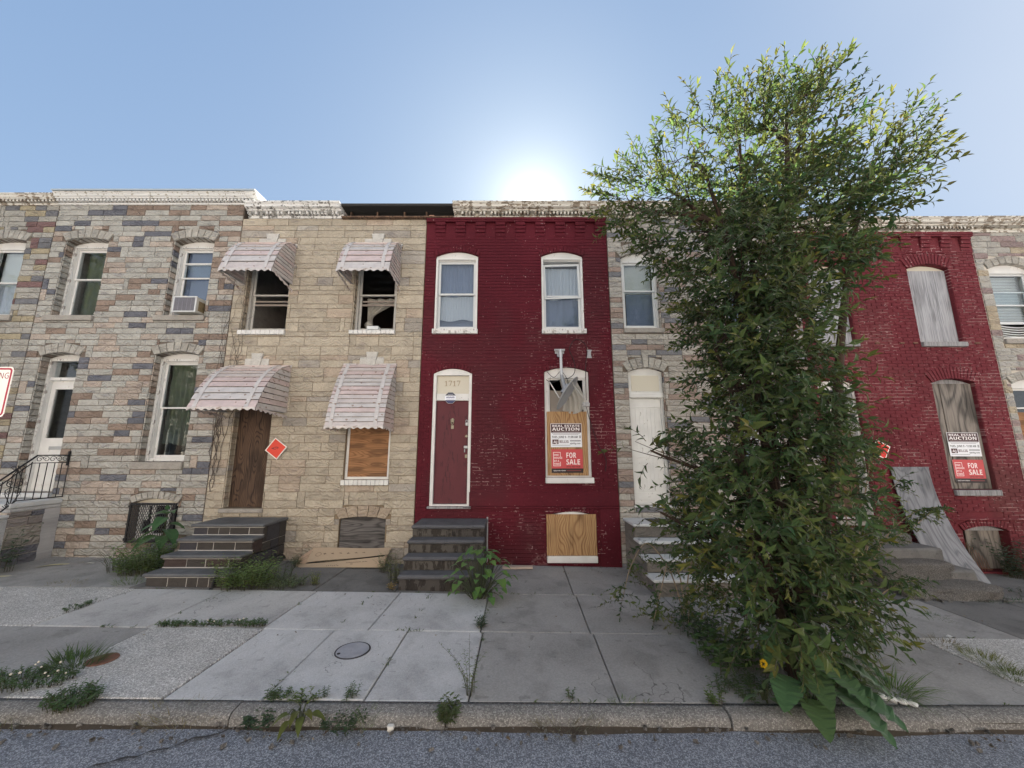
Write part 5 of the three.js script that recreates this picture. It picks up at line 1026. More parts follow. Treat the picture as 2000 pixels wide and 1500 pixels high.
// ------------------------------------------------------------------ things fixed to the fronts
{ // air conditioner hanging out of the window
  const g = thing('air_conditioner', 'white window air conditioner resting on the stone sill', 'air conditioner', [-6.64, 4.815, FZ]);
  part('case', join([box(-0.235, 0.235, 0.02, 0.345, -0.28, 0.13, 0.012)]), plain(0.56, 0.55, 0.5, 0.5), g);
  part('front_rim', rectFrame(-0.24, 0.24, 0.015, 0.35, 0.131, 0.15, 0.03, 0.025, 0.025), M.vinyl, g);
  part('grille_back', box(-0.212, 0.212, 0.038, 0.327, 0.131, 0.136), plain(0.11, 0.11, 0.13), g);
  const l = []; for (let k = 0; k < 15; k++) l.push(box(-0.212, 0.212, 0.046 + k * 0.019, 0.054 + k * 0.019, 0.137, 0.147, 0.002)); for (let k = 1; k < 5; k++) l.push(box(-0.212 + k * 0.085, -0.209 + k * 0.085, 0.038, 0.327, 0.1365, 0.1455)); part('louvre', join(l), plain(0.3, 0.3, 0.34), g);
  part('side_vent', box(0.2355, 0.24, 0.06, 0.27, -0.1, 0.08, 0.002), std({ map: scaled(concC, 0.2), color: rgb(1.7, 1.3, 0.7), roughness: 0.9 }), g);
  part('label_tag', box(-0.05, 0.04, 0.335, 0.352, 0.151, 0.153), M.white, g);
}
const canvasMap = (w, h, draw) => { const c = document.createElement('canvas'); c.width = w; c.height = h; const x = c.getContext('2d'); draw(x, w, h); const t = new THREE.CanvasTexture(c); t.colorSpace = THREE.SRGBColorSpace; t.needsUpdate = true; return t; };
function fit(x, s, cx, cy, width, size, font = 'bold', align = 'center') { x.save(); x.font = `${font} ${size}px sans-serif`; const m = x.measureText(s).width; x.translate(cx, cy); x.scale(width / m, 1); x.textAlign = align; x.textBaseline = 'middle'; x.fillText(s, 0, 0); x.restore(); }
function sheetOf(w, h, map, rough = 0.5, bow = 0.004, tintC = 0xffffff) {   // a thin printed sheet, front face towards +z
  const g = new THREE.Group(), front = grid(12, 4, (u, v) => [(u - 0.5) * w, (v - 0.5) * h, bow * Math.sin(u * 3.1)], true);
  return [front, std({ map, roughness: rough, color: tintC }), join([box(-w / 2, w / 2, -h / 2, h / 2, -0.006, -0.0015)])];
}
function signThing(name, label, pos, w, h, map, roll = 0, group, tintC) {
  const g = thing(name, label, 'sign', pos, group), [f, m, b] = sheetOf(w, h, map, 0.5, 0.003, tintC);
  part('printed_face', f, m, g); part('backing', b, M.vinyl, g); g.rotation.z = roll; return g;
}
const auction = canvasMap(768, 576, (x, w, h) => {
  x.fillStyle = '#e9ebef'; x.fillRect(0, 0, w, h); x.fillStyle = '#401a20'; x.fillRect(10, 10, w - 20, 214);
  x.fillStyle = '#f2efee'; fit(x, 'REAL ESTATE', w / 2, 58, 690, 72); fit(x, 'AUCTION', w / 2, 138, 690, 104);
  x.fillStyle = '#cfc4c4'; for (let k = 0; k < 30; k++) x.fillRect(60 + k * 22, 200, 14, 9);
  x.fillStyle = '#4a3c42'; for (let r = 0; r < 2; r++) for (let k = 0; k < 27 - r * 3; k++) x.fillRect(34 + k * 26 + r * 30, 240 + r * 22, 18, 9);
  x.fillStyle = '#2a2c33'; fit(x, 'TUES. JUNE 9 - 11:00 AM', w / 2 - 34, 330, 640, 74);
  for (let k = 0; k < 3; k++) x.fillRect(w - 66, 300 + k * 22, 44, 12);
  x.fillStyle = '#43181f'; x.fillRect(40, 390, 150, 110); x.fillStyle = '#f2efee'; fit(x, 'AJ', 115, 448, 104, 84);
  x.fillStyle = '#43181f'; fit(x, 'BILLIG', 326, 442, 232, 84); x.fillStyle = '#2a2c33'; fit(x, 'ajbillig.com', 600, 486, 260, 48); for (let k = 0; k < 11; k++) x.fillRect(478 + k * 24, 408, 15, 30);
  for (let k = 0; k < 22; k++) x.fillRect(40 + k * 20, 524, 14, 10);
});
const forSale = canvasMap(768, 576, (x, w, h) => {
  x.fillStyle = '#c4474a'; x.fillRect(0, 0, w, h); x.fillStyle = '#1e1416'; x.fillRect(0, 468, w, 108);
  x.strokeStyle = '#f0e4e2'; x.lineWidth = 12; x.strokeRect(52, 76, 168, 330); x.fillStyle = '#c4474a'; x.fillRect(200, 196, 40, 110);
  x.fillStyle = '#f0e4e2'; fit(x, 'ONE', 62, 140, 120, 62, 'bold', 'left'); fit(x, 'HOUSE', 62, 212, 208, 62, 'bold', 'left'); fit(x, 'AT A', 62, 286, 128, 62, 'bold', 'left'); fit(x, 'TIME', 62, 358, 142, 62, 'bold', 'left');
  fit(x, 'FOR', 356, 150, 250, 178, 'bold', 'left'); fit(x, 'SALE', 356, 312, 350, 178, 'bold', 'left');
  x.fillStyle = '#3a1416'; fit(x, '(410) 457-1428', 362, 428, 340, 52, 'bold', 'left');
  x.fillStyle = '#efe9e8'; fit(x, 'Apply to be a bidder', 46, 520, 300, 36, 'bold', 'left'); x.fillStyle = '#7a3230'; x.fillRect(366, 508, 350, 22);
});
signThing('auction_sign', 'real estate auction sign on the new plywood of the red house', [1.056, 2.365, FZ + 0.0], 0.605, 0.458, auction, 0.004).position.z = FZ - 0.022;
signThing('for_sale_sign', 'red for sale sign low on the new plywood board', [1.063, 1.874, FZ - 0.022], 0.608, 0.448, forSale, 0.003);
signThing('auction_sign', 'real estate auction sign on the old grey boards at right', [8.815, 2.19, FZ - 0.058], 0.61, 0.458, auction, -0.006);
signThing('for_sale_sign', 'red for sale sign low on the old grey boards at right', [8.815, 1.68, FZ - 0.058], 0.592, 0.436, forSale, -0.01);
signThing('auction_sign', 'auction sign on the orange board, cut by the right picture edge', [10.42, 2.47, FZ - 0.062], 0.6, 0.45, auction, 0);
const redDiamond = canvasMap(256, 256, (x, w, h) => { x.fillStyle = '#ece3da'; x.fillRect(0, 0, w, h); x.fillStyle = '#d8271f'; x.fillRect(15, 15, w - 30, h - 30); });
const redDiamondMark = canvasMap(256, 256, (x, w, h) => {
  x.fillStyle = '#ece3da'; x.fillRect(0, 0, w, h); x.fillStyle = '#dd4029'; x.fillRect(15, 15, w - 30, h - 30);
  x.fillStyle = '#5a1316'; const r = rngOf(5); for (let k = 0; k < 46; k++) { const t = r(), q = r(); x.save(); x.translate(92 + t * 78, 92 + t * 62 + (q - 0.5) * 52); x.rotate(0.9 + (q - 0.5)); x.fillRect(-12, -4, 24 * r(), 9 * r()); x.restore(); }
});
signThing('red_diamond_sign', 'red diamond notice with a dark smudge beside the boarded door', [-4.53, 2.108, FZ + 0.045], 0.3, 0.3, redDiamondMark, 0.94);
signThing('red_diamond_sign', 'plain red diamond notice among the leaves on the right brick house', [7.085, 2.09, FZ + 0.04], 0.28, 0.28, redDiamond, -0.5);
{ // octagonal alarm sign on the crossbar of the maroon door
  const s = new THREE.Shape(), r = 0.117; for (let k = 0; k < 8; k++) { const a = Math.PI / 8 + k * Math.PI / 4; k ? s.lineTo(Math.cos(a) * r, Math.sin(a) * r) : s.moveTo(Math.cos(a) * r, Math.sin(a) * r); } s.closePath();
  const g = thing('alarm_sign', 'blue and white octagonal alarm sign on the white door crossbar', 'sign', [-1.222, 3.102, FZ - 0.034]);
  const t = canvasMap(256, 256, (x) => { x.fillStyle = '#e8eaf0'; x.fillRect(0, 0, 256, 256); x.fillStyle = '#1d2236'; x.fillRect(0, 0, 256, 78); x.fillStyle = '#26305e'; x.fillRect(0, 178, 256, 78); x.fillStyle = '#aab0c4'; for (let k = 0; k < 7; k++) x.fillRect(70 + k * 17, 44, 11, 14); x.fillStyle = '#2b3466'; for (let k = 0; k < 10; k++) x.fillRect(40 + k * 18, 104 - (k % 3) * 3, 12, 30); x.fillRect(48, 152, 160, 6); });
  const f = flat(s, 0, 0.006), uv = f.attributes.uv; for (let i = 0; i < uv.count; i++) uv.setXY(i, uv.getX(i) / (2 * r) + 0.5, uv.getY(i) / (2 * r) + 0.5);
  part('printed_face', f, std({ map: t, roughness: 0.4 }), g); part('backing', (() => { const b = flat(s, -0.006, -0.001); b.scale(1.04, 1.04, 1); return b; })(), M.vinyl, g);
}
{ // house numbers
  const font = await new FontLoader().loadAsync('fonts/droid/droid_serif_regular.typeface.json');
  const door = houseD.g.children.find((c) => c.name === 'door'), brass = plain(0.33, 0.25, 0.15, 0.5);
  '1717'.split('').forEach((c, i) => { const t = new TextGeometry(c, { font, size: 0.105, depth: 0.008, curveSegments: 5 }); t.translate(-1.362 - houseD.xc + i * 0.0835, 3.345 + (i % 2) * 0.006, -0.07); part('house_number', planarUV(t), brass, door); });
  const font2 = await new FontLoader().loadAsync('fonts/droid/droid_sans_bold.typeface.json');
  '172'.split('').forEach((c, i) => { const t = new TextGeometry(c, { font: font2, size: 0.1, depth: 0.004, curveSegments: 4 }); t.translate(-9.02 - houseB.xc + i * 0.075, 3.64, -0.242); part('house_number', planarUV(t), plain(0.4, 0.4, 0.25), houseB.transomDigits); });
}
{ // satellite dish hanging on its pole
  const g = thing('satellite_dish', 'grey satellite dish drooping on a white pole above the broken window', 'satellite dish', [0.965, 4.05, FZ]);
  part('wall_plate', join([box(-0.1, 0.085, -0.06, 0.03, 0.003, 0.02, 0.004), box(-0.115, 0.1, -0.005, 0.035, 0.02, 0.05, 0.006), box(-0.06, 0.05, -0.13, -0.05, 0.01, 0.06, 0.006)]), M.zinc, g);
  part('pole', tube([[0, 0.0, 0.05], [0.0, -0.1, 0.13], [0.005, -0.55, 0.14]], 0.027, 0.027, 10), plain(0.56, 0.58, 0.6, 0.5), g);
  const n = new THREE.Vector3(0.8, -0.54, 0.26).normalize(), ax = new THREE.Vector3(0.62, 0.78, 0).addScaledVector(n, -(0.62 * n.x + 0.78 * n.y)).normalize(), bx = new THREE.Vector3().crossVectors(n, ax);
  const c0 = new THREE.Vector3(0.06, -0.86, 0.2);
  const dish = (off) => grid(24, 6, (u, v) => { const r = v, t = u * 6.283, p = c0.clone().addScaledVector(ax, Math.cos(t) * r * 0.37).addScaledVector(bx, Math.sin(t) * r * 0.3).addScaledVector(n, 0.06 * r * r + off); return [p.x, p.y, p.z]; }, true);
  const rim = grid(24, 1, (u, v) => { const t = u * 6.283, p = c0.clone().addScaledVector(ax, Math.cos(t) * 0.37).addScaledVector(bx, Math.sin(t) * 0.3).addScaledVector(n, 0.06 + (v ? 0 : -0.012)); return [p.x, p.y, p.z]; }, true);
  part('reflector', join([dish(0), dish(-0.012), rim]), plain(0.33, 0.34, 0.345, 0.55), g);
  const P = (a, b, d) => { const p = c0.clone().addScaledVector(ax, a).addScaledVector(bx, b).addScaledVector(n, d); return [p.x, p.y, p.z]; };
  part('mount', join([tube([[0.005, -0.52, 0.14], [0.03, -0.66, 0.15], P(0.05, 0, -0.03)], 0.03, 0.045, 8), tube([P(-0.05, 0, -0.03), P(0.15, 0, -0.03)], 0.05, 0.04, 8)]), plain(0.3, 0.32, 0.35, 0.5, { metalness: 0.3 }), g);
  part('feed_arm', join([tube([P(0.26, 0.02, -0.01), [0.2, -0.73, 0.25], [0.47, -1.1, 0.3]], 0.017, 0.015, 5), tube([[0.47, -1.1, 0.3], [0.36, -1.17, 0.32]], 0.018, 0.016, 5)]), plain(0.45, 0.44, 0.42, 0.5), g);
  part('receiver', join([box(0.42, 0.5, -1.17, -1.08, 0.26, 0.34, 0.015), tube([[0.43, -1.14, 0.3], [0.37, -1.1, 0.29]], 0.03, 0.035, 8)]), plain(0.4, 0.4, 0.4, 0.5), g);
}
{ const s = new THREE.Shape(); s.moveTo(-0.055, -0.085); s.lineTo(0.055, -0.085); s.quadraticCurveTo(0.012, 0, 0.055, 0.085); s.lineTo(-0.055, 0.085); s.quadraticCurveTo(-0.012, 0, -0.055, -0.085);
  single('wall_bracket', join([flat(s, 0.002, 0.014, 8), tube([[0, 0.05, 0.01], [0, 0.05, 0.03]], 0.012), tube([[0, -0.05, 0.01], [0, -0.05, 0.03]], 0.012)]), M.zinc, 'small spool-shaped metal bracket on the red wall right of the dish', 'bracket', [1.555, 3.99, FZ]); }
single('loose_cable', join([
  tube(curve([[0.68, 3.46, FZ + 0.02], [0.78, 3.40, FZ + 0.06], [0.95, 3.44, FZ + 0.1], [1.15, 3.5, FZ + 0.06], [1.25, 3.62, FZ + 0.02], [1.24, 3.85, FZ + 0.012], [1.16, 4.1, FZ + 0.012], [1.3, 4.3, FZ + 0.012], [1.5, 4.16, FZ + 0.012], [1.47, 3.7, FZ + 0.02], [1.46, 2.9, FZ + 0.03]], 60), 0.007),
  tube(curve([[1.46, 2.9, FZ + 0.03], [1.52, 2.65, FZ + 0.02], [1.66, 2.2, FZ + 0.016], [1.8, 1.9, FZ + 0.016], [1.78, 1.68, FZ + 0.016]], 30), 0.007), tube(curve([[0.7, 3.62, FZ + 0.01], [0.83, 3.5, FZ + 0.05], [0.97, 3.62, FZ + 0.05], [1.1, 3.4, FZ + 0.1], [1.05, 3.3, FZ + 0.14]], 24), 0.006)]), M.black, 'loose black cable looping down beside the broken window', 'cable');
{ // parking sign at the left edge
  const g = thing('parking_sign', 'white no parking sign with red border at the left edge', 'sign', [-4.785, 0.1, -3.46]);
  const W = 0.46, Hh = 0.46, s = new THREE.Shape(), r = 0.035; s.moveTo(-W / 2 + r, -Hh / 2); s.lineTo(W / 2 - r, -Hh / 2); s.quadraticCurveTo(W / 2, -Hh / 2, W / 2, -Hh / 2 + r); s.lineTo(W / 2, Hh / 2 - r); s.quadraticCurveTo(W / 2, Hh / 2, W / 2 - r, Hh / 2); s.lineTo(-W / 2 + r, Hh / 2); s.quadraticCurveTo(-W / 2, Hh / 2, -W / 2, Hh / 2 - r); s.lineTo(-W / 2, -Hh / 2 + r); s.quadraticCurveTo(-W / 2, -Hh / 2, -W / 2 + r, -Hh / 2);
  const f = flat(s, 0, 0.004, 8), uv = f.attributes.uv; for (let i = 0; i < uv.count; i++) uv.setXY(i, uv.getX(i) / W + 0.5, uv.getY(i) / Hh + 0.5);
  const t = canvasMap(920, 920, (x, w, h) => { x.fillStyle = '#f4f2ea'; x.fillRect(0, 0, w, h); x.strokeStyle = '#a81838'; x.lineWidth = 34; x.beginPath(); x.roundRect(38, 38, w - 76, h - 76, 46); x.stroke(); x.fillStyle = '#8e1630'; fit(x, 'NO PARKING', w / 2 + 6, 165, 790, 150, ''); x.fillRect(w / 2 - 120, 330, 330, 18); });
  f.translate(0, 2.48, 0.03); part('plate', f, std({ map: t, roughness: 0.4 }), g);
  part('post', box(-0.03, 0.03, -0.1, 2.75, -0.02, 0.025, 0.006), plain(0.2, 0.21, 0.21, 0.5, { metalness: 0.4 }), g);
}
{ // boot scraper
  const g = thing('boot_scraper', 'black iron boot scraper standing by the dark stone steps', 'boot scraper', [-4.36, gy(-4.36), -6.02]);
  part('post', tube(curve([[0, -0.02, 0], [-0.015, 0.05, 0], [0.02, 0.16, 0], [0.03, 0.22, 0], [0.01, 0.25, 0]], 14), 0.016, 0.018, 8), M.black, g); part('foot', tube([[0, 0, 0], [-0.035, 0.0, 0.03]], 0.02, 0.024, 8), M.black, g); part('blade', box(-0.01, 0.012, 0.04, 0.1, -0.18, 0, 0.003), M.black, g);
}
{ // leaning sheet of plywood, warped
  const y0 = gy(7.6) , x0 = 7.215, x1 = 7.93, g = thing('plywood_sheet', 'bleached grey plywood sheet leaning on the brick wall, bent at its foot', 'plywood', [7.57, y0, FZ]);
  const f = (off) => grid(10, 30, (u, v) => { const t = 1 - v, bend = Math.pow(t, 1.9); return [lerp(x0, x1, u) - 7.57 + 0.05 * bend + 0.07 * u * bend, v * (1.765 - y0), 0.03 + 0.54 * bend + off]; }, false);
  const a = f(0), b = f(0.014), mat = M.plyLean; part('sheet', join([a.toNonIndexed(), b.toNonIndexed(), ...[0, 1].map((e) => grid(1, 30, (u, v) => { const i = Math.round(v * 30) * 11 + (e ? 10 : 0), p = (u ? b : a).attributes.position; return [p.getX(i), p.getY(i), p.getZ(i)]; }).toNonIndexed()), grid(10, 1, (u, v) => { const i = 330 + Math.round(u * 10), p = (v ? b : a).attributes.position; return [p.getX(i), p.getY(i), p.getZ(i)]; }).toNonIndexed()]), mat, g);
}
{ // flattened cardboard box with upside-down print
  const g = thing('cardboard_box', 'crushed cardboard box lying against the wall under the grey board', 'cardboard', [-2.95, gy(-2.95), FZ + 0.2]);
  const t = canvasMap(1024, 256, (x, w, h) => { x.fillStyle = '#aa9780'; x.fillRect(0, 0, w, h); const r = rngOf(3); x.globalAlpha = 0.12; for (let k = 0; k < 260; k++) { x.fillStyle = r() < 0.5 ? '#7d6349' : '#d2bb9f'; x.fillRect(r() * w, r() * h, 30 + r() * 80, 1 + r() * 2); } x.globalAlpha = 0.75; x.strokeStyle = '#41342a'; x.lineWidth = 5; x.beginPath(); x.arc(110, 128, 34, 0, 6.3); x.stroke(); x.fillStyle = '#41342a'; for (let k = 0; k < 6; k++) { x.save(); x.translate(190 + k * 100, 128); x.rotate(0.3); x.fillRect(-22, -9 + k % 2 * 5, 44, 9); x.fillRect(-6, -20, 9, 34 - k % 3 * 8); x.restore(); } });
  const t2 = canvasMap(1024, 256, (x, w, h) => { x.fillStyle = '#a6937c'; x.fillRect(0, 0, w, h); x.save(); x.translate(690, 90); x.rotate(Math.PI); x.fillStyle = '#46392e'; fit(x, 'TEXT NIGHTMARE', 0, 0, 260, 34); x.restore(); x.fillStyle = '#46392e'; x.fillRect(620, 135, 30, 16); x.globalAlpha = 0.7; for (let k = 0; k < 7; k++) x.fillRect(340 + k * 22, 170 - k % 3 * 12, 12, 30); });
  const m = (t) => std({ map: t, roughness: 0.9 });
  const sh = (fn, mt, name) => { const a = grid(24, 6, fn, true), b = grid(24, 6, (u, v) => { const p = fn(u, v); return [p[0], p[1] - 0.003, p[2] - 0.004]; }, true); part(name, join([a.toNonIndexed(), b.toNonIndexed()]), mt, g); };
  sh((u, v) => [lerp(-0.7, 0.74, u), 0.06 + v * (0.2) + u * (1 - v) * 0.13 + 0.006 * Math.sin(u * 7), 0.02 - v * 0.17 + 0.03 * (1 - v) + u * (1 - v) * -0.02], m(t), 'side_panel');
  sh((u, v) => [lerp(-0.8, 0.7, u), 0.012 + v * (0.03 + 0.13 * Math.pow(u, 1.3)), 0.17 - v * 0.1], m(t2), 'side_panel');
  sh((u, v) => [-0.7 - 0.16 * u, 0.05 + v * 0.2 - u * 0.06 * (1 + v), 0.02 - v * 0.15 + u * 0.12], plain(0.38, 0.27, 0.19, 0.9), 'end_flap');
  sh((u, v) => [0.69 + 0.03 * u, 0.02 + v * 0.16, 0.15 - v * 0.1], plain(0.4, 0.29, 0.2, 0.9), 'end_flap');
}
single('wooden_plank', (() => { const b = box(-0.27, 0.27, 0, 0.035, -0.05, 0.06, 0.004); b.rotateY(-0.08).rotateZ(0.03); return b; })(), plain(0.5, 0.4, 0.33, 0.85), 'short pale plank lying at the foot of the red wall', 'plank', [0.1, gy(0.1) + 0.004, FZ + 0.2]);
{ // covers let into the pavement
  const g = thing('meter_cover', 'round grey steel meter cover set in the pale paving slab', 'manhole cover', [-1.636, gy(-1.636) + 0.006, -4.352]);
  const lid = colorMap(256, 256, (u, v) => { const e = noise(u * 60, v * 60, 7), f = (Math.sin(u * 160) * Math.sin(v * 160) > 0.2 ? 1.12 : 0.92), k = (0.3 + 0.1 * fbm(u * 5, v * 5, 3, 9) + 0.03 * e) * f; return [k * 0.92, k * 0.98, k * 1.12]; });
  part('lid', (() => { const c = new THREE.CylinderGeometry(0.158, 0.161, 0.014, 40); c.rotateY(0.3); return planarUV(c); })(), std({ map: scaled(lid, 0.36), roughness: 0.5, metalness: 0.25 }), g);
  part('ring', (() => { const c = new THREE.TorusGeometry(0.168, 0.008, 6, 48); c.rotateX(Math.PI / 2); return planarUV(c); })(), plain(0.03, 0.03, 0.035, 0.7), g);
  part('pick_hole', (() => { const c = new THREE.CylinderGeometry(0.017, 0.017, 0.004, 14); c.translate(-0.11, 0.0085, 0.08); return planarUV(c); })(), M.black, g);
  const r = thing('valve_cover', 'small rusty iron cover beside the clover', 'manhole cover', [-3.94, gy(-3.94) + 0.006, -4.09]);
  part('lid', (() => { const c = new THREE.CylinderGeometry(0.105, 0.108, 0.014, 28); return planarUV(c); })(), M.rustIron, r); part('ring', (() => { const c = new THREE.TorusGeometry(0.114, 0.009, 6, 30); c.rotateX(Math.PI / 2); return planarUV(c); })(), M.rustIron, r);
}
{ // litter
  const paper = (label, pos, pts, mat, cat = 'litter') => single('litter_scrap', (() => { const g = grid(10, 3, (u, v) => { const p = pts(u, v); return p; }, true); const h = g.clone(); h.translate(0, -0.002, 0); return join([g.toNonIndexed(), h.toNonIndexed()]); })(), mat, label, cat, pos);
  paper('long pale yellow strip lying by the porch', [-7.75, gy(-7.75) + 0.006, -7.03], (u, v) => [(u - 0.5) * 0.42, 0.012 * Math.sin(u * 6), (v - 0.5) * 0.06 * (1.3 - u) - (u - 0.5) * 0.34], plain(0.55, 0.5, 0.28));
  paper('small white scrap near the stone wall left of the bushy weeds', [-7.35, gy(-7.35) + 0.006, -7.12], (u, v) => [(u - 0.5) * 0.16, 0.01 * Math.sin(u * 5), (v - 0.5) * 0.04 - (u - 0.5) * 0.09], plain(0.5, 0.48, 0.42));
  paper('yellowish strip at the left edge of the pavement', [-7.95, gy(-7.95) + 0.006, -6.35], (u, v) => [(u - 0.5) * 0.3, 0.01 * Math.sin(u * 5), (v - 0.5) * 0.05 - (u - 0.5) * 0.2], plain(0.5, 0.46, 0.3));
  paper('white scrap on the slab joint right of the tree', [5.14, gy(5.14) + 0.008, -4.92], (u, v) => [(u - 0.5) * 0.1, 0.014 * Math.sin(u * 5), (v - 0.5) * 0.05], plain(0.6, 0.6, 0.58));
  single('plastic_bag', join([0, 1, 2, 3].map((k) => grid(14, 8, (u, v) => { const t = v * 3.14, r = 0.035 * Math.sin(t) * (0.7 + 0.6 * fbm(u * 5 + k, v * 4, 3, 33 + k)) + 0.004; return [-0.12 + k * 0.055 + v * 0.08, 0.02 + Math.sin(u * 6.28) * r * 0.6, -0.05 + k * 0.03 + Math.cos(u * 6.28) * r]; }, true).toNonIndexed())), plain(0.6, 0.62, 0.63, 0.35), 'crumpled white plastic bag on the kerb beside the grass tuft', 'litter', [3.28, gy(3.28) + 0.0, -3.68]);
  const r = rngOf(31), st = []; for (let k = 0; k < 260; k++) { const s = lerp(0.004, 0.018, Math.pow(r(), 2.2)), x = lerp(-5, 5, r()), c = stone(-s, s, -s * 0.7, s * 0.7, 0, s, s * 0.6, r, 2, 2, s * 0.5); c.rotateX(r() * 6).rotateY(r() * 6); c.translate(x, gy(x) - 0.075 + s * 0.3, kz(x) + 0.18 + 0.22 * Math.pow(r(), 2)); st.push(c); }
  const p = single('gutter_gravel', join(st), M.rubble, 'small stones scattered along the gutter', 'gravel'); p.userData.kind = 'stuff'; delete p.userData.category;
  single('stone', (() => { const c = stone(-0.022, 0.022, -0.016, 0.016, 0, 0.03, 0.012, rngOf(3), 3, 3, 0.012); return c; })(), plain(0.6, 0.58, 0.53), 'pale stone in the gutter below the kerb', 'stone', [-0.93, gy(-0.93) - 0.062, -3.35]);
}
// ------------------------------------------------------------------ leaves, plants, the tree
const V3 = (x, y, z) => new THREE.Vector3(x, y, z);
// one leaf along +y from the origin, face towards +z, folded on its midrib and drooping
function leaf(len, wid, o = {}) {
  const n = o.rows ?? 3, prof = o.prof ?? ((t) => Math.pow(Math.sin(Math.PI * Math.pow(t, 0.75)), 0.9)), P = [], C = [], c = o.color ?? [0.06, 0.1, 0.03], L = [], R = [], Mi = [];
  for (let i = 0; i <= n; i++) { const t = i / n, w = wid / 2 * (i === 0 ? 0.03 : i === n ? 0 : prof(t)), d = -(o.droop ?? 0.25) * len * t * t, y = len * (t - (o.droop ?? 0.25) * 0.3 * t * t), wave = (o.wave ?? 0) * wid * Math.sin(i * 2.4 + (o.phase ?? 0)); Mi.push([0, y, d]); L.push([-w, y + wave * 0.3, d + w * (o.fold ?? 0.35) + wave * 0.5]); R.push([w, y - wave * 0.3, d + w * (o.fold ?? 0.35) - wave * 0.4]); }
  const put = (...q) => q.forEach((p) => P.push(...p));
  for (let i = 0; i < n; i++) { if (i > 0) { put(L[i], Mi[i], Mi[i + 1]); put(Mi[i], R[i], Mi[i + 1]); } else { put(L[i], Mi[i], Mi[1]); put(Mi[i], R[i], Mi[1]); } put(L[i], Mi[i + 1], L[i + 1]); put(R[i], R[i + 1], Mi[i + 1]); }
  for (let i = 0; i < P.length / 3; i++) C.push(...c);
  const g = geoOf(P, null, null, C);
  const idx = new THREE.BufferGeometry(); return g;
}
const UP3 = V3(0, 1, 0);
function place(g, pos, dir, roll = 0, s = 1) { // turn +y of g along dir
  const d = dir.clone().normalize(), q = new THREE.Quaternion().setFromUnitVectors(UP3, d);
  // keep the leaf's face towards the sky as far as its direction allows
  const f = V3(0, 0, 1).applyQuaternion(q), want = V3(0, 1, 0).addScaledVector(d, -d.y); let a = 0;
  if (want.lengthSq() > 1e-4) { want.normalize(); a = Math.atan2(d.dot(V3().crossVectors(f, want)), f.dot(want)); }
  const m = new THREE.Matrix4().compose(pos, new THREE.Quaternion().setFromAxisAngle(d, a + roll).multiply(q), V3(s, s, s));
  return g.clone().applyMatrix4(m);
}
const plainColor = (g, c) => tint(g, c);
const vary = (c, rnd, k = 0.3) => { const j = 1 - k / 2 + k * rnd(), w = (rnd() - 0.5) * 0.25; return [c[0] * j * (1 + w), c[1] * j, c[2] * j * (1 - w)]; };
// a leafy twig: narrow pointed leaves set alternately, hanging to both sides
function spray(seed, n, len, leafLen, tipColor, body = [0.046, 0.094, 0.037]) {
  const rnd = rngOf(seed), list = [], pts = [];
  const bend = V3((rnd() - 0.5) * 0.3, 0, -0.28 - rnd() * 0.2);
  const at = (t) => V3(bend.x * t * t * len, len * t, bend.z * t * t * len);
  for (let i = 0; i <= 4; i++) pts.push(at(i / 4));
  list.push(plainColor(tube(pts, 0.0045, 0.0018, 3, false), [0.09, 0.075, 0.04]));
  for (let k = 0; k < n; k++) {
    const t = 0.1 + 0.9 * k / (n - 1), s = k % 2 ? 1 : -1, L = leafLen * (0.75 + 0.45 * rnd()) * (1 - 0.35 * Math.pow(t, 4)), ang = 0.9 - 0.45 * t + (rnd() - 0.5) * 0.4;
    const young = smooth(0.72, 1, t), col = mix3(body, tipColor, 0.08 + 0.8 * young * (0.5 + rnd() * 0.5));
    const g = leaf(L, L * (0.3 + 0.09 * rnd()), { rows: 3, droop: 0.25 + 0.35 * rnd(), fold: 0.4, color: vary(col, rnd), prof: (q) => Math.pow(Math.sin(Math.PI * Math.pow(q, 0.7)), 1.1) });
    const az = k * 2.4 + rnd() * 0.8, dir = k === n - 1 ? V3(0, 1, -0.3) : V3(Math.cos(az) * Math.sin(ang), Math.cos(ang), Math.sin(az) * Math.sin(ang) * 0.75 - 0.3);
    const m = place(g, at(t), dir, (rnd() - 0.5) * 0.7);
    list.push(m);
  }
  return join(list);
}
const tips = [[0.17, 0.2, 0.045], [0.085, 0.135, 0.04], [0.19, 0.17, 0.075], [0.1, 0.15, 0.042]];
const sprays = [spray(1, 10, 0.34, 0.108, tips[0], [0.08, 0.122, 0.036]), spray(2, 9, 0.29, 0.104, tips[1]), spray(3, 11, 0.38, 0.106, tips[2], [0.085, 0.125, 0.038]), spray(4, 8, 0.27, 0.112, tips[3])];  // lighter bodies for upper sprays: young growth, and backlight put into the colour
function instances(name, list, parent, tintFn, mat = M.leaf) {          // list of [pos, dir, roll, scale, variant]
  sprays.forEach((g, v) => {
    const mine = list.filter((e) => e[4] === v); if (!mine.length) return;
    const im = new THREE.InstancedMesh(g, mat, mine.length), q = new THREE.Quaternion(), m = new THREE.Matrix4(), c = new THREE.Color();
    mine.forEach((e, i) => {
      const d = e[1].clone().normalize(); q.setFromUnitVectors(UP3, d);
      const f = V3(0, 0, 1).applyQuaternion(q), want = V3(0, 1, 0).addScaledVector(d, -d.y); let a = 0;
      if (want.lengthSq() > 1e-4) { want.normalize(); a = Math.atan2(d.dot(V3().crossVectors(f, want)), f.dot(want)); }
      m.compose(e[0], new THREE.Quaternion().setFromAxisAngle(d, a + e[2]).multiply(q), V3(e[3], e[3], e[3]));
      im.setMatrixAt(i, m); const t = tintFn(e); c.setRGB(...t); im.setColorAt(i, c);
    });
    im.name = name; im.userData.kind = 'stuff'; shade(im); parent.add(im);
  });
}
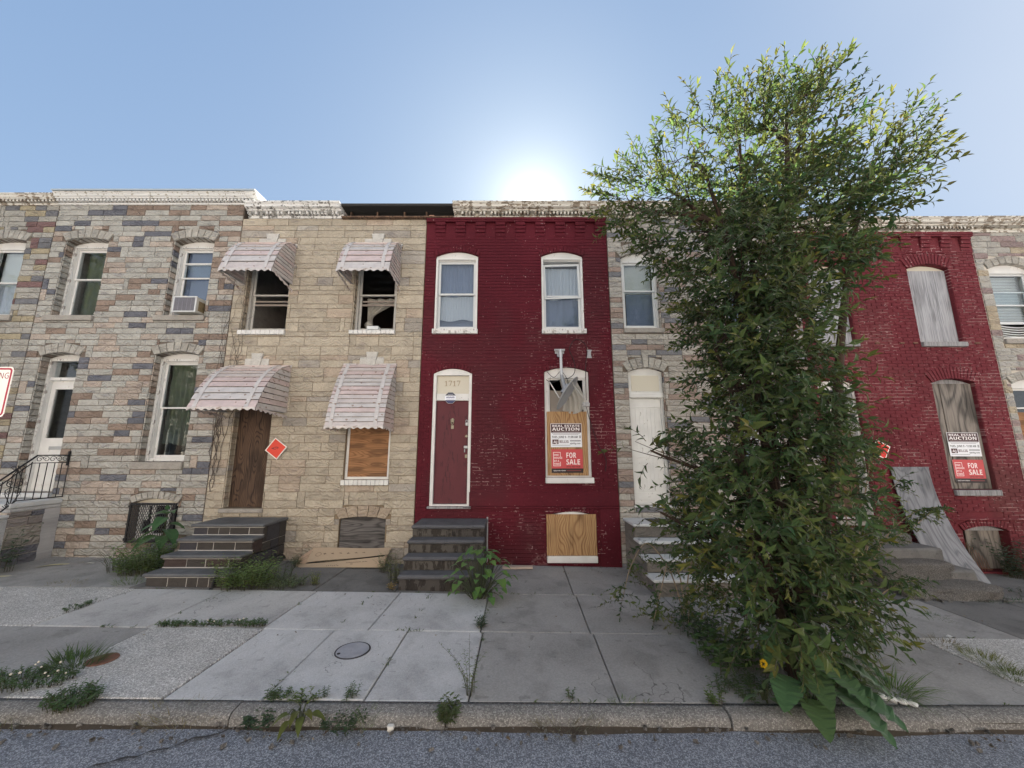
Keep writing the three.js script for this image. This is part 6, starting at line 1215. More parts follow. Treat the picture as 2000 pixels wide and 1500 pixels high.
function growTree(name, label, base, blobs, o) {
  const g = thing(name, label, 'tree', base, o.group), rnd = rngOf(o.seed), B = V3(...base);
  const gauss = () => (rnd() + rnd() + rnd() - 1.5) / 1.5;
  const trunkTop = V3(...o.top).sub(B), stems = [];
  const wob = (a, b, n, k) => { const r = []; for (let i = 0; i <= n; i++) { const p = a.clone().lerp(b, i / n); if (i > 0 && i < n) p.add(V3(gauss(), gauss() * 0.4, gauss()).multiplyScalar(k)); r.push(p); } return new THREE.CatmullRomCurve3(r).getPoints(n * 3); };
  const main = wob(V3(0, -0.15, 0), trunkTop, 5, 0.09);
  part('trunk', planarUV(tube(main, o.r, o.r * 0.3, 9)), M.bark, g);
  for (const s of o.stems ?? []) { const pts = wob(V3(s[0], -0.1, s[1]), V3(...s[2]).sub(B), 5, 0.1); stems.push(pts); part('trunk', planarUV(tube(pts, s[3], s[3] * 0.3, 7)), M.bark, g); }
  const spots = [], limbs = [], twigs = [], all = [main, ...stems].flat();
  for (const b of blobs) {
    const c = V3(b[0], b[1], b[2]).sub(B), R = V3(b[3], b[4], b[5]).multiplyScalar(o.squeeze ?? 1);
    let near = all[0], best = 1e9; for (const p of all) { const d = p.distanceTo(c) + (p.y > c.y - 0.25 ? 1.5 : 0); if (d < best) { best = d; near = p; } }
    const limb = wob(near, c, 4, 0.1); limbs.push(tube(limb, o.r * 0.42, o.r * 0.16, 6));
    const vol = 4.19 * R.x * R.y * R.z, n = Math.round(b[6] * vol * o.density);
    const kn = Math.max(5, Math.round(n / 12));
    for (let k = 0; k < kn; k++) { const d = V3(gauss(), gauss(), gauss()).normalize().multiplyScalar(0.4 + 0.55 * Math.cbrt(rnd())), p = c.clone().add(d.multiply(R)), l = wob(limb[Math.floor((0.4 + 0.6 * rnd()) * (limb.length - 1))], p, 3, 0.06); twigs.push(tube(l, o.r * 0.1, 0.003, 4, false)); }
    for (let k = 0; k < n; k++) {
      const d3 = V3(rnd() * 2 - 1, rnd() * 2 - 1, rnd() * 2 - 1); if (d3.lengthSq() > 1) { k--; continue; }
      const p = c.clone().add(d3.multiplyScalar(Math.pow(Math.max(0.02, d3.length()), -0.3)).multiply(R));
      if (noise(p.x * 3.2 + 5, p.y * 3.2 + p.z * 2.1, o.seed) < 0.3 && rnd() < 0.75) continue;      // gaps between the boughs
      const outw = p.clone().sub(c).divide(R); const ol = outw.length(); outw.normalize();
      const shoot = rnd() < 0.14 && ol > 0.75, up = (b[7] ?? 0.4) + (shoot ? 0.35 : 0), dir = V3(outw.x * 0.9, outw.y * 0.35 + up, outw.z * 0.9).add(V3(gauss(), gauss() * 0.6, gauss()).multiplyScalar(0.55));
      spots.push([p, dir, (rnd() - 0.5) * 2.4, (b[8] ?? 1) * (0.72 + 0.45 * rnd()) * (shoot ? 1.35 : 1), (b[7] > 0.25 ? [0, 2, 0, 3] : [1, 3, 1, 3, 0])[Math.floor(rnd() * (b[7] > 0.25 ? 4 : 5))], ol]);  // upper boughs take lighter sprays, lower ones darker: sun and shade in colour
    }
  }
  part('limb', planarUV(join(limbs)), M.bark, g); part('twig', join(twigs), M.bark, g).userData.kind = 'stuff';
  instances('crown', spots, g, (e) => { const k = 0.72 + 0.5 * rnd(), w = rnd(); return [k * (0.9 + 0.35 * w), k, k * (0.95 - 0.2 * w)]; });
  return { g, spots };
}
// blobs: centre x y z, radii x y z, density, upward pull, leaf size
growTree('street_tree', 'tall leafy tree with a dense dark crown growing beside the kerb', [2.78, gy(2.78), -4.08], [
  [3.12, 5.74, -4.50, 0.81, 0.81, 0.85, 1.3, 0.6], [2.36, 5.97, -4.50, 0.31, 0.47, 0.65, 1.3, 0.7], [1.97, 5.36, -4.40, 0.69, 0.35, 0.75, 1.4, 0.4], [1.50, 5.21, -4.50, 0.30, 0.30, 0.50, 1.2, 0.3],
  [3.94, 6.25, -4.50, 0.41, 0.75, 0.65, 1.3, 0.8], [3.48, 6.54, -4.60, 0.50, 0.41, 0.55, 1.4, 0.75], [4.27, 7.10, -4.50, 0.15, 0.27, 0.40, 0.8, 0.9], [4.77, 5.82, -4.50, 0.44, 0.46, 0.65, 1.4, 0.6],
  [4.27, 5.11, -4.30, 0.54, 0.32, 0.70, 1.6, 0.3], [3.47, 4.79, -4.30, 0.69, 0.41, 0.80, 2.1, 0.2], [2.33, 4.72, -4.30, 0.72, 0.38, 0.80, 2.1, 0.2], [2.67, 4.09, -4.25, 0.55, 0.50, 0.80, 2.6, 0.1],
  [3.26, 4.04, -4.15, 0.44, 0.41, 0.80, 2.6, 0.1], [2.64, 3.46, -4.25, 0.47, 0.45, 0.75, 2.8, 0.08], [2.88, 3.31, -4.15, 0.32, 0.42, 0.75, 2.8, 0.05], [2.57, 2.85, -4.20, 0.40, 0.36, 0.75, 2.8, 0.05],
  [2.84, 2.77, -4.10, 0.31, 0.40, 0.70, 2.7, 0.05], [2.51, 2.22, -4.20, 0.58, 0.37, 0.75, 2.8, 0.05], [2.89, 2.16, -4.05, 0.40, 0.37, 0.70, 2.7, 0.05], [2.42, 1.69, -4.15, 0.62, 0.33, 0.75, 2.8, 0],
  [2.93, 1.64, -4.05, 0.39, 0.34, 0.70, 2.6, 0], [2.42, 1.25, -4.05, 0.64, 0.33, 0.75, 2.9, 0], [2.93, 1.11, -4.00, 0.40, 0.31, 0.60, 2.8, 0], [2.45, 0.80, -3.95, 0.52, 0.30, 0.65, 3.1, -0.05],
  [2.88, 0.71, -3.95, 0.29, 0.25, 0.55, 2.9, -0.05], [2.61, 0.46, -3.95, 0.53, 0.21, 0.55, 3.2, 0], [1.53, 2.06, -4.30, 0.23, 0.17, 0.40, 0.5, 0.05], [1.56, 1.42, -4.20, 0.16, 0.15, 0.40, 0.5, 0],
], { seed: 900, r: 0.075, top: [3.7, 6.5, -4.45], density: 150, squeeze: 1, stems: [[0.14, 0.05, [2.5, 5.6, -4.4], 0.07], [-0.1, -0.06, [4.6, 5.6, -4.4], 0.075], [0.05, -0.14, [3.2, 6.4, -4.7], 0.06], [-0.15, 0.1, [2.3, 3.2, -4.2], 0.05]] });

// plants with a name of their own
function weed(name, label, pos, o) {                                   // stems with small leaves, one clump
  const g = thing(name, label, o.category ?? 'weed', pos, o.group), rnd = rngOf(o.seed), stems = [], leaves = [];
  for (let k = 0; k < o.n; k++) {
    const a = rnd() * 6.283, r = o.r * Math.sqrt(rnd()), b = V3(Math.cos(a) * r * (o.sx ?? 1), 0, Math.sin(a) * r * (o.sz ?? 1)), H = o.h * (0.5 + 0.6 * rnd()), lean = o.lean ?? 0.35;
    const pts = [], d = V3(Math.cos(a) * lean * H * rnd() + (rnd() - 0.5) * 0.2 * H, H, Math.sin(a) * lean * H * rnd());
    for (let i = 0; i <= 3; i++) { const t = i / 3; pts.push(b.clone().add(V3(d.x * t * t, d.y * t * (1 - 0.12 * t), d.z * t * t))); }
    stems.push(tint(tube(pts, o.stem ?? 0.003, 0.001, 3, false), o.stemColor ?? [0.08, 0.085, 0.03]));
    for (let q = 0; q < o.leaves; q++) {
      const t = lerp(o.from ?? 0.15, 1, q / Math.max(1, o.leaves - 1)), i = Math.min(2, Math.floor(t * 3)), p = pts[i].clone().lerp(pts[i + 1], t * 3 - i), an = q * 2.4 + rnd(), L = o.leaf * (0.6 + 0.7 * rnd()) * (1 - 0.35 * t);
      leaves.push(place(leaf(L, L * (o.wide ?? 0.35), { rows: 3, droop: o.droop ?? 0.3, fold: 0.3, color: vary(mul3(o.color, 1.4), rnd, 0.5), prof: o.prof }), p, V3(Math.cos(an), o.rise ?? 0.5, Math.sin(an)), (rnd() - 0.5) * 0.6));
    }
  }
  part('foliage', join(leaves), M.leaf, g); part('stem', join(stems), M.leaf, g);
  if (o.flowers) for (let k = 0; k < o.flowers; k++) { const a = rnd() * 6.283, r = o.r * Math.sqrt(rnd()), y = o.h * (0.85 + 0.35 * rnd()); part('flower', planarUV(new THREE.IcosahedronGeometry(0.006 + 0.005 * rnd(), 0).translate(Math.cos(a) * r * (o.sx ?? 1), y, Math.sin(a) * r * (o.sz ?? 1))), M.flower, g); }
  return g;
}
M.flower = plain(0.6, 0.55, 0.45, 0.8);
function grass(name, label, pos, o) {                                  // a tuft of thin blades
  const g = thing(name, label, 'grass tuft', pos, o.group), rnd = rngOf(o.seed), list = [];
  for (let k = 0; k < o.n; k++) { const a = rnd() * 6.283, r = o.r * Math.sqrt(rnd()), L = o.h * (0.45 + 0.75 * rnd()); list.push(place(leaf(L, o.w ?? 0.006, { rows: 3, droop: 0.2 + 0.5 * rnd(), fold: 0.3, color: vary(mul3(o.color, 1.4), rnd, 0.5), prof: (t) => 1 - t * 0.8 }), V3(Math.cos(a) * r * (o.sx ?? 1), -0.01, Math.sin(a) * r * (o.sz ?? 1)), V3(Math.cos(a) * (o.spread ?? 0.5) + (rnd() - 0.5) * 0.5, 1, Math.sin(a) * (o.spread ?? 0.5) + (rnd() - 0.5) * 0.5), (rnd() - 0.5))); }
  part('blades', join(list), M.leaf, g).userData.kind = 'stuff'; return g;
}
function broadleaf(name, label, pos, spec, o) {                        // every large leaf a part of its own
  const g = thing(name, label, o.category ?? 'plant', pos), rnd = rngOf(o.seed), stems = [];
  for (const [x, y, z, dx, dy, dz, L] of spec) {
    const base = V3(x * 0.25, o.from ?? 0.02, z * 0.25), p = V3(x, y, z), mid = base.clone().lerp(p, 0.55).add(V3(0, 0.06, 0));
    stems.push(tint(tube(new THREE.CatmullRomCurve3([base, mid, p]).getPoints(6), 0.006, 0.0035, 4, false), [0.08, 0.1, 0.045]));
    part('leaf', place(leaf(L, L * o.wide, { rows: o.rows ?? 6, droop: o.droop ?? 0.35, fold: o.fold ?? 0.22, wave: o.wave ?? 0.05, phase: rnd() * 6, color: vary(mul3(o.color, 1.4), rnd, 0.35), prof: o.prof ?? ((t) => Math.pow(Math.sin(Math.PI * Math.pow(t, 0.55)), 0.8)) }), p, V3(dx, dy, dz), (rnd() - 0.5) * 0.5), M.leaf, g);
  }
  part('stem', join(stems), M.leaf, g); return g;
}
const heart = (t) => Math.pow(Math.sin(Math.PI * Math.pow(t, 0.42)), 0.75);
const G1 = [0.055, 0.095, 0.03], G2 = [0.085, 0.13, 0.03], G3 = [0.035, 0.07, 0.03], DRY = [0.16, 0.14, 0.07];
const gp = (x, z, y = 0) => [x, gy(x) + y, z];
// tall broad-leaved seedling beside the dark steps of the red house
{
  const rnd = rngOf(951), sp = [];
  for (let k = 0; k < 78; k++) { const t = Math.pow(rnd(), 0.8), y = 0.08 + 0.6 * t, a = rnd() * 6.283, r = (0.12 + 0.32 * Math.sin(Math.PI * Math.min(1, 0.25 + t * 0.75))) * (0.5 + 0.6 * rnd()); sp.push([Math.cos(a) * r, y, Math.sin(a) * r * 0.8, Math.cos(a), 0.1 - 0.5 * rnd(), Math.sin(a) + 0.35, lerp(0.09, 0.19, rnd() * rnd())]); }
  broadleaf('broadleaf_seedling', 'bushy seedling with large heart-shaped leaves beside the dark concrete steps', gp(-0.47, -5.83), sp, { seed: 952, wide: 0.82, color: [0.085, 0.17, 0.045], droop: 0.3, prof: heart, category: 'plant' });
}
// plant with large leaves in front of the mesh guard, over a bushy weed
broadleaf('tall_weed', 'tall weed with broad pointed leaves in front of the mesh guarded basement window', gp(-6.15, -7.12), [
  [0.03, 0.86, 0.02, -1, 0.25, 0.2, 0.36], [0.05, 0.86, 0.03, 0.6, 0.5, 0.5, 0.36], [0.02, 0.8, 0.04, 0.3, -0.1, 1, 0.36], [-0.05, 0.6, 0.05, -1, -0.25, 0.5, 0.42], [0.08, 0.6, 0.05, 1, -0.2, 0.4, 0.44], [-0.04, 0.5, 0.08, -0.6, -0.2, 1, 0.4], [0.06, 0.5, 0.08, 0.8, -0.1, 1, 0.38], [0.02, 0.92, 0.02, 0.2, 1, 0.3, 0.14], [0, 0.7, 0.06, -0.7, 0.1, 0.7, 0.3], [0.05, 0.68, 0.0, 0.9, 0.1, -0.2, 0.3]], { seed: 953, wide: 0.52, color: [0.055, 0.12, 0.045], droop: 0.45, from: 0.05 });
weed('bushy_weed', 'bushy weed with fine leaves below the tall broad-leaved weed left of the dark stone steps', gp(-6.05, -6.72), { seed: 954, n: 110, r: 0.3, h: 0.52, leaves: 16, leaf: 0.09, wide: 0.42, color: [0.1, 0.16, 0.05], sx: 1.1, lean: 0.6 });
weed('feathery_weed', 'pale feathery weed at the left flank of the bushy weed', gp(-6.5, -6.75), { seed: 955, n: 26, r: 0.16, h: 0.42, leaves: 9, leaf: 0.05, color: [0.1, 0.13, 0.07], wide: 0.2, lean: 0.8 });
grass('grass_tuft', 'low grass tuft at the left foot of the dark stone steps', gp(-5.75, -6.2), { seed: 956, n: 130, r: 0.16, h: 0.16, color: G2, sx: 1.3 });
weed('dense_weed', 'dense green weeds growing over the right flank of the dark stone steps', gp(-3.98, -6.15), { seed: 957, n: 130, r: 0.34, h: 0.44, leaves: 15, leaf: 0.075, wide: 0.4, color: [0.115, 0.18, 0.045], sx: 1.15, sz: 0.7, lean: 0.7 });
weed('creeping_weed', 'low creeping weeds trailing right of the dark stone steps', gp(-3.5, -6.2), { seed: 958, n: 90, r: 0.32, h: 0.16, leaves: 10, leaf: 0.06, color: [0.1, 0.14, 0.06], sx: 1.2, sz: 0.5, lean: 1.2 });
weed('leggy_weed', 'leggy weed with arching stems between dark steps and cardboard', gp(-3.72, -6.5), { seed: 959, n: 16, r: 0.2, h: 0.36, leaves: 7, leaf: 0.08, wide: 0.25, color: [0.085, 0.12, 0.05], lean: 1.2 });
weed('pale_weed', 'small bright green weed standing alone before the cardboard', gp(-3.0, -6.28), { seed: 960, n: 16, r: 0.07, h: 0.2, leaves: 8, leaf: 0.055, color: [0.13, 0.16, 0.03] });
weed('yellowing_weed', 'tall weed turning yellow at its foot between cardboard and concrete steps', gp(-1.83, -6.45), { seed: 961, n: 22, r: 0.1, h: 0.46, leaves: 12, leaf: 0.085, wide: 0.22, color: [0.12, 0.135, 0.05], lean: 0.3 });
weed('withered_weed', 'small withered orange weed beside the lowest concrete step', gp(-1.79, -6.15), { seed: 962, n: 8, r: 0.05, h: 0.13, leaves: 8, leaf: 0.055, color: [0.28, 0.19, 0.05] });
weed('cardboard_weed', 'thin weed growing at the left end of the cardboard', gp(-3.78, -7.15), { seed: 963, n: 12, r: 0.08, h: 0.28, leaves: 9, leaf: 0.07, wide: 0.24, color: G1 });
weed('cardboard_weed', 'feathery green weed at the right end of the cardboard', gp(-2.16, -7.0), { seed: 964, n: 20, r: 0.1, h: 0.36, leaves: 10, leaf: 0.08, wide: 0.2, color: [0.1, 0.13, 0.055], lean: 0.6 });
weed('edge_plant', 'leafy plant at the left edge beside the porch wall', gp(-8.28, -6.55), { seed: 965, n: 18, r: 0.22, h: 0.8, leaves: 9, leaf: 0.13, color: G3, wide: 0.45 });
// clover along the slab joints
const clover = (label, x, z, sx, sz, seed, n, fl = 0, r = 0.2, h = 0.09) => weed('clover_patch', label, gp(x, z), { seed, n, r, h, sx, sz, leaves: 5, leaf: 0.034, wide: 0.85, color: [0.05, 0.1, 0.028], lean: 0.8, from: 0.5, rise: 0.3, flowers: fl, category: 'clover' });
clover('long clover patch with white flowers by the left kerb', -4.22, -3.72, 1.9, 0.75, 971, 150, 14);
grass('grass_tuft', 'weedy grass tuft behind the rusty cover', gp(-4.12, -4.02), { seed: 972, n: 240, r: 0.17, h: 0.17, color: [0.06, 0.1, 0.03], sx: 1.2, w: 0.012 });
clover('round clover patch hanging over the kerb at left', -3.52, -3.46, 1.0, 0.8, 973, 120, 0, 0.17, 0.1);
clover('clover patch at the left end of the slab joint', -3.92, -4.83, 1.2, 0.3, 974, 46, 0, 0.14, 0.06); clover('clover patch in the middle of the slab joint', -3.52, -4.86, 1.9, 0.3, 975, 60, 3, 0.14, 0.06); clover('clover patch at the right end of the slab joint', -3.04, -4.88, 1.3, 0.4, 976, 60, 2, 0.15, 0.07);
clover('tiny clover tuft on the far left slab joint', -5.5, -5.3, 0.5, 1.2, 977, 34, 0, 0.16, 0.05); grass('grass_tuft', 'flat grass tuft near the pebbly slab at far left', gp(-6.6, -6.12), { seed: 978, n: 110, r: 0.17, h: 0.07, color: DRY, sx: 1.6 });
// along the kerb, from left to right
weed('kerb_weed', 'small dark weed on the slab edge left of the meter cover', gp(-1.95, -3.6), { seed: 981, n: 22, r: 0.07, h: 0.055, leaves: 8, leaf: 0.04, color: G1, sx: 1.4 });
weed('kerb_weed', 'low weed on the slab edge below the meter cover', gp(-1.73, -3.57), { seed: 982, n: 18, r: 0.08, h: 0.07, leaves: 7, leaf: 0.045, color: G2, sx: 1.6 });
weed('kerb_weed', 'thin upright weed on the slab edge below the meter cover', gp(-1.56, -3.6), { seed: 983, n: 3, r: 0.02, h: 0.11, leaves: 22, leaf: 0.035, wide: 0.2, color: G1, lean: 0.1 });
weed('kerb_weed', 'upright narrow-leaved weed right of the meter cover by the kerb', gp(-1.34, -3.6), { seed: 984, n: 7, r: 0.07, h: 0.11, leaves: 16, leaf: 0.045, wide: 0.22, color: G1, lean: 0.5 });
broadleaf('dock_weed', 'dock weed with brown-edged leaves growing from the gutter', gp(-1.63, -3.36, -0.06), [[-0.06, 0.1, 0.04, -0.7, 0.3, 0.6, 0.132], [0.05, 0.12, 0.04, 0.7, 0.4, 0.6, 0.125], [0, 0.13, 0.05, 0, 0.2, 1, 0.132], [-0.02, 0.14, 0, -0.4, 0.9, 0.3, 0.119], [0.09, 0.1, 0.02, 1, 0.15, 0.2, 0.132], [-0.1, 0.08, 0, -1, 0.1, 0.2, 0.119], [0.03, 0.1, 0.06, 0.3, -0.1, 1, 0.139], [-0.05, 0.08, 0.07, -0.3, -0.2, 1, 0.132], [0.05, 0.15, 0, 0.3, 1, 0.2, 0.106]], { seed: 985, wide: 0.42, color: [0.085, 0.1, 0.023], droop: 0.5 });
weed('kerb_weed', 'dark leafy weed in the gutter left of the dock weed', gp(-1.95, -3.36, -0.06), { seed: 986, n: 30, r: 0.09, h: 0.07, leaves: 7, leaf: 0.05, wide: 0.5, color: G3 });
weed('kerb_weed', 'blue-green weed mat in the gutter right of the dock weed', gp(-1.3, -3.37, -0.06), { seed: 987, n: 44, r: 0.12, h: 0.08, leaves: 8, leaf: 0.045, color: G3, sx: 1.3 });
grass('grass_tuft', 'thin grass tuft in the gutter beside the blue-green weed', gp(-1.13, -3.37, -0.06), { seed: 988, n: 40, r: 0.05, h: 0.16, color: G2 });
grass('grass_tuft', 'dry grass hanging over the kerb at left', gp(-2.6, -3.38, -0.04), { seed: 989, n: 150, r: 0.16, h: 0.13, color: DRY, sx: 1.8 });
grass('grass_tuft', 'green and dry grass in the gutter at far left', gp(-3.95, -3.33, -0.05), { seed: 990, n: 130, r: 0.17, h: 0.12, color: [0.1, 0.1, 0.045], sx: 2 });
weed('kerb_weed', 'tall leafy weed climbing the kerb left of the picture middle', gp(-0.5, -3.42, -0.05), { seed: 991, n: 26, r: 0.06, h: 0.17, leaves: 12, leaf: 0.06, color: [0.075, 0.105, 0.035], lean: 0.4 });
weed('tall_stalk_weed', 'tall spindly branching weed on the slab joint', gp(-0.36, -3.66), { seed: 992, n: 9, r: 0.06, h: 0.44, leaves: 17, leaf: 0.045, wide: 0.25, color: [0.1, 0.135, 0.05], lean: 0.8, stem: 0.0035 });
weed('kerb_weed', 'small dark weed on the slab joint behind the tall spindly weed', gp(-0.37, -4.95), { seed: 993, n: 14, r: 0.05, h: 0.15, leaves: 8, leaf: 0.07, wide: 0.25, color: G3 });
grass('grass_tuft', 'dead brown grass clump hanging in the gutter right of the middle', gp(0.42, -3.4, -0.05), { seed: 994, n: 200, r: 0.15, h: 0.11, color: [0.12, 0.115, 0.065], sx: 1.7 });
grass('grass_tuft', 'sparse green grass on the kerb joint left of the tree', gp(0.92, -3.62), { seed: 995, n: 36, r: 0.06, h: 0.06, color: G2, sx: 2 });
weed('kerb_weed', 'small weed on the kerb crack left of the tree', gp(1.7, -3.64), { seed: 996, n: 14, r: 0.06, h: 0.1, leaves: 8, leaf: 0.045, color: G2 });
weed('kerb_weed', 'tiny sprout on the slab edge right of the middle', gp(0.5, -3.66), { seed: 997, n: 5, r: 0.03, h: 0.11, leaves: 9, leaf: 0.035, color: G1 });
weed('kerb_weed', 'small sprout on the slab edge beside the broad burdock', gp(2.0, -3.66), { seed: 998, n: 7, r: 0.05, h: 0.08, leaves: 7, leaf: 0.04, color: G1 });
// at the foot of the tree
{
  const rnd = rngOf(1001), sp = []; for (const [x, z, dx, dz, L, y] of [[0.1, 0.1, 0.35, 1, 0.36, 0.34], [0.2, 0.05, 0.9, 0.75, 0.42, 0.38], [-0.05, 0.12, -0.15, 1, 0.33, 0.3], [-0.2, 0.1, -0.7, 0.75, 0.33, 0.25], [0.28, -0.02, 1, 0.35, 0.44, 0.42], [0.02, 0.0, 0.1, 0.55, 0.36, 0.5], [0.12, 0.16, 0.5, 1, 0.44, 0.2], [-0.1, 0.2, -0.25, 1, 0.3, 0.14], [0.06, -0.06, 0.5, 0.4, 0.34, 0.6], [-0.16, -0.02, -0.7, 0.4, 0.3, 0.45], [0.22, 0.14, 0.8, 0.9, 0.4, 0.2]]) sp.push([x, y, z, dx, -0.12 - 0.2 * rnd(), dz, L]);
  broadleaf('burdock_plant', 'burdock with very large wavy leaves hanging over the kerb', gp(2.5, -3.66), sp, { seed: 1002, wide: 0.78, fold: 0.1, color: [0.055, 0.115, 0.045], wave: 0.07, rows: 14, droop: 0.3, prof: (t) => Math.pow(Math.sin(Math.PI * Math.pow(t, 0.5)), 0.7) * (0.95 + 0.05 * Math.sin(t * 44)) });
}
weed('broad_weed', 'rounded bright-leaved weeds spreading over the slab left of the tree', gp(2.16, -4.25), { seed: 1003, n: 46, r: 0.3, h: 0.34, leaves: 7, leaf: 0.1, wide: 0.62, color: [0.058, 0.115, 0.03], sx: 0.9, sz: 1.2 });
weed('bushy_weed', 'dark leafy weeds at the back left of the tree foot', gp(2.18, -4.9), { seed: 1004, n: 50, r: 0.3, h: 0.4, leaves: 8, leaf: 0.08, wide: 0.5, color: G3, sx: 0.9, sz: 1.4 });
weed('ground_weed', 'low mixed weeds between the kerb and the round-leaved weeds', gp(2.1, -3.82), { seed: 1005, n: 70, r: 0.22, h: 0.13, leaves: 7, leaf: 0.05, color: G1, sx: 1.5, sz: 0.7 });
broadleaf('dandelion', 'dandelion with one yellow flower at the foot of the tree', gp(2.13, -3.66), [[-0.03, 0.08, 0.02, -0.6, 0.7, 0.6, 0.24], [0.03, 0.1, 0.03, 0.4, 0.9, 0.6, 0.26], [0, 0.1, 0.02, 0, 1, 0.4, 0.26], [0.06, 0.06, 0.03, 1, 0.35, 0.5, 0.24], [-0.06, 0.06, 0.03, -1, 0.4, 0.4, 0.22], [0.02, 0.06, 0.05, 0.2, 0.3, 1, 0.22]], { seed: 1006, wide: 0.24, color: [0.075, 0.13, 0.045] });
{ const g = scene.children.find((c) => c.name === 'dandelion'), f = []; for (let k = 0; k < 22; k++) { const a = k * 2.399, r = 0.006 + 0.02 * Math.sqrt(k / 22); f.push(leaf(0.02, 0.009, { rows: 2, droop: 0, color: [0.75, 0.5, 0.01] }).rotateX(0.3).rotateZ(-a).translate(Math.sin(a) * r * 0.5, Math.cos(a) * r * 0.5, 0.004 * (1 - k / 22))); }
  const m = join(f); m.rotateX(-0.25).scale(1.25, 1.25, 1.25).translate(-0.02, 0.33, 0.08); part('flower', m, M.leaf, g); part('stem', tint(tube(curve([[0.02, 0, 0.02], [0.01, 0.18, 0.05], [-0.02, 0.325, 0.08]], 8), 0.004, 0.003, 4), [0.1, 0.1, 0.05]), M.leaf, g); }
grass('grass_tuft', 'bright green grass tuft right of the tree foot by the kerb', gp(3.38, -3.82), { seed: 1007, n: 190, r: 0.12, h: 0.3, color: [0.08, 0.14, 0.03], w: 0.008, spread: 0.8 });
grass('grass_tuft', 'brownish thin weeds between the tree and the bright grass tuft', gp(3.25, -4.2), { seed: 1008, n: 260, r: 0.24, h: 0.36, color: [0.13, 0.13, 0.055], w: 0.006, sx: 0.8 });
weed('dock_weed', 'narrow-leaved weeds hanging over the kerb right of the burdock', gp(2.92, -3.78), { seed: 1009, n: 22, r: 0.16, h: 0.3, leaves: 6, leaf: 0.16, wide: 0.25, color: [0.085, 0.125, 0.045], lean: 0.6 });
// right side
grass('grass_tuft', 'half dry grass patch on the slab joint at right', gp(4.9, -4.38), { seed: 1011, n: 230, r: 0.16, h: 0.13, color: [0.12, 0.135, 0.035], sx: 0.9, sz: 1.4 });
grass('grass_tuft', 'greener grass patch at the near end of the right slab joint', gp(4.82, -4.12), { seed: 1012, n: 200, r: 0.12, h: 0.12, color: [0.09, 0.12, 0.03], sx: 1.2 });
grass('grass_tuft', 'dead grass scraps behind the half dry grass patch', gp(4.85, -4.75), { seed: 1013, n: 120, r: 0.14, h: 0.1, color: [0.17, 0.145, 0.09], sx: 1.2 });
grass('grass_tuft', 'dark grass line in the joint before the crumbling steps', gp(7.15, -6.14), { seed: 1014, n: 220, r: 0.2, h: 0.08, color: G3, sx: 2.2, sz: 0.5 }); grass('grass_tuft', 'short grass line in the far right slab joint', gp(5.6, -5.5), { seed: 1015, n: 130, r: 0.14, h: 0.05, color: G1, sx: 0.6, sz: 1.5 });
weed('grass_verge', 'low weeds at the far right edge of the pavement', gp(8.3, -6.35), { seed: 1016, n: 50, r: 0.3, h: 0.1, leaves: 7, leaf: 0.05, color: G3, sx: 2, category: 'weed' });
weed('ivy_weed', 'ivy-like dark weed covering the right part of the basement opening', gp(9.08, -7.32), { seed: 1017, n: 60, r: 0.36, h: 0.75, leaves: 9, leaf: 0.085, wide: 0.7, color: [0.03, 0.06, 0.03], sx: 0.9, sz: 0.35, lean: 0.5 });
weed('ivy_weed', 'dark weed at the right edge below the brick house corner', gp(9.8, -7.3), { seed: 1018, n: 40, r: 0.3, h: 0.42, leaves: 8, leaf: 0.08, wide: 0.6, color: [0.032, 0.06, 0.03] });
weed('climbing_weed', 'thin reddish weed between leaning plywood and basement opening', gp(8.28, -7.42), { seed: 1019, n: 14, r: 0.08, h: 0.75, leaves: 12, leaf: 0.06, color: [0.08, 0.085, 0.03], lean: 0.2 });
// seedling trees leaning over the marble steps, and between the steps and the tree
function sapling(label, base, stemsAt, seed, scale = 1) {
  const g = thing('sapling', label, 'sapling', base), rnd = rngOf(seed), list = [], tubes = [];
  for (const pts of stemsAt) { const c = curve(pts, 24); tubes.push(tube(c, 0.012 * scale, 0.004, 5)); for (let i = 6; i < c.length; i++) for (let q = 0; q < 1 + (i > 18 ? 1 : 0); q++) { const a = rnd() * 6.283; list.push([c[i].clone(), V3(Math.cos(a), -0.25 + 0.5 * rnd(), Math.sin(a) * 0.8), (rnd() - 0.5), scale * (0.5 + 0.45 * rnd()), Math.floor(rnd() * 4)]); } const e = c[c.length - 1]; list.push([e, e.clone().sub(c[c.length - 4]), 0, scale * 0.8, 1]); }
  part('stem', join(tubes), std({ color: rgb(0.26, 0.2, 0.13), roughness: 0.8 }), g);
  instances('foliage', list, g, () => { const k = 0.75 + 0.5 * rnd(); return [k, k, k]; });
}
sapling('slender sapling arching down left in front of the marble steps', gp(2.2, -5.3), [[[0, 0, 0], [-0.1, 0.55, -0.2], [-0.35, 0.85, -0.25], [-0.62, 0.62, -0.1], [-0.82, 0.25, 0.1]], [[0, 0, 0], [0.0, 0.5, -0.1], [-0.2, 0.7, 0.1], [-0.4, 0.35, 0.25], [-0.5, 0.12, 0.3]], [[0, 0, 0], [0.1, 0.6, 0], [0.2, 0.9, 0.1], [0.1, 1.15, 0.2]], [[0, 0, 0], [0.0, 0.35, 0.15], [-0.1, 0.4, 0.4], [-0.18, 0.15, 0.5]]], 1021, 0.9);
sapling('leafy sapling between the tree and the crumbling steps', gp(4.15, -5.0), [[[0, 0, 0], [0.1, 0.6, 0], [0.2, 1.1, 0.1], [0.4, 1.4, 0.1]], [[0, 0, 0], [0.15, 0.4, 0.1], [0.35, 0.6, 0.2], [0.6, 0.65, 0.2]], [[0, 0, 0], [-0.1, 0.6, 0.1], [0, 1.1, 0.3], [0.1, 1.3, 0.4]]], 1022, 0.85);
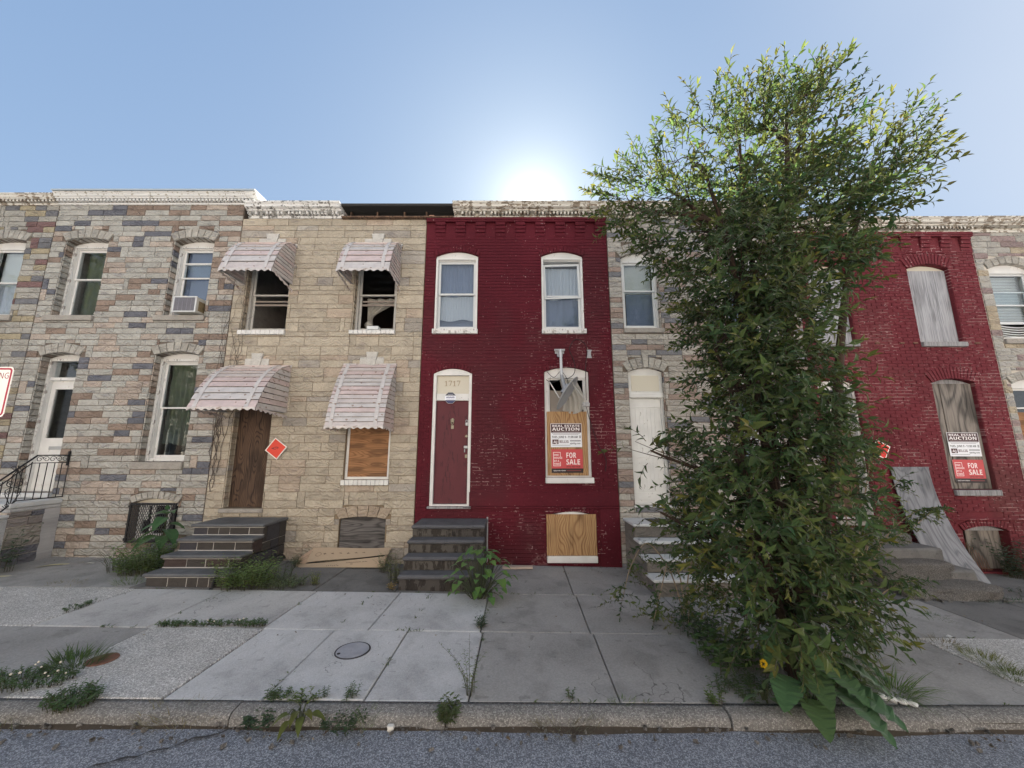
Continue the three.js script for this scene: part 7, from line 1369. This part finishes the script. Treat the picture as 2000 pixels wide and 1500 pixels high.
sapling('tall sapling against the dark doorway of the right brick house', gp(5.6, -6.6), [[[0, 0, 0], [0.1, 0.9, 0], [0.3, 1.8, 0.1], [0.5, 2.5, 0.1]], [[0, 0, 0], [0.3, 0.7, 0.1], [0.5, 1.4, 0.1], [0.7, 1.7, 0.2]], [[0, 0, 0], [0.3, 0.6, 0], [0.8, 0.9, 0.1], [1.25, 1.2, 0.1]], [[0, 0, 0], [-0.1, 1.2, 0], [0, 2.4, -0.1], [0.3, 3.2, -0.1]], [[0, 0, 0], [0.2, 0.8, 0.3], [0.6, 1.2, 0.4], [1.0, 1.3, 0.4]]], 1023, 1.0);
{ // sprigs in the joints, dead leaf bits along the wall and the kerb
  const rnd = rngOf(1041), sp = [], bits = [];
  for (let k = 0; k < 150; k++) { const along = rnd() < 0.6, x = along ? lerp(-5.4, 5.8, rnd()) : [-4.12, -2.84, -2.03, -1.2, -0.34, 0.93, 4.71][Math.floor(rnd() * 7)], z = along ? [kz(x) - 0.005, mz(x), uz(x)][Math.floor(rnd() * 3)] : lerp(-3.7, -6, rnd()); if (noise(x * 1.1, z * 1.1, 61) < 0.5) continue; for (let q = 0; q < 5; q++) { const a = rnd() * 6.28; sp.push(place(leaf(0.025 + 0.04 * rnd(), 0.006 + 0.006 * rnd(), { rows: 2, droop: 0.4, color: vary([0.09, 0.13, 0.04], rnd, 0.6) }), V3(x + (rnd() - 0.5) * 0.05 - (along ? 0 : 0.024 * (z + 4.6)), gy(x) - 0.006, z + (rnd() - 0.5) * 0.02), V3(Math.cos(a) * 0.7, 1, Math.sin(a) * 0.7), rnd())); } }
  const a = single('joint_grass', join(sp), M.leaf, 'tiny grass sprigs sprouting from the slab joints', 'grass'); a.userData.kind = 'stuff'; delete a.userData.category;
  for (let k = 0; k < 420; k++) { const wall = rnd() < 0.55, x = lerp(-8.2, 8.2, rnd()), z = wall ? -7.45 + 0.5 * Math.pow(rnd(), 2.5) : rnd() < 0.5 ? kz(x) + 0.2 + 0.12 * rnd() : lerp(-7.3, -3.7, rnd()), a = rnd() * 6.28; bits.push(place(leaf(0.02 + 0.035 * rnd(), 0.012 + 0.012 * rnd(), { rows: 2, droop: 0.3, color: vary(rnd() < 0.7 ? [0.12, 0.085, 0.05] : [0.3, 0.27, 0.2], rnd, 0.7) }), V3(x, gy(x) + (z > kz(x) + 0.17 ? -0.075 : 0.006), z), V3(Math.cos(a), 0.12, Math.sin(a)), (rnd() - 0.5))); }
  const b = single('leaf_litter', join(bits), M.leaf, 'dead leaf scraps strewn along walls and kerb', 'litter'); b.userData.kind = 'stuff'; delete b.userData.category;
}
{ // leafless creeper between the two stone fronts
  const rnd = rngOf(1031), list = []; for (let s = 0; s < 9; s++) { let x = -5.9 + rnd() * 0.35, y = 1.2 + rnd() * 1.4, p = []; const n = 16 + Math.floor(rnd() * 14); for (let k = 0; k < n; k++) { p.push([x, y, FZ + 0.022 + 0.012 * rnd()]); x += (rnd() - 0.47) * 0.13; y += 0.12 + rnd() * 0.06; if (rnd() < 0.22) { const q = [[x, y, FZ + 0.026]]; let u = x, w = y; for (let e = 0; e < 4; e++) { u += (rnd() - 0.5) * 0.17; w += rnd() * 0.09; q.push([u, w, FZ + 0.024]); } list.push(tube(q, 0.003, 0.0015, 3, false)); } } list.push(tube(p, 0.0055, 0.002, 4, false)); }
  single('dead_creeper', join(list), plain(0.085, 0.065, 0.055, 0.95), 'leafless creeper climbing the joint between grey and cream stone fronts', 'vine');
}

// ------------------------------------------------------------------ across the street: what the windows mirror and what throws light back
{
  const rnd = rngOf(1101), wallM = [[0.58, 0.53, 0.46], [0.46, 0.3, 0.25], [0.6, 0.58, 0.55], [0.56, 0.51, 0.43]], pane = plain(0.04, 0.05, 0.06, 0.15), zf = 9.6;
  struct('far_pavement', metresXZ(sheet(-40, 40, 5.6, 9.7, 0.03, 20, 2)), M.concA, 'pavement on the other side of the street');
  for (let k = 0; k < 14; k++) {
    const x0 = -27 + k * 3.9, H = 7.2 + (k % 3) * 0.25, c = wallM[(k * 7) % 4], g = thing('facing_rowhouse', `${['tan', 'brown', 'grey', 'ochre'][(k * 7) % 4]} rowhouse across the street, ${['first', 'second', 'third', 'fourth', 'fifth', 'sixth', 'seventh', 'eighth', 'ninth', 'tenth', 'eleventh', 'twelfth', 'thirteenth', 'last'][k]} of its row from the left`, 'rowhouse', [x0 + 1.95, gy(x0) - 0.1, zf], 'rowhouses across the street');
    const holes = [[-1.4, -0.5, 4.4, 6.1], [0.5, 1.4, 4.4, 6.1], [-1.4, -0.6, 1.0, 3.2], [0.5, 1.4, 1.4, 3.2]];
    const s = asShape(rectPath(-1.945, 1.945, 0, H), holes.map((q) => rectPath(...q))); part('wall', flat(s, 0, 0.3), std({ map: scaled(stoneTone, 0.9), color: rgb(...c), roughness: 0.9 }), g);
    part('shell', join([box(-1.94, 1.94, H - 0.2, H, 0.31, 9), box(-1.94, -1.84, 0, H - 0.21, 0.31, 9), box(1.84, 1.94, 0, H - 0.21, 0.31, 9)]), M.block, g);
    part('cornice', prism([[0, H - 0.3], [-0.1, H - 0.3], [-0.25, H - 0.02], [-0.25, H + 0.03], [0, H + 0.03]], -1.94, 1.94), M.cornice, g);
    for (const q of holes) { const w = subgroup('window', g); part('frame', rectFrame(q[0], q[1], q[2], q[3], 0.08, 0.16, 0.07), M.white, w); part('pane', box(q[0] + 0.06, q[1] - 0.06, q[2] + 0.06, q[3] - 0.06, 0.11, 0.115), pane, w); }
  }
  [['tall tree on the opposite pavement mirrored in the left upper windows', -25.5, 7.2, 10.2, 3.2], ['tree on the opposite pavement mirrored in the tall ground floor window', -19.5, 7.2, 5.4, 2.3]].forEach(([label, x, z, y, r], i) =>
    growTree('facing_tree', label, [x, gy(x), z], [[x, y, z, r, r * 0.8, r * 0.9, 1, 0.4, 2.2], [x + r * 0.5, y + r * 0.6, z, r * 0.7, r * 0.6, r * 0.7, 1, 0.5, 2.2], [x - r * 0.6, y - r * 0.4, z, r * 0.7, r * 0.5, r * 0.7, 1, 0.2, 2.2]], { seed: 1200 + i, r: 0.16, top: [x, y + r * 0.4, z], density: 16 }));
}
renderer.render(scene, camera);
